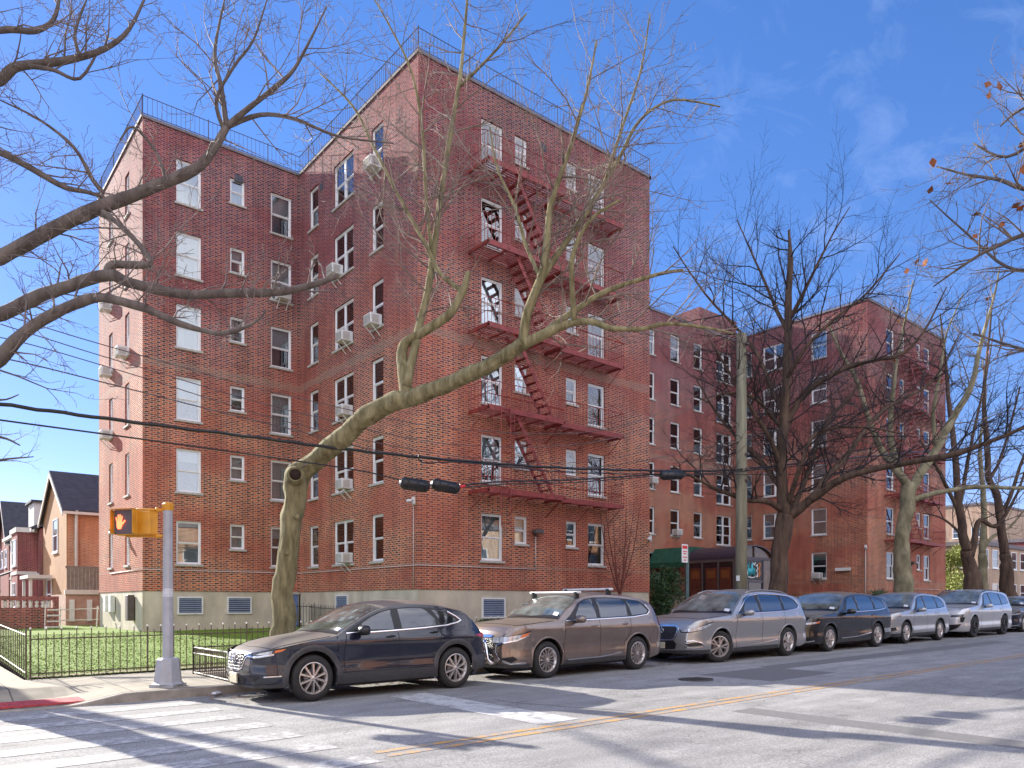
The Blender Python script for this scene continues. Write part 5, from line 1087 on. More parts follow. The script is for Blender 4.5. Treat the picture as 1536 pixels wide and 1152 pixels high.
class Tree:
    def __init__(s, seed): s.rng = random.Random(seed); s.tr = MB(); s.cr = MB(); s.n = 0; s.leaf = []
    def limb(s, pts, n=9, rough=.04, into=None):
        """thick limb: list of (x, y, z, r)"""
        q = smooth_path(pts, 7 if n >= 12 else 4); P = []; Rr = []
        for i, p in enumerate(q):
            v = Vector(p[:3]); nv = mnoise.noise_vector(v * 1.7) * p[3] * .35; P.append(v + nv); Rr.append(max(.004, p[3] * (1 + rough * 2 * mnoise.noise(v * 4))))
        mb = into or s.tr; k0 = len(mb.v); mb.tube(P, Rr, n, 0)
        if max(Rr) > .05 and n >= 9:
            m_ = len(P)
            for i in range(m_):
                for j in range(n):
                    q_ = Vector(mb.v[k0 + i * n + j]); d_ = q_ - P[i]; a_ = 2 * math.pi * j / n
                    h_ = mnoise.noise(Vector((math.cos(a_) * 3.2, math.sin(a_) * 3.2, i * .10))) * .13 + mnoise.noise(q_ * 5) * .10
                    q_ = P[i] + d_ * (1 + h_); mb.v[k0 + i * n + j] = tuple(q_)
        return P, Rr
    def grow(s, p, d, length, r, lvl, maxl, up=.25, wild=.35, k=1.0):
        rg = s.rng; seg = max(3, int(length / (.32 if lvl < maxl else .13))); seg = min(seg, 9); st = length / seg; P = [Vector(p)]; d = d.normalized(); bend = Vector((rg.uniform(-1, 1), rg.uniform(-1, 1), rg.uniform(-1, 1))) * wild * .35
        for i in range(seg):
            d = (d + Vector((rg.gauss(0, 1), rg.gauss(0, 1), rg.gauss(0, 1))) * wild * .32 + bend * .4 + Vector((0, 0, up * .22))).normalized(); P.append(P[-1] + d * st)
        Rr = [max(.0030, r * (1 - .72 * i / seg)) for i in range(seg + 1)]
        s.cr.tube(P, Rr, 5 if r > .03 else (4 if r > .012 else 3), 0, cap=False); s.n += 1
        if lvl >= maxl: s.leaf.append(P[-1]); return
        nk = max(2, int(length * (3.6 if lvl < maxl - 1 else 5.6) * k) + 1)
        for i in range(nk):
            t = .18 + .82 * (i + rg.random()) / nk; f = min(t, .999) * seg; a = int(f); q = P[a].lerp(P[a + 1], f - a); dd = (P[a + 1] - P[a]).normalized()
            ax = dd.cross(Vector((rg.gauss(0, 1), rg.gauss(0, 1), rg.gauss(0, 1))))
            if ax.length < 1e-3: continue
            nd = Matrix.Rotation(R(rg.uniform(28, 62)), 3, ax.normalized()) @ dd
            ln = length * rg.uniform(.34, .62) * (1 - .45 * t)
            if ln < .12: ln = .12
            s.grow(q, nd, ln, Rr[a] * .62, lvl + 1, maxl, up, wild, k)
        s.grow(P[-1], d, length * .45, Rr[-1], lvl + 1, maxl, up, wild, k)
    def sprout(s, P, Rr, every=.45, length=1.6, maxl=3, t0=.0, up=.3, wild=.35, k=1.0, rmul=.5, cap=.05, bias=None):
        acc = 0; tot = sum((P[i + 1] - P[i]).length for i in range(len(P) - 1)); run = 0
        for i in range(len(P) - 1):
            l = (P[i + 1] - P[i]).length; acc += l; run += l
            if run < tot * t0: acc = 0; continue
            while acc > every:
                acc -= every * s.rng.uniform(.7, 1.4); dd = (P[i + 1] - P[i]).normalized(); ax = dd.cross(Vector((s.rng.gauss(0, 1), s.rng.gauss(0, 1), s.rng.gauss(0, 1))))
                if ax.length < 1e-3: continue
                nd = Matrix.Rotation(R(s.rng.uniform(35, 75)), 3, ax.normalized()) @ dd
                if bias is not None: nd = (nd + bias).normalized()
                if nd.z < -.3: nd.z *= -.5
                s.grow(P[i], nd, length * s.rng.uniform(.55, 1.25) * (1.1 - .5 * run / tot), min(cap, Rr[i] * rmul), 1, maxl, up, wild, k)
    def finish(s, root, bm, tm, leafp=0):
        a = s.tr.build('trunk', bm, root); b = s.cr.build('crown', tm, root)
        if leafp:
            v = MB()
            for p in s.leaf:
                if s.rng.random() < leafp:
                    w = s.rng.uniform(.05, .09); x = Vector((s.rng.gauss(0, 1), s.rng.gauss(0, 1), s.rng.gauss(0, 1))).normalized() * w; y = x.cross(Vector((s.rng.gauss(0, 1), s.rng.gauss(0, 1), 1))).normalized() * w * .7; q = p - Vector((0, 0, w))
                    v.add([tuple(q - x), tuple(q - y * .8), tuple(q + x * .4 - y), tuple(q + x * 1.1), tuple(q + x * .3 + y), tuple(q + y * .9)], [(0, 1, 2, 3, 4, 5)])
            if v.f: tag(v.build('dead_leaves', M['deadleaf'], root), kind='stuff')
        i = Matrix.Translation(-root.location)
        for o in root.children: o.matrix_parent_inverse = i
def pl(tb, *pts):      # picture-measured limb: (px, py, depth, r)
    return [(*at(x, y, t), r) for (x, y, t, r) in pts]
# ---- (1) the leaning tree at the kerb behind the first car
rt = empty('street_tree', (5.95, 14.3, .2), 0, 'olive barked bare tree with a knot hole, leaning behind the dark blue car', 'tree', 'bare street trees')
T = Tree(3); D = 14.8
P, Q = T.limb([(5.95, 14.28, .05, .36), (5.95, 14.3, .35, .28)] + pl(0, (425, 940, D, .235), (430, 860, D, .205), (436, 790, D, .195), (438, 750, D, .215), (446, 714, D, .235), (462, 700, D - .1, .20), (500, 668, 14.5, .185), (545, 630, 14.2, .18), (585, 606, 14.0, .175), (612, 597, 13.9, .155), (660, 583, 13.6, .135), (712, 556, 13.3, .125), (752, 538, 13.1, .12), (785, 515, 12.9, .12)), 28, .07)
T.sprout(P[36:56], Q[36:56], .5, .7, 2, 0, .2, .5, .8)
# knot hole
hc = at(443, 712, D - .37); v = MB(); dirv = (Vector((0, 0, CAMZ)) - hc); dirv.z = 0; dirv.normalize()
v.tube([hc - dirv * .22, hc - dirv * .03, hc + dirv * .02, hc + dirv * .03], [.21, .17, .145, .13], 18, 0, False); v.tube([hc - dirv * .10, hc + dirv * .02, hc + dirv * .03], [.09, .108, .13], 18, 0, False); v.tube([hc - dirv * .06, hc + dirv * .008], [.104, .104], 16, 1)
ho = v.build('knot_hole', [M['bark_olive'], M['scar']], rt)
for (x, y, t, rr_) in ((446, 775, D - .2, .06), (430, 830, D - .2, .05)):
    c_ = at(x, y, t); T.tr.tube([c_ - Vector((0, 0, .05)), c_, c_ + Vector((0, 0, .05))], [rr_ * .5, rr_, rr_ * .5], 8)
L_ = [  # upper leaders measured off the photograph, each with its own depth
 pl(0, (612, 600, 13.9, .13), (606, 560, 14.0, .12), (604, 520, 14.1, .10), (632, 502, 14.1, .09), (672, 474, 14.1, .085), (690, 446, 14.1, .075), (702, 415, 14.1, .06), (701, 408, 14.1, .05)),
 pl(0, (610, 580, 13.9, .10), (622, 520, 14.1, .085), (634, 470, 14.3, .075), (647, 406, 14.5, .07), (656, 330, 14.6, .06), (664, 270, 14.7, .055), (676, 200, 14.8, .05), (688, 130, 14.9, .04), (696, 60, 15.0, .032), (704, -40, 15.1, .02)),
 pl(0, (697, 440, 14.1, .05), (660, 410, 14.3, .045), (640, 370, 14.3, .04), (618, 330, 14.4, .035), (596, 290, 14.5, .032), (560, 220, 14.7, .028), (530, 160, 14.9, .022), (480, 110, 15.1, .014)),
 pl(0, (648, 385, 14.5, .04), (640, 300, 14.4, .035), (634, 200, 14.2, .03), (618, 110, 14.0, .022), (585, 40, 13.8, .015), (550, -20, 13.7, .01)),
 pl(0, (785, 517, 12.9, .10), (790, 470, 12.8, .085), (812, 418, 12.7, .075), (820, 370, 12.6, .06), (826, 310, 12.5, .05), (840, 265, 12.4, .04), (862, 200, 12.3, .032), (880, 140, 12.2, .022), (895, 60, 12.1, .014)),
 pl(0, (813, 418, 12.7, .06), (846, 368, 12.8, .055), (884, 312, 12.9, .048), (908, 272, 13.0, .04), (928, 238, 13.1, .034), (960, 180, 13.3, .026), (1010, 150, 13.6, .02), (1080, 160, 13.9, .012)),
 pl(0, (785, 517, 12.9, .10), (820, 500, 12.8, .085), (862, 484, 12.7, .065), (890, 482, 12.6, .055), (916, 492, 12.5, .05), (960, 494, 12.4, .038), (1000, 486, 12.3, .03), (1050, 490, 12.2, .025), (1100, 500, 12.1, .012)),
 pl(0, (820, 498, 12.8, .065), (858, 470, 13.0, .055), (895, 444, 13.2, .048), (938, 426, 13.4, .042), (985, 412, 13.5, .034), (1024, 405, 13.6, .025)),
 pl(0, (812, 420, 12.7, .04), (790, 370, 12.9, .034), (772, 310, 13.0, .028), (745, 250, 13.1, .02), (735, 190, 13.2, .012)),
 pl(0, (908, 272, 13.0, .03), (930, 200, 12.9, .025), (960, 110, 12.8, .018), (975, 20, 12.7, .01)),
 pl(0, (862, 484, 12.7, .05), (858, 430, 12.4, .045), (860, 380, 12.2, .04), (885, 330, 12.0, .03), (930, 300, 11.9, .02)),
 pl(0, (690, 130, 14.9, .03), (740, 80, 14.6, .024), (790, 20, 14.4, .015)),
]
for i, l in enumerate(L_):
    P, Q = T.limb(l, 8, .05)
    if i == 0: T.sprout(P[14:], Q[14:], .5, .9, 2, 0, .5, .4, .8, .25); continue
    T.sprout(P, Q, .23, 1.75, 3, .12, .18, .45, 1.0, .5, .019)
T.finish(rt, M['bark_olive'], M['twig_olive'])
print('tree1', T.n)
# ---- (2) the big tree standing left of the frame whose limbs cross the left wing
rt = empty('street_tree', (.85, 15.1, .1), 0, 'large dark limbed bare tree whose boughs cross the sky from the left edge', 'tree', 'bare street trees')
T = Tree(7)
T.limb([(.85, 15.1, -.1, .48), (.85, 15.1, .5, .36), (.82, 15.05, 2.0, .33), (.76, 14.9, 3.4, .32), (.70, 14.7, 4.6, .27)], 14, .06)
base = (.72, 14.7, 4.3, .22)
L_ = [
 ([base] + pl(0, (-60, 432, 10.6, .125), (0, 389, 10.6, .115), (73, 347, 10.7, .11), (146, 313, 10.8, .105), (219, 287, 10.9, .095), (292, 254, 11.0, .085), (318, 225, 11.0, .07), (340, 191, 11.0, .065)), .1),
 (pl(0, (340, 191, 11.0, .05), (332, 130, 11.1, .04), (322, 87, 11.2, .033), (330, 29, 11.3, .02), (345, -30, 11.4, .012)), 1),
 (pl(0, (340, 191, 11.0, .055), (372, 163, 11.0, .045), (413, 131, 10.9, .038), (440, 105, 10.9, .03), (465, 60, 10.8, .02), (490, 10, 10.8, .012)), 1),
 (pl(0, (340, 191, 11.0, .045), (390, 172, 11.2, .038), (440, 178, 11.4, .03), (510, 205, 11.7, .02), (590, 215, 12.0, .012)), 1),
 (pl(0, (336, 195, 11.0, .04), (325, 150, 10.8, .033), (350, 100, 10.6, .026), (380, 60, 10.5, .02), (400, 0, 10.4, .012)), 1),
 ([(.74, 14.8, 4.0, .2)] + pl(0, (-50, 500, 10.2, .12), (0, 471, 10.2, .11), (83, 435, 10.2, .10), (160, 414, 10.2, .09), (194, 424, 10.2, .08), (272, 441, 10.2, .07), (330, 441, 10.2, .065), (389, 440, 10.2, .06), (462, 430, 10.2, .052), (508, 413, 10.2, .045)), .2),
 (pl(0, (160, 413, 10.2, .065), (168, 398, 10.2, .06), (205, 398, 10.3, .055), (226, 394, 10.4, .05), (214, 374, 10.5, .046), (185, 342, 10.6, .042), (152, 316, 10.8, .045)), 1),
 ([(.76, 14.85, 3.7, .18)] + pl(0, (-40, 572, 9.6, .11), (0, 537, 9.6, .10), (49, 488, 9.6, .09), (107, 458, 9.6, .08), (151, 446, 9.6, .07), (219, 463, 9.6, .06), (272, 486, 9.6, .05), (331, 500, 9.6, .035), (379, 486, 9.6, .02), (400, 465, 9.6, .012)), .2),
 ([(.70, 14.7, 4.5, .15)] + pl(0, (-60, 205, 10.4, .06), (0, 229, 10.5, .055), (49, 254, 10.6, .05), (97, 280, 10.7, .042), (130, 288, 10.8, .035), (156, 296, 10.8, .03)), .3),
 (pl(0, (156, 290, 10.8, .04), (140, 270, 10.7, .034), (110, 220, 10.5, .028), (60, 180, 10.4, .02), (0, 150, 10.2, .012)), 1),
 ([(.70, 14.7, 4.5, .16)] + pl(0, (-75, 190, 10.2, .085), (0, 122, 10.0, .075), (29, 99, 10.0, .065), (97, 92, 10.1, .055), (156, 73, 10.2, .042), (194, 44, 10.3, .028), (225, -20, 10.4, .015)), .2),
 (pl(0, (40, 97, 10.0, .035), (80, 105, 10.0, .03), (120, 118, 10.1, .024), (150, 70, 10.2, .016)), 1),
 ([(.70, 14.7, 4.5, .12)] + pl(0, (-80, 75, 9.8, .05), (0, 46, 9.6, .045), (53, 47, 9.7, .04), (80, 30, 9.8, .03), (90, -10, 9.9, .02)), .2),
 (pl(0, (120, 85, 10.1, .03), (112, 50, 10.2, .024), (130, 0, 10.3, .014)), 1),
 (pl(0, (250, 272, 10.9, .03), (235, 230, 10.9, .025), (200, 190, 10.8, .02), (180, 210, 10.8, .014)), 1),
]
for i, (l, f) in enumerate(L_):
    l = [(*p[:3], p[3] * .86) for p in l]; P, Q = T.limb(l, 9 if l[0][3] > .05 else 6, .07)
    T.sprout(P, Q, .20, 1.05 if f < 1 else 1.25, 3, .42 if f < 1 else .1, .15, .6, 1.25, .45, .014)
T.finish(rt, M['bark_grey'], M['twig_grey'])
print('tree2', T.n)
# ---- (3) dark tree by the utility pole
def street_tree(seed, loc, label, trunk, limbs, bm, tm, every=.5, ln=2.2, maxl=3, k=.8, leafp=0, up=.3, cap=.026, wild=.36, lr=.74, group='bare street trees'):
    rt = empty('street_tree', loc, 0, label, 'tree', group); T = Tree(seed); T.limb([(*p[:3], p[3] * (.76 if i > 1 else .9)) for i, p in enumerate(trunk)], 16, .06)
    for l in limbs:
        l = [(*p[:3], p[3] * lr) for p in l]; P, Q = T.limb(l, 7, .05); T.sprout(P, Q, every, ln, maxl, .12, up, wild, k, .55, cap)
    T.finish(rt, bm, tm, leafp); print('tree', T.n); return rt
D = 24.2
street_tree(13, (22.1, 13.3, .3), 'tall dark bare tree beside the grey wooden utility pole', [(22.1, 13.3, .05, .5), (22.1, 13.3, .5, .40)] + pl(0, (1168, 870, D, .36), (1172, 820, D, .35), (1180, 772, D, .34)), [
 pl(0, (1180, 775, D, .26), (1174, 740, D, .22), (1172, 690, D, .20), (1173, 649, D, .19), (1178, 600, D, .18), (1180, 550, D, .16), (1182, 482, D, .14), (1185, 400, D, .11), (1185, 370, D, .07), (1183, 345, D, .04)),
 pl(0, (1184, 775, D, .2), (1222, 745, D - .6, .16), (1250, 725, D - 1, .14), (1279, 712, D - 1.5, .125), (1340, 697, D - 2, .11), (1418, 685, D - 3, .11), (1470, 668, D - 3.5, .08), (1540, 640, D - 4, .05)),
 pl(0, (1176, 650, D, .13), (1190, 615, D, .12), (1208, 588, D, .11), (1262, 555, D - .5, .09), (1310, 540, D - 1, .075), (1351, 532, D - 1.2, .06), (1384, 500, D - 1.4, .045), (1420, 430, D - 1.6, .02)),
 pl(0, (1215, 750, D - .6, .14), (1240, 715, D - .2, .12), (1262, 693, D, .11), (1318, 620, D + .5, .085), (1360, 596, D + .8, .065), (1400, 570, D + 1, .05), (1440, 500, D + 1.3, .025)),
 pl(0, (1172, 765, D, .13), (1150, 752, D - .4, .11), (1118, 749, D - .8, .09), (1068, 730, D - 1.4, .06), (1010, 700, D - 2, .03)),
 pl(0, (1176, 620, D, .11), (1158, 585, D + .3, .09), (1140, 540, D + .6, .08), (1112, 500, D + .8, .06), (1057, 440, D + 1, .04), (1010, 370, D + 1.2, .02)),
 pl(0, (1172, 700, D, .10), (1150, 650, D - .5, .08), (1125, 610, D - .8, .06), (1095, 560, D - 1, .045), (1060, 500, D - 1.2, .02)),
 pl(0, (1182, 500, D, .09), (1165, 465, D + .3, .07), (1150, 430, D + .4, .055), (1128, 380, D + .6, .035), (1105, 330, D + .8, .018)),
 pl(0, (1184, 480, D, .08), (1205, 440, D - .4, .065), (1225, 400, D - .6, .05), (1250, 350, D - .8, .03), (1275, 310, D - 1, .015)),
 pl(0, (1186, 772, D, .12), (1215, 700, D + .8, .1), (1235, 640, D + 1.2, .08), (1270, 600, D + 1.5, .06), (1300, 560, D + 1.8, .03)),
 pl(0, (1176, 740, D, .11), (1140, 690, D + .6, .09), (1110, 660, D + 1, .07), (1075, 620, D + 1.3, .05), (1040, 560, D + 1.6, .025)),
 pl(0, (1182, 760, D, .10), (1200, 700, D - .8, .085), (1225, 650, D - 1.2, .065), (1290, 640, D - 1.8, .045), (1350, 650, D - 2.2, .025)),
 pl(0, (1170, 640, D, .08), (1135, 600, D - .6, .06), (1095, 590, D - 1, .045), (1050, 600, D - 1.4, .02)),
 pl(0, (1178, 570, D, .09), (1210, 520, D - .8, .07), (1250, 480, D - 1.2, .055), (1300, 440, D - 1.6, .04), (1350, 380, D - 2, .02)),
], M['bark_dark'], M['twig_dark'], .30, 2.6, 3, .9, cap=.028, lr=.85, wild=.42)
D = 29.9
street_tree(17, (31.0, 13.3, .4), 'pale barked bare tree in front of the far fire escape wing', [(31, 13.3, .1, .5)] + pl(0, (1356, 880, D, .40), (1352, 820, D, .36), (1356, 780, D, .35), (1364, 728, D, .36)), [
 pl(0, (1364, 735, D, .25), (1350, 712, D, .22), (1335, 694, D, .2), (1318, 668, D, .17), (1300, 620, D, .14), (1285, 570, D, .12), (1262, 530, D, .09), (1240, 480, D, .05)),
 pl(0, (1350, 712, D, .2), (1336, 660, D, .17), (1338, 600, D, .13), (1345, 540, D, .1), (1360, 470, D, .06), (1370, 420, D, .03)),
 pl(0, (1366, 735, D, .26), (1384, 704, D, .24), (1405, 672, D, .22), (1430, 625, D, .19), (1452, 592, D, .16), (1464, 550, D, .13), (1474, 505, D, .1), (1490, 450, D, .06), (1500, 400, D, .03)),
 pl(0, (1370, 750, D, .17), (1392, 742, D, .15), (1420, 736, D, .13), (1480, 730, D, .11), (1540, 732, D, .09), (1600, 720, D, .04)),
 pl(0, (1405, 672, D, .14), (1400, 620, D, .11), (1410, 560, D, .08), (1420, 500, D, .05), (1445, 440, D, .03)),
], M['bark_pale'], M['twig_olive'], .5, 2.6, 3, .75, .02)
D = 34.6
street_tree(23, (38.3, 13.3, .45), 'dark twin stemmed bare tree right of the far brick corner', [(38.3, 13.3, .1, .5)] + pl(0, (1460, 880, D, .42), (1456, 850, D, .38), (1450, 826, D, .34)), [
 pl(0, (1450, 826, D, .3), (1443, 790, D, .26), (1437, 738, D, .22), (1432, 680, D, .18), (1424, 610, D, .14), (1418, 540, D, .09), (1410, 470, D, .04)),
 pl(0, (1457, 835, D, .2), (1463, 800, D, .18), (1470, 780, D, .15), (1492, 790, D, .12), (1510, 770, D, .1), (1530, 730, D, .07), (1545, 680, D, .04)),
 pl(0, (1440, 770, D, .14), (1425, 740, D, .12), (1405, 700, D, .1), (1380, 660, D, .06)), pl(0, (1440, 760, D, .13), (1450, 700, D, .11), (1462, 640, D, .09), (1480, 560, D, .05), (1490, 500, D, .03)),
 pl(0, (1445, 805, D, .1), (1430, 790, D, .08), (1410, 776, D, .06), (1385, 770, D, .04)),
], M['bark_dark'], M['twig_dark'], .6, 2.5, 3, .7)
D = 37.4
street_tree(29, (43.2, 13.3, .5), 'slender dark bare tree closest to the right edge beyond the parked cars', [(43.2, 13.3, .1, .45)] + pl(0, (1513, 888, D, .38), (1507, 830, D, .32)), [
 pl(0, (1507, 832, D, .30), (1503, 800, D, .27), (1498, 763, D, .25), (1494, 740, D, .23), (1483, 715, D, .2), (1480, 660, D, .17), (1476, 600, D, .13), (1482, 520, D, .08), (1490, 440, D, .04)),
 pl(0, (1500, 775, D, .15), (1515, 745, D, .13), (1530, 700, D, .1), (1550, 640, D, .06), (1560, 560, D, .03)), pl(0, (1484, 720, D, .12), (1500, 690, D, .1), (1515, 640, D, .08), (1530, 580, D, .05)),
], M['bark_dark'], M['twig_dark'], .6, 2.5, 3, .7)
D = 41.0
street_tree(31, (46.0, 15.6, .5), 'sunlit yellowish trunked tree between the two dark ones at the far right', [(46.0, 15.6, .1, .4)] + pl(0, (1474, 880, D, .30), (1474, 830, D, .27)), [
 pl(0, (1474, 832, D, .26), (1476, 780, D, .22), (1474, 730, D, .18), (1470, 670, D, .13), (1478, 600, D, .08), (1474, 540, D, .04)), pl(0, (1476, 820, D, .14), (1490, 805, D, .12), (1515, 790, D, .09), (1540, 760, D, .05)),
], M['bark_pale'], M['twig_olive'], 1.0, 2.4, 3, .45)
# ---- (4) tree on the camera's side of the street whose boughs come in at the right edge
rt = empty('street_tree', (15.2, -1.4, .2), 0, 'bare tree with a few brown leaves reaching in at the upper right edge', 'tree', 'bare street trees'); T = Tree(37)
T.limb([(15.2, -1.4, .1, .4), (15.2, -1.4, .6, .30), (15.2, -1.3, 2.6, .26), (15.2, -1.2, 4.2, .24)], 12)
b0 = (15.2, -1.2, 4.0, .16)
for l in ([b0] + pl(0, (1700, 380, 11.0, .05), (1560, 350, 11.6, .038), (1490, 372, 11.9, .03), (1450, 395, 12.1, .022), (1400, 430, 12.4, .012)),
          [b0] + pl(0, (1720, 250, 11.4, .05), (1560, 285, 12.0, .036), (1500, 270, 12.3, .028), (1450, 262, 12.6, .02), (1405, 250, 12.9, .011)),
          [b0] + pl(0, (1740, 160, 11.6, .05), (1580, 200, 12.2, .034), (1510, 235, 12.5, .024), (1460, 215, 12.8, .014)),
          [b0] + pl(0, (1720, 450, 12.0, .05), (1580, 410, 12.6, .034), (1510, 400, 13.0, .026), (1450, 350, 13.4, .018), (1395, 300, 13.8, .010)),
          [b0] + pl(0, (1720, 80, 11.4, .05), (1600, 130, 12.0, .034), (1530, 165, 12.4, .022), (1500, 190, 12.6, .012)),
          [b0] + pl(0, (1740, 560, 12.0, .05), (1600, 540, 12.8, .036), (1520, 520, 13.4, .026), (1460, 500, 14.0, .016))):
    P, Q = T.limb(l, 7, .05); T.sprout(P, Q, .13, 1.15, 3, .40, .15, .55, 1.0, .6, .018)
T.finish(rt, M['bark_grey'], M['twig_olive'], .02); print('tree r', T.n)
# ---- crown of another tree far left behind the houses, thin twigs at the left edge
rt = empty('bare_tree', (-1.2, 26.0, .3), 0, 'distant bare tree whose thin twigs droop at the left edge above the houses', 'tree'); T = Tree(41)
T.limb([(-1.2, 26, .1, .35), (-1.2, 26, 3, .26), (-1.1, 26, 6, .2), (-1.0, 26, 9, .12)], 10)
for l in (pl(0, (-150, 640, 22, .09), (-60, 650, 22, .06), (0, 655, 22, .045), (30, 668, 22, .02)), pl(0, (-150, 560, 22, .09), (-50, 590, 22, .05), (0, 600, 22, .03), (28, 592, 22, .015)), pl(0, (-150, 700, 22, .09), (-60, 700, 22, .05), (0, 690, 22, .035), (50, 685, 22, .015)), pl(0, (-150, 450, 22, .08), (-60, 520, 22, .04), (0, 560, 22, .02))):
    P, Q = T.limb(l, 6, .05); T.sprout(P, Q, .5, 1.3, 3, .3, -.1, .4, .7, .5, .02)
T.finish(rt, M['bark_grey'], M['twig_grey'])
# ---- bare ornamental against the main wall
rt = empty('bare_shrub', (22.2, 20.2, .4), 0, 'thin reddish bare ornamental tree against the main brick front', 'shrub'); T = Tree(43)
rr0 = random.Random(4); T.limb([(22.2, 20.2, .3, .07), (22.2, 20.2, 1.2, .055), (22.15, 20.2, 2.0, .05)], 8)
for i in range(6):
    a = i * 1.05 + .3; P, Q = T.limb([(22.15, 20.2, 1.7 + .06 * i, .035), (22.15 + .35 * math.cos(a), 20.2 + .25 * math.sin(a), 2.8, .028), (22.15 + .75 * math.cos(a), 20.2 + .45 * math.sin(a), 4.0, .02), (22.15 + 1.1 * math.cos(a), 20.2 + .55 * math.sin(a), 5.6, .008)], 6); T.sprout(P, Q, .32, 1.1, 2, .1, .6, .3, .7, .5, .012)
T.finish(rt, mat('red bark', (.17, .05, .035), .8, var=.3), mat('red twig', (.19, .06, .045), .8, var=.3))
# ================================================================ EVERGREEN SHRUBS
def leaves(mb, c, rad, n, lw, ll, rng, mats=3, squash=1.0, up=.2):
    for i in range(n):
        d = Vector((rng.gauss(0, 1), rng.gauss(0, 1), rng.gauss(0, 1))).normalized(); r = rad * (rng.random() ** .45); p = Vector(c) + Vector((d.x * r, d.y * r, d.z * r * squash))
        x = (d + Vector((rng.gauss(0, .5), rng.gauss(0, .5), up))).normalized(); y = x.cross(Vector((rng.gauss(0, 1), rng.gauss(0, 1), rng.gauss(0, 1)))).normalized()
        a, b_ = p - y * lw, p + y * lw; mb.add([tuple(p - x * ll * .5), tuple(a), tuple(p + x * ll * .5), tuple(b_)], [(0, 1, 2, 3)], rng.randrange(mats))
G = [mat('leaf deep', (.018, .055, .018), .5, spec=.6), mat('leaf mid', (.03, .085, .025), .5, spec=.6), mat('leaf bright', (.065, .13, .035), .5)]
rng = random.Random(9)
def shrub(name, loc, label, blobs, lw, ll, n, stems, cat='shrub', group=None):
    rt = empty(name, loc, 0, label, cat, group); v = MB()
    for (dx, dy, dz, r) in blobs: leaves(v, (dx, dy, dz), r, int(n * r * r), lw, ll, rng)
    v.build('foliage', G, rt); s = MB()
    for (dx, dy, dz, r) in stems: s.tube([(0, 0, -.1), (dx * .3, dy * .3, dz * .4), (dx, dy, dz)], [r, r * .8, r * .4], 6)
    s.build('stem', M['bark_pale'], rt); return rt
shrub('evergreen_shrub', (27.3, 22.3, .55), 'layered dark evergreen with a pale stem beside the main brick corner', [(rng.uniform(-.9, .9), rng.uniform(-.5, .5), z + rng.uniform(-.1, .1), rng.uniform(.28, .5)) for z in (.7, .9, 1.2, 1.4, 1.7, 1.9, 2.1, 2.3) for _ in range(3)], .022, .13, 1500, [(.1, 0, 1.9, .06), (.6, .1, 1.4, .035), (-.6, 0, 1.4, .035)])
shrub('evergreen_shrub', (43.0, 19.6, .5), 'spiky low yew under the far wing corner', [(rng.uniform(-1.5, 1.5), rng.uniform(-.5, .5), rng.uniform(.4, 1.5), rng.uniform(.3, .6)) for _ in range(16)], .022, .2, 900, [(.6, 0, 1.4, .05), (-.9, .1, 1.5, .05), (1.2, 0, 1.3, .04), (-.1, 0, 1.9, .04)])
rt = empty('hedge', (17.0, 17.6, .2), 0, 'clipped low green hedge along the main front behind the cars', 'hedge'); v = MB()
for i in range(15000):
    x = rng.uniform(-3.6, 5.2); s_ = rng.random(); y, z = (rng.uniform(-.35, .35), .86 + rng.uniform(-.05, .04)) if s_ < .4 else (-.35 + rng.uniform(-.03, .06), rng.uniform(.02, .88))
    d = Vector((rng.gauss(0, 1), rng.gauss(0, 1), rng.gauss(0, 1))).normalized() * .04; e = d.cross(Vector((rng.gauss(0, 1), 1, rng.gauss(0, 1)))).normalized() * .018; p = Vector((x, y, z)); v.add([tuple(p - d), tuple(p - e), tuple(p + d), tuple(p + e)], [(0, 1, 2, 3)], rng.randrange(3))
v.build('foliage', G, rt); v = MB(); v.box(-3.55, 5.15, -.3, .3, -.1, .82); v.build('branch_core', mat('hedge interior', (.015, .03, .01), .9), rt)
# ================================================================ STREET FURNITURE
# ---- crossing signal
sx, sy = 3.62, 13.55; rt = empty('crossing_signal', (sx, sy, gz(sx) + .15), 0, 'grey steel post with a yellow pedestrian signal showing a lit orange hand', 'signal')
def mk(mb, name, mats, parent=rt): return mb.build(name, mats, parent)
M['post'] = mat('grey galvanised post', (.36, .37, .40), .5, var=.12, scale=5); M['yel'] = mat('yellow signal paint', (.62, .28, .02), .45, var=.12, scale=5)
v = MB(); v.tube([(0, 0, .45), (0, 0, 3.0)], [.088, .076], 8, 0, True, False); mk(v, 'pole', M['post'])
v = MB(); v.tube([(0, 0, 0), (0, 0, .05)], [.30, .30], 4, 0, True, False); v.tube([(0, 0, .05), (0, 0, .09), (0, 0, .46), (0, 0, .49)], [.26, .225, .185, .15], 8, 0, True, False); mk(v, 'base', M['post'])
v = MB(); v.tube([(0, 0, 2.98), (0, 0, 3.06), (0, 0, 3.08), (0, 0, 3.11), (0, 0, 3.12)], [.082, .10, .10, .08, .03], 8, 0, True, False); mk(v, 'cap', M['yel'])
fx = Vector((-CT, -ST, 0)); rxv = Vector((ST, -CT, 0))     # toward the crosser / to his right
ang = R(14); nrm = (fx * math.cos(ang) - rxv * math.sin(ang)).normalized(); rgt = Vector((0, 0, 1)).cross(nrm).normalized()
if rgt.dot(rxv) < 0: rgt = -rgt
def obox(mb, c, hw, hd, hh, mi=0, bev=.02):
    t = MB(); t.box(-hw, hw, -hd, hd, -hh, hh, 0, bev); mb.add([tuple(c + rgt * x - nrm * y + Vector((0, 0, z))) for (x, y, z) in t.v], t.f, mi)
hc = Vector((0, 0, 2.77)) - rxv * .62 + fx * .06
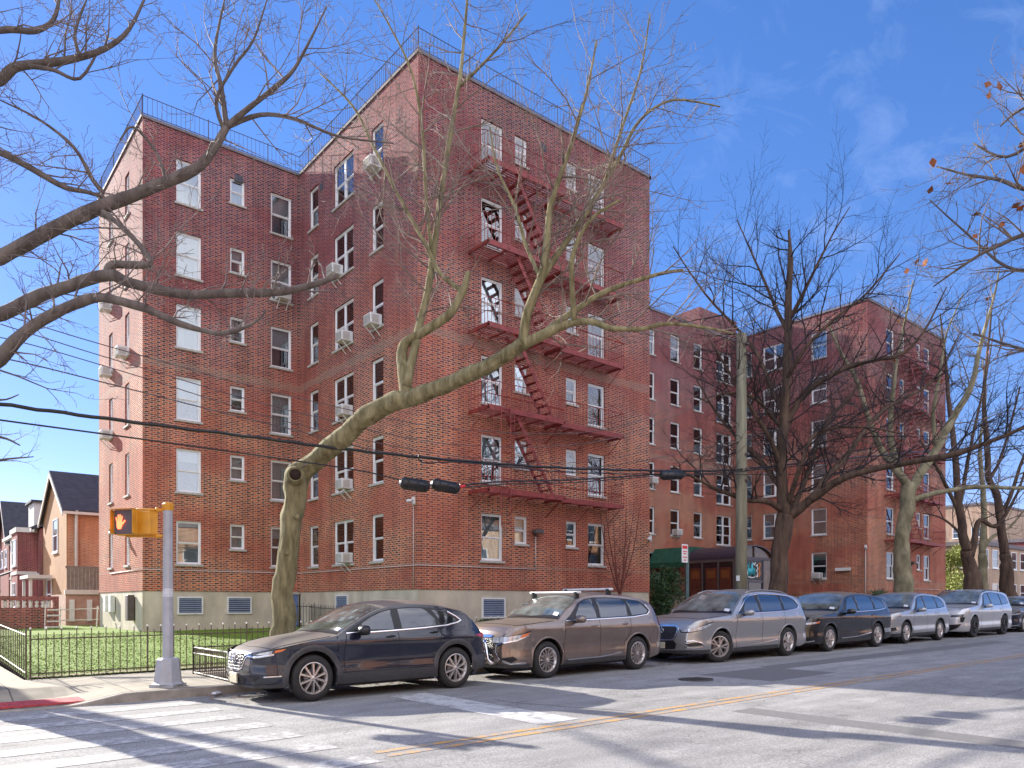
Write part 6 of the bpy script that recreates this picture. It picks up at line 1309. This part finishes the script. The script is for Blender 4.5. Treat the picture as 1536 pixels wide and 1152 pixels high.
v = MB(); obox(v, hc, .22, .11, .215); [obox(v, hc + nrm * .15 + o_, a_, .045, b_, 0, .003) for (o_, a_, b_) in ((Vector((0, 0, .212)), .222, .006), (rgt * .217, .006, .20), (-rgt * .217, .006, .20))]; obox(v, hc + rxv * .02 - nrm * .13 + rgt * .16, .11, .05, .19); so = mk(v, 'signal_housing', [M['yel']])
v = MB(); obox(v, hc + rxv * .30 + Vector((0, 0, -.01)), .13, .11, .20); mk(v, 'rear_housing', [M['yel']])
v = MB(); obox(v, hc + nrm * .112, .205, .006, .20, 0, .004); v.build('signal_lens', mat('dark signal lens', (.10, .075, .085), .5, var=.3, scale=60), so)
v = MB(); v.tube([(0, 0, 1.52), (0, 0, 1.66)], [.0845, .0835], 8, 0, True, False); mk(v, 'sticker_band', mat('pale sticker', (.55, .56, .60), .6, var=.2, scale=20))
for (z, dz) in ((2.99, .0), (2.55, 0)):
    v = MB(); v.tube([(0, 0, z), tuple(Vector((0, 0, z)) - rxv * .68 + fx * .04)], .026, 8); v.tube([tuple(Vector((0, 0, z)) - rxv * .32), tuple(Vector((0, 0, z + (-.06 if z > 2.8 else .06))) - rxv * .32)], .045, 8)
    v.tube([tuple(Vector((0, 0, z)) - rxv * .16 - fx * .0), tuple(Vector((0, 0, z)) - rxv * .20)], .045, 8)
    mk(v, 'bracket', M['yel'])
def hand(c, s):
    o = []
    def P_(x, y, k=0): return tuple(c + rgt * (x * s) + Vector((0, 0, y * s)) + nrm * (.002 + k))
    v = MB(); hm = mat('lit orange hand', (.9, .12, .04), .5, emit=((1.0, .13, .05), 1.6))
    def blob(pts, k): v.add([P_(x, y, k) for x, y in pts], [tuple(range(len(pts)))])
    blob([(-.30, -.95), (.22, -.95), (.42, -.55), (.48, -.05), (.36, .10), (-.40, .12), (-.48, -.15), (-.45, -.6)], .010)
    def fing(x0, y0, x1, y1, w, k):
        d = Vector((x1 - x0, y1 - y0)).normalized(); n = Vector((-d.y, d.x)) * w; q = []
        for i in range(7): a = math.pi * i / 6; q.append((x1 + n.x * math.cos(a) + d.x * w * math.sin(a), y1 + n.y * math.cos(a) + d.y * w * math.sin(a)))
        blob([(x0 - n.x, y0 - n.y), *[p for p in reversed(q)][:0], *[(x0 - n.x, y0 - n.y)][:0], ] + list(reversed(q)) + [(x0 + n.x, y0 + n.y)], k)
    fing(-.36, 0, -.50, .55, .10, .011); fing(-.14, 0, -.18, .86, .105, .012); fing(.09, 0, .12, .90, .105, .013); fing(.30, 0, .42, .70, .10, .014); fing(.30, -.45, .86, .12, .115, .015)
    v.build('hand_symbol', hm, so)
hand(hc + nrm * .12 - rgt * .085, .125)
v = MB(); v.tube([(0, 0, 0), (0, 0, .014)], [.34, .33], 28, 0, True, False); [v.box(-.26 + i * .075, -.235 + i * .075, -.2, .2, .014, .022) for i in range(8)]; o = v.build('manhole_cover', mat('cast iron cover', (.06, .055, .05), .6, var=.3, scale=8)); o.location = (12.1, 9.05, gz(12.1) + .002); tag(o, 'round cast iron manhole cover in the lane beside the second car', 'manhole')
# ---- no-parking sign on its post, seen almost edge on
rt = empty('parking_sign', (17.6, 13.45, gz(17.6) + .15), 0, 'narrow white and red kerbside sign on a green grey channel post beside the evergreen', 'sign')
v = MB(); v.box(-.03, .03, -.02, .02, -.1, 2.95); v.box(-.012, .012, -.045, -.02, -.1, 2.9); v.build('post', mat('channel post', (.10, .16, .15), .5, var=.2), rt)
v = MB(); v.box(-.30, -.03, -.035, -.028, 2.45, 2.97, 0); v.box(-.275, -.055, -.038, -.0355, 2.84, 2.93, 1)
for (z, w) in ((2.76, .09), (2.70, .07), (2.60, .095), (2.52, .05)): v.box(-.165 - w, -.165 + w, -.038, -.0355, z - .014, z + .014, 1)
v.build('sign_plate', [M['signwhite'], M['signred']], rt)
# ---- utility pole
ux, uy = 20.05, 13.3
rt = empty('utility_pole', (ux, uy, gz(ux) + .1), 0, 'weathered grey green wooden utility pole between two parked cars', 'utility pole')
M['wood'] = mat('weathered pole wood', (.13, .12, .08), .9, col2=(.27, .25, .17), scale=6, stretch=(1, 1, .12), bump=.7, bscale=20, detail=9)
v = MB(); v.tube([(0, 0, -.2), (0, 0, 4), (.0, 0, 9.55)], [.185, .17, .145], 14); v.build('pole', M['wood'], rt)
v = MB(); v.box(-.2, -.165, -.05, .05, 2.0, 2.16); v.build('number_tag', M['signwhite'], rt)
v = MB(); v.tube([(.17, -.05, .2), (.16, -.05, 5.2)], .022, 6); v.build('riser_conduit', M['rail'], rt)
v = MB()
for z in (5.05, 5.4, 5.85, 8.9, 9.2): v.box(-.06, .06, -.24, -.12, z - .03, z + .03)
v.build('cable_bracket', M['rail'], rt)
# ---- overhead cables along the street
def cable(label, pts, r, n=6, wob=.0, mat_=None, name='overhead_cable', cat='cable', grp=None):
    q = smooth_path([(*p, r) for p in pts], 10); P = []
    for i, p in enumerate(q): P.append(Vector(p[:3]) + Vector((0, wob * math.sin(i * 2.1), wob * math.cos(i * 1.7))))
    v = MB(); v.tube(P, r, n); o = v.build(name, mat_ or M['black']); o['label'] = label; o['category'] = cat
    if grp: o['group'] = grp
    return o
def at_y(px, py, Y):       # point of the picture line on the vertical plane of the pole line
    u = (px - 768) / 1130.0; t = Y / (ST - u * CT); return tuple(at(px, py, t))
YL = 13.2
g_ = 'cables strung along the street'
cable('thick black cable bundle, the upper of the two across the brick fronts', [at_y(x, y, YL) for x, y in ((-120, 588), (0, 606), (200, 633), (400, 658), (520, 674), (680, 690), (850, 702), (1010, 706), (1110, 704), (1250, 690), (1400, 676), (1536, 668), (1700, 655))], .030, 7, .008, grp=g_)
cable('thin black cable twisted beneath the upper bundle', [at_y(x, y, YL - .06) for x, y in ((628, 682), (636, 694), (700, 694), (850, 708), (1010, 711), (1110, 707), (1300, 690), (1536, 672))], .016, 6, .01, grp=g_)
cable('lower black cable carrying the splice cases', [at_y(x, y, YL - .12) for x, y in ((-120, 612), (0, 630), (200, 657), (400, 685), (540, 706), (612, 722), (690, 731), (760, 726), (850, 724), (950, 717), (1010, 712), (1110, 712), (1300, 712), (1536, 716))], .014, 6, grp=g_)
cable('second lower black cable alongside the splice cases', [at_y(x, y, YL - .02) for x, y in ((690, 728), (760, 722), (850, 720), (950, 714), (1012, 709))], .022, 6, .006, grp=g_)
for i, (lab, ys) in enumerate((('highest thin service wire across the left wing', ((0, 470), (70, 492), (200, 530), (460, 600), (700, 645), (930, 640), (1110, 560))), ('second thin service wire across the left wing', ((0, 486), (60, 505), (200, 548), (460, 622), (700, 668), (930, 655), (1110, 575))),
        ('third thin service wire across the left wing', ((-40, 498), (50, 518), (200, 562), (460, 640), (700, 686), (900, 690), (1110, 640))), ('lowest thin service wire across the left wing', ((-40, 530), (40, 545), (200, 585), (420, 640), (640, 688), (900, 700), (1110, 660))))):
    cable(lab, [at_y(x, y, YL + .15 + .1 * i) for x, y in ys], .0085 if i != 3 else .011, 5, mat_=M['rail'], grp='thin service wires')
def closure(label, p0, p1, r=.115):
    rt = empty('splice_case', p0, 0, label, 'cable box', 'black splice cases on the cable'); a, b_ = Vector((0, 0, 0)), Vector(p1) - Vector(p0); d = (b_ - a).normalized(); v = MB()
    v.tube([a, a + d * .03, a + d * .07, b_ - d * .07, b_ - d * .03, b_], [r * .55, r * .85, r, r, r * .85, r * .5], 12); v.build('case', M['black'], rt); v = MB()
    for t in (.18, .5, .82): c_ = a.lerp(b_, t); v.tube([c_ - d * .02, c_ + d * .02], r * 1.06, 12)
    for s in (-1, 1): v.tube([a + d * .06 + Vector((0, 0, s * r * .98)) , b_ - d * .06 + Vector((0, 0, s * r * .98))], .016, 6)
    v.build('clamp_band', M['hub'], rt)
closure('black splice case, the left one of the pair hanging at the brick corner', at_y(601, 724, YL - .12), at_y(643, 730, YL - .12))
closure('black splice case, the right one of the pair with a red tag', at_y(648, 726, YL - .12), at_y(688, 733, YL - .12))
closure('single black splice case on the cable left of the utility pole', at_y(992, 713, YL - .1), at_y(1024, 712, YL - .1), .12)
v = MB(); v.tube([at_y(689, 731, YL - .12), at_y(697, 729, YL - .12)], .035, 8); tag(v.build('cable_tag', M['signred']), 'small red tag on the cable beside the right splice case', 'tag')
# ================================================================ FENCES
def picket(name, label, x0, y0, x1, y1, h, sp, ball=True, rails=(.12, .86), zf=lz, m=None, r=.009):
    rt = empty(name, (x0, y0, zf(x0, y0)), 0, label, 'fence'); l = math.hypot(x1 - x0, y1 - y0); n = int(l / sp); bars = MB(); bl = MB(); z0 = zf(x0, y0)
    def pt(t, z): x, y = x0 + (x1 - x0) * t, y0 + (y1 - y0) * t; return (x - x0, y - y0, zf(x, y) - z0 + z)
    for i in range(n + 1):
        t = i / n; hh = h * (1 if ball else 1); tall = i % 2 == 0
        post = i % 16 == 0
        bars.bar(pt(t, -.05), pt(t, hh * (1 if tall else .93)), .016 if post else r)
        if ball and tall: p = pt(t, hh + .012); bl.lathe([(0, -.02), (.016, -.012), (.021, 0), (.016, .014), (0, .024)], 8, 'z', p)
    o = bars.build('picket', m or M['fence_iron'], rt)
    for k in rails:
        v = MB(); v.tube([pt(i / 12, h * k) for i in range(13)], .012, 4, 0, True, False); v.build('rail', m or M['fence_iron'], rt)
    if bl.f: bl.build('finial', M['ball'], rt)
    return rt
picket('iron_fence', 'low rusty iron picket fence with pale ball tips in front of the lawn', 2.0, WY, 13.6, WY, .92, .125, rails=(.10, .80))
picket('iron_fence', 'rusty iron fence running back along the side street at the left edge', 1.93, WY, 1.93, 30, .95, .30, ball=False, m=M['fence_iron'])
picket('iron_fence', 'short black iron fence guarding the blue basement door', 12.3, 29.2, 15.0 - 1.5, 29.2, 1.05, .11, ball=False, m=M['iron'])
picket('iron_fence', 'short black iron fence beside the side wall near the blue door', 13.3, 24.6, 13.3, 29.2, 1.0, .11, ball=False, m=M['iron'])
# tree pit guard: ornate low iron panels on three sides
rt = empty('tree_guard', (4.62, 13.32, gz(4.6) + .15), 0, 'low ornate brown iron guard round the tree pit behind the first car', 'tree guard')
def guard(a, b_):
    v = MB(); a, b_ = Vector(a), Vector(b_); l = (b_ - a).length; n = int(l / .115)
    for z in (.04, .42, .53): v.bar(a + Vector((0, 0, z)), b_ + Vector((0, 0, z)), .014)
    for i in range(n + 1):
        p = a.lerp(b_, i / n); v.bar(p + Vector((0, 0, .04)), p + Vector((0, 0, .53)), .0085)
        if i < n: q = a.lerp(b_, (i + .5) / n); d = (b_ - a).normalized() * .03; v.tube([q + d * math.cos(t) + Vector((0, 0, .475 + .03 * math.sin(t))) for t in [2 * math.pi * k / 10 for k in range(11)]], .005, 4)
    for p in (a, b_): v.bar(p + Vector((0, 0, -.05)), p + Vector((0, 0, .58)), .02)
    v.build('guard_panel', M['fence_iron'], rt)
guard((0, 0, 0), (0, 2.2, 0)); guard((0, 2.2, 0), (2.9, 2.2, .02)); guard((2.9, 0, .02), (2.9, 2.2, .02))
for (x0, x1, y0, y1) in ((4.66, 7.5, 13.25, 15.5),): tag((lambda b_: (b_.quad((x0, y0, gz(x0) + .158), (x1, y0, gz(x1) + .158), (x1, y1, gz(x1) + .158), (x0, y1, gz(x0) + .158)), b_.build('tree_pit', M['soil']))[1])(MB()), kind='structure')
# fallen leaves along the gutter and on the lawn
v = MB(); rng = random.Random(77)
for i in range(2600):
    k = rng.random()
    if k < .75: x = rng.uniform(4, 44); y = 13.0 - abs(rng.gauss(0, .75)); z = gz(x) + .006
    elif k < .9: x = rng.uniform(2, 13); y = rng.uniform(16.6, 17.4); z = lz(x, y) + .03
    else: x = rng.uniform(4.7, 7.4); y = rng.uniform(13.3, 15.4); z = gz(x) + .165
    a = rng.uniform(0, 6.3); r = rng.uniform(.015, .045); v.add([(x + r * math.cos(a + t), y + r * math.sin(a + t) * .7, z + rng.uniform(0, .015)) for t in (0, 1.6, 3.1, 4.7)], [(0, 1, 2, 3)], rng.randrange(2))
tag(v.build('fallen_leaves', [mat('brown fallen leaf', (.16, .08, .035), .9), mat('tan fallen leaf', (.26, .16, .08), .9)]), 'scattered brown leaves lying in the gutter under the cars', 'leaves', kind='stuff')
v = MB(); v.box(0, .16, 0, .10, 0, .05, 0, .02); v.box(.16, .26, .03, .12, 0, .04, 0, .015); o = tag(v.build('litter', M['paper']), 'crumpled white litter on the kerb in front of the first car', 'litter'); o.location = (4.2, 12.93, gz(4.2) + .01); o.rotation_euler = (0, 0, .5)
# ================================================================ NEIGHBOURING BUILDINGS
def mkwin(parent, axis, c, u0, u1, z0, z1, fm=None, out=-1, mid=True):
    v = MB(); t = .07
    def bx(mb, a, b_, o0, o1, lo, hi, mi=0):
        lo_, hi_ = min(c + out * o0, c + out * o1), max(c + out * o0, c + out * o1)
        if axis == 'Y': mb.box(a, b_, lo_, hi_, lo, hi, mi)
        else: mb.box(lo_, hi_, a, b_, lo, hi, mi)
    bx(v, u0, u0 + t, -.05, .05, z0, z1); bx(v, u1 - t, u1, -.05, .05, z0, z1); bx(v, u0 + t, u1 - t, -.05, .05, z1 - t, z1); bx(v, u0 + t, u1 - t, -.05, .05, z0, z0 + t)
    if mid: bx(v, u0 + t, u1 - t, -.04, .035, (z0 + z1) / 2 - .03, (z0 + z1) / 2 + .03)
    bx(v, u0 - .05, u1 + .05, -.02, .09, z0 - .1, z0 - .001)
    o = v.build('window', fm or M['white'], parent); g = MB(); bx(g, u0 + t, u1 - t, 0, .01, z0 + t, z1 - t); g.build('pane', M['houseglass'], o); return o
M['houseglass'] = mat('house window glass', (.05, .065, .08), .05, coat=1.0, spec=1.0, var=.4, scale=.8)
M['slate'] = mat('dark grey shingles', (.05, .05, .06), .85, var=.25, scale=3, bump=.4, bscale=8); M['cream'] = mat('cream trim', (.62, .58, .52), .7, var=.06); M['render'] = mat('ochre stucco', (.36, .19, .085), .85, var=.12, scale=1.2)
def house(x, y0, y1, depth, eave, ridge, wallm, label, kind='gable', front=None, base=.5, sidem=None):
    rt = empty('house', (x, y0, base), 0, label, 'house'); inv = Matrix.Translation((-x, -y0, -base))
    def bp(mb, n, m): o = mb.build(n, m, rt); o.matrix_parent_inverse = inv; return o
    v = MB(); v.box(x, x + depth, y0, y1, base - 1, eave, 0)
    ym = (y0 + y1) / 2
    if kind == 'gable':       # ridge runs back from the street (along X)
        for xx in (x, x + depth): v.add([(xx, y0, eave), (xx, y1, eave), (xx, ym, ridge)], [(0, 1, 2)], 0)
    bp(v, 'wall', [wallm])
    v = MB(); o_ = .3
    if kind == 'gable':
        k = (ridge - eave) / (ym - y0); lo = eave - o_ * k
        v.poly([(x - .25, y0 - o_, lo), (x + depth, y0 - o_, lo), (x + depth, ym, ridge), (x - .25, ym, ridge)], (0, 0, .14)); v.poly([(x - .25, ym, ridge), (x + depth, ym, ridge), (x + depth, y1 + o_, lo), (x - .25, y1 + o_, lo)], (0, 0, .14))
    else:                      # roof slopes up from the street front
        v.poly([(x - .45, y0 - .2, eave - .1), (x - .45, y1 + .2, eave - .1), (x + depth * .45, y1 + .2, ridge), (x + depth * .45, y0 - .2, ridge)], (0, 0, .14)); v.poly([(x + depth * .45, y0 - .2, ridge), (x + depth * .45, y1 + .2, ridge), (x + depth, y1 + .2, eave), (x + depth, y0 - .2, eave)], (0, 0, .14))
        v.add([(x, y0, eave), (x + depth, y0, eave), (x + depth * .45, y0, ridge)], [(0, 1, 2)], 1); v.add([(x, y1, eave), (x + depth, y1, eave), (x + depth * .45, y1, ridge)], [(0, 1, 2)], 1)
    bp(v, 'roof', [M['slate'], wallm])
    v = MB()
    if kind == 'gable':
        for (ya, yb) in ((y0 - o_, ym), (y1 + o_, ym)): v.poly([(x - .27, ya, lo - .22), (x - .27, yb, ridge - .22), (x - .27, yb, ridge + .02), (x - .27, ya, lo + .02)], (.06, 0, 0))
        v.box(x - .2, x + depth, y0 - o_ - .08, y0 - o_ + .02, lo - .1, lo + .04)
    else: v.box(x - .5, x - .3, y0 - .2, y1 + .2, eave - .22, eave + .0); v.box(x - .05, x + .02, y0, y1, eave * .52, eave * .52 + .2)
    bp(v, 'eave_trim', M['cream'])
    for (a, b_, lo_, hi_) in (front or []): o = mkwin(rt, 'X', x, a, b_, lo_, hi_); o.matrix_parent_inverse = inv
    return rt, inv, bp
rt, inv, bp = house(7.3, 46.6, 54.6, 14, 6.65, 9.1, M['render'], 'ochre stucco house with a steep dark gable roof and white downpipe', front=[(49.2, 50.9, 4.5, 6.4), (51.4, 53.2, 1.2, 3.0)])
v = MB(); v.box(7.35, 21.2, 46.55, 46.6, -.4, 6.5); bp(v, 'side_wall', M['brick_orange']); v = MB(); v.tube([(7.75, 46.45, .5), (7.75, 46.45, 6.4), (7.75, 46.35, 6.6)], .09, 8); bp(v, 'downpipe', M['cream'])
v = MB(); v.box(6.0, 7.2, 50.6, 54.0, 3.0, 3.2); v.box(6.1, 6.25, 50.8, 50.95, .5, 3.0); v.box(6.1, 6.25, 53.6, 53.75, .5, 3.0); bp(v, 'porch', M['cream'])
rt, inv, bp = house(7.3, 56.2, 62, 12, 6.3, 8.8, M['brick_house'], 'red brick house with pale string course and hipped dark roof next to the ochre one', 'slope', front=[(60.4, 61.6, 4.2, 5.8)])
v = MB(); v.box(6.2, 7.28, 57.0, 60.0, .3, 6.1); bp(v, 'bay', M['brick_house']); v = MB(); v.box(6.1, 7.28, 56.9, 60.1, 6.1, 6.4); bp(v, 'bay_cornice', M['cream']); v = MB(); v.box(6.15, 7.28, 56.95, 60.05, 3.4, 3.6); bp(v, 'string_course', M['cream']); v = MB(); v.box(9.5, 10.4, 57.5, 58.4, 7.3, 9.7); bp(v, 'chimney', M['brick_house'])
o = mkwin(rt, 'X', 6.2, 57.5, 59.4, 4.0, 5.7); o.matrix_parent_inverse = inv; o = mkwin(rt, 'X', 6.2, 57.7, 59.3, 1.3, 2.9); o.matrix_parent_inverse = inv
rt, inv, bp = house(7.0, 63, 68.5, 12, 6.4, 9.2, M['cream'], 'cream house with a dark dormer roof, third along the side street', 'slope', front=[(64, 65.2, 4.4, 5.9), (66.2, 67.4, 4.4, 5.9)])
v = MB(); v.box(8.0, 10.4, 64.2, 67.0, 6.6, 8.9); bp(v, 'dormer', M['cream']); v = MB(); v.box(7.8, 10.6, 64.0, 67.2, 8.9, 9.05); bp(v, 'dormer_roof', M['slate'])
v = MB(); v.poly([(5.4, 63, 3.2), (7.0, 63, 3.9), (7.0, 68.4, 3.9), (5.4, 68.4, 3.2)], (0, 0, .12)); bp(v, 'porch_roof', M['slate']); v = MB(); [v.box(5.5, 5.7, y, y + .2, .3, 3.2) for y in (63.2, 68.0)]; bp(v, 'porch_post', M['brick_house'])
rt, inv, bp = house(7.0, 69.5, 75.5, 12, 6.4, 9.6, M['brick_house'], 'dark roofed brick house, fourth along the side street', 'gable', front=[(70.5, 71.8, 4.4, 5.8), (73, 74.3, 4.4, 5.8)])
rt, inv, bp = house(6.8, 76, 84, 12, 5.6, 8.6, M['cream'], 'pale house with a dark roof at the end of the side street', 'slope', front=[(77, 78.4, 3.9, 5.2), (80, 81.4, 3.9, 5.2)])
# garage with fenced roof terrace between the lawn and the ochre house
rt = empty('garage', (6.4, 41.5, .5), 0, 'low pink brick garage with a slatted fence on its roof terrace', 'garage'); inv = Matrix.Translation((-6.4, -41.5, -.5))
v = MB(); v.box(6.45, 12, 41.4, 45.8, -.5, 2.0); v.build('wall', mat('pink brick', (.42, .26, .20), .9, var=.15, scale=3), rt).matrix_parent_inverse = inv
v = MB(); v.box(6.4, 12, 41.3, 41.55, 2.0, 2.22); v.build('coping', M['cream'], rt).matrix_parent_inverse = inv
v = MB(); [v.box(6.5 + i * .16, 6.65 + i * .16, 41.4, 41.43, 2.22, 3.3) for i in range(34)]; v.box(6.45, 12, 41.44, 41.5, 3.25, 3.37); v.build('slat_fence', mat('grey board', (.20, .17, .14), .8, var=.2), rt).matrix_parent_inverse = inv
for a in (6.6, 7.35): v = MB(); v.box(a, a + .22, 41.34, 41.4, .7, 1.75); v.build('white_panel', M['plastic'], rt).matrix_parent_inverse = inv
# garden wall
rt = empty('garden_wall', (3.4, 38.6, .4), 0, 'dark red brick garden wall with pale pierced balusters near its top', 'garden wall')
v = MB(); v.box(0, 2.35, 0, .22, -.3, .98); v.box(0, 2.35, 0, .22, 1.3, 1.48); [v.box(a, a + .22, -.02, .24, .98, 1.3) for a in (0, 2.13)]; v.build('wall', M['brick_house'], rt)
v = MB(); [v.lathe([(.04, 0), (.09, .08), (.04, .16), (.09, .24), (.04, .32)], 8, 'z', (.38 + i * .23, .11, .98)) for i in range(8)]; v.build('baluster', M['cream'], rt)
rt = empty('rubble_stack', (5.0, 36.6, .45), 0, 'small pile of pale boards and pipes leaning by the garden wall', 'debris'); v = MB()
for i in range(4): v.box(.02 * i, .5 + .02 * i, .0, .12, .1 + .24 * i, .16 + .24 * i)
v.bar((-.05, .06, 0), (-.02, .06, 1.1), .025, 6); v.bar((.5, .06, 0), (.52, .06, 1.0), .025, 6); v.bar((.5, .0, .85), (2.0, .2, .9), .025, 6); v.bar((.5, .0, .4), (2.0, .2, .42), .025, 6); v.bar((1.9, .2, -.1), (1.95, .2, 1.0), .03, 6); v.build('board', M['cream'], rt)
# right background: pale brick blocks down the street
def block(x0, x1, y0, y1, z1, wm, label, wins, name='brick_building', roofm=None):
    rt = empty(name, (x0, y0, .5), 0, label, 'building'); inv = Matrix.Translation((-x0, -y0, -.5)); v = MB()
    holes = [(a, b_, lo, hi) for (ax, a, b_, lo, hi) in wins if ax == 'Y']
    v.box(x0, x1, y0, y1, -1, z1); v.build('wall', wm, rt).matrix_parent_inverse = inv
    v = MB(); v.box(x0 - .15, x1 + .15, y0 - .15, y1 + .15, z1, z1 + .35); v.build('cornice', roofm or M['coping'], rt).matrix_parent_inverse = inv
    for (ax, a, b_, lo, hi) in wins: mkwin(rt, ax, y0 - .01 if ax == 'Y' else x0 - .01, a, b_, lo, hi).matrix_parent_inverse = inv
    return rt
block(72, 86, 24.5, 40, 6.6, M['brick_tan'], 'low tan brick building beyond the far wing', [('X', 25 + i * 2.2, 26.2 + i * 2.2, 1.7 + 3 * k, 3.3 + 3 * k) for i in range(3) for k in range(2)] + [('Y', 73 + i * 2.4, 74.4 + i * 2.4, 1.7 + 3 * k, 3.3 + 3 * k) for i in range(5) for k in range(2)])
block(86.5, 104, 22.5, 40, 7.6, M['brick_house'], 'reddish brick building with a pale shopfront at the right edge', [('Y', 87.5 + i * 2.6, 89 + i * 2.6, 4.9, 6.6) for i in range(6)] + [('Y', 87.5 + i * 3.2, 90 + i * 3.2, 1.4, 3.4) for i in range(5)])
block(128, 150, 42, 60, 16.5, M['brick_tan'], 'distant pale apartment tower between the tree trunks', [('X', 43 + i * 2.6, 44.4 + i * 2.6, 2.6 + 3 * k, 4.2 + 3 * k) for i in range(6) for k in range(4)])
shrub('green_tree', (66.0, 24.5, .6), 'yellow green leafy small tree beyond the far brick wing', [(rng.uniform(-1.5, 1.5), rng.uniform(-1.5, 1.5), rng.uniform(1.2, 5.6), rng.uniform(.6, 1.1)) for _ in range(22)], .05, .2, 420, [(.3, 0, 4.5, .12), (-.8, .3, 3.8, .07), (.9, -.3, 4.2, .07)], 'tree')
fo = [o for o in bpy.data.objects if o.name.startswith('foliage')][-1]; me = fo.data; me.materials.clear(); [me.materials.append(m) for m in (mat('yellow green leaf', (.30, .34, .08), .6), mat('pale green leaf', (.20, .28, .07), .6), mat('olive leaf', (.12, .17, .05), .6))]
# far side of the street, behind the camera: it shows in the car doors and window panes
for (x0, x1, h, m_, lb, fl) in ((-26, -8, 11.5, 'brick_orange', 'orange brick row building across the street opposite the crossing', 3), (-6, 9.5, 9.0, 'brick_tan', 'tan brick building across the street opposite the first car', 2), (11, 25, 8.4, 'brick_orange', 'orange brick building across the street opposite the main front', 2), (27, 44, 8.0, 'brick_tan', 'tan brick row building across the street opposite the entrance', 2), (46, 70, 10, 'brick_orange', 'orange brick building across the street down the block', 3)):
    rt = empty('brick_building', (x0, -18, .3), 0, lb, 'building'); inv = Matrix.Translation((-x0, 18, -.3)); v = MB(); v.box(x0, x1, -18, -9.5, -1, h); v.build('wall', M[m_], rt).matrix_parent_inverse = inv
    v = MB(); v.box(x0 - .2, x1 + .2, -18.2, -9.3, h, h + .4); v.build('cornice', M['coping'], rt).matrix_parent_inverse = inv
    for k in range(fl):
        n = int((x1 - x0) / 2.8)
        for i in range(n): a = x0 + .9 + i * 2.8; mkwin(rt, 'Y', -9.49, a, a + 1.2, 1.6 + 3 * k, 3.3 + 3 * k, out=1).matrix_parent_inverse = inv
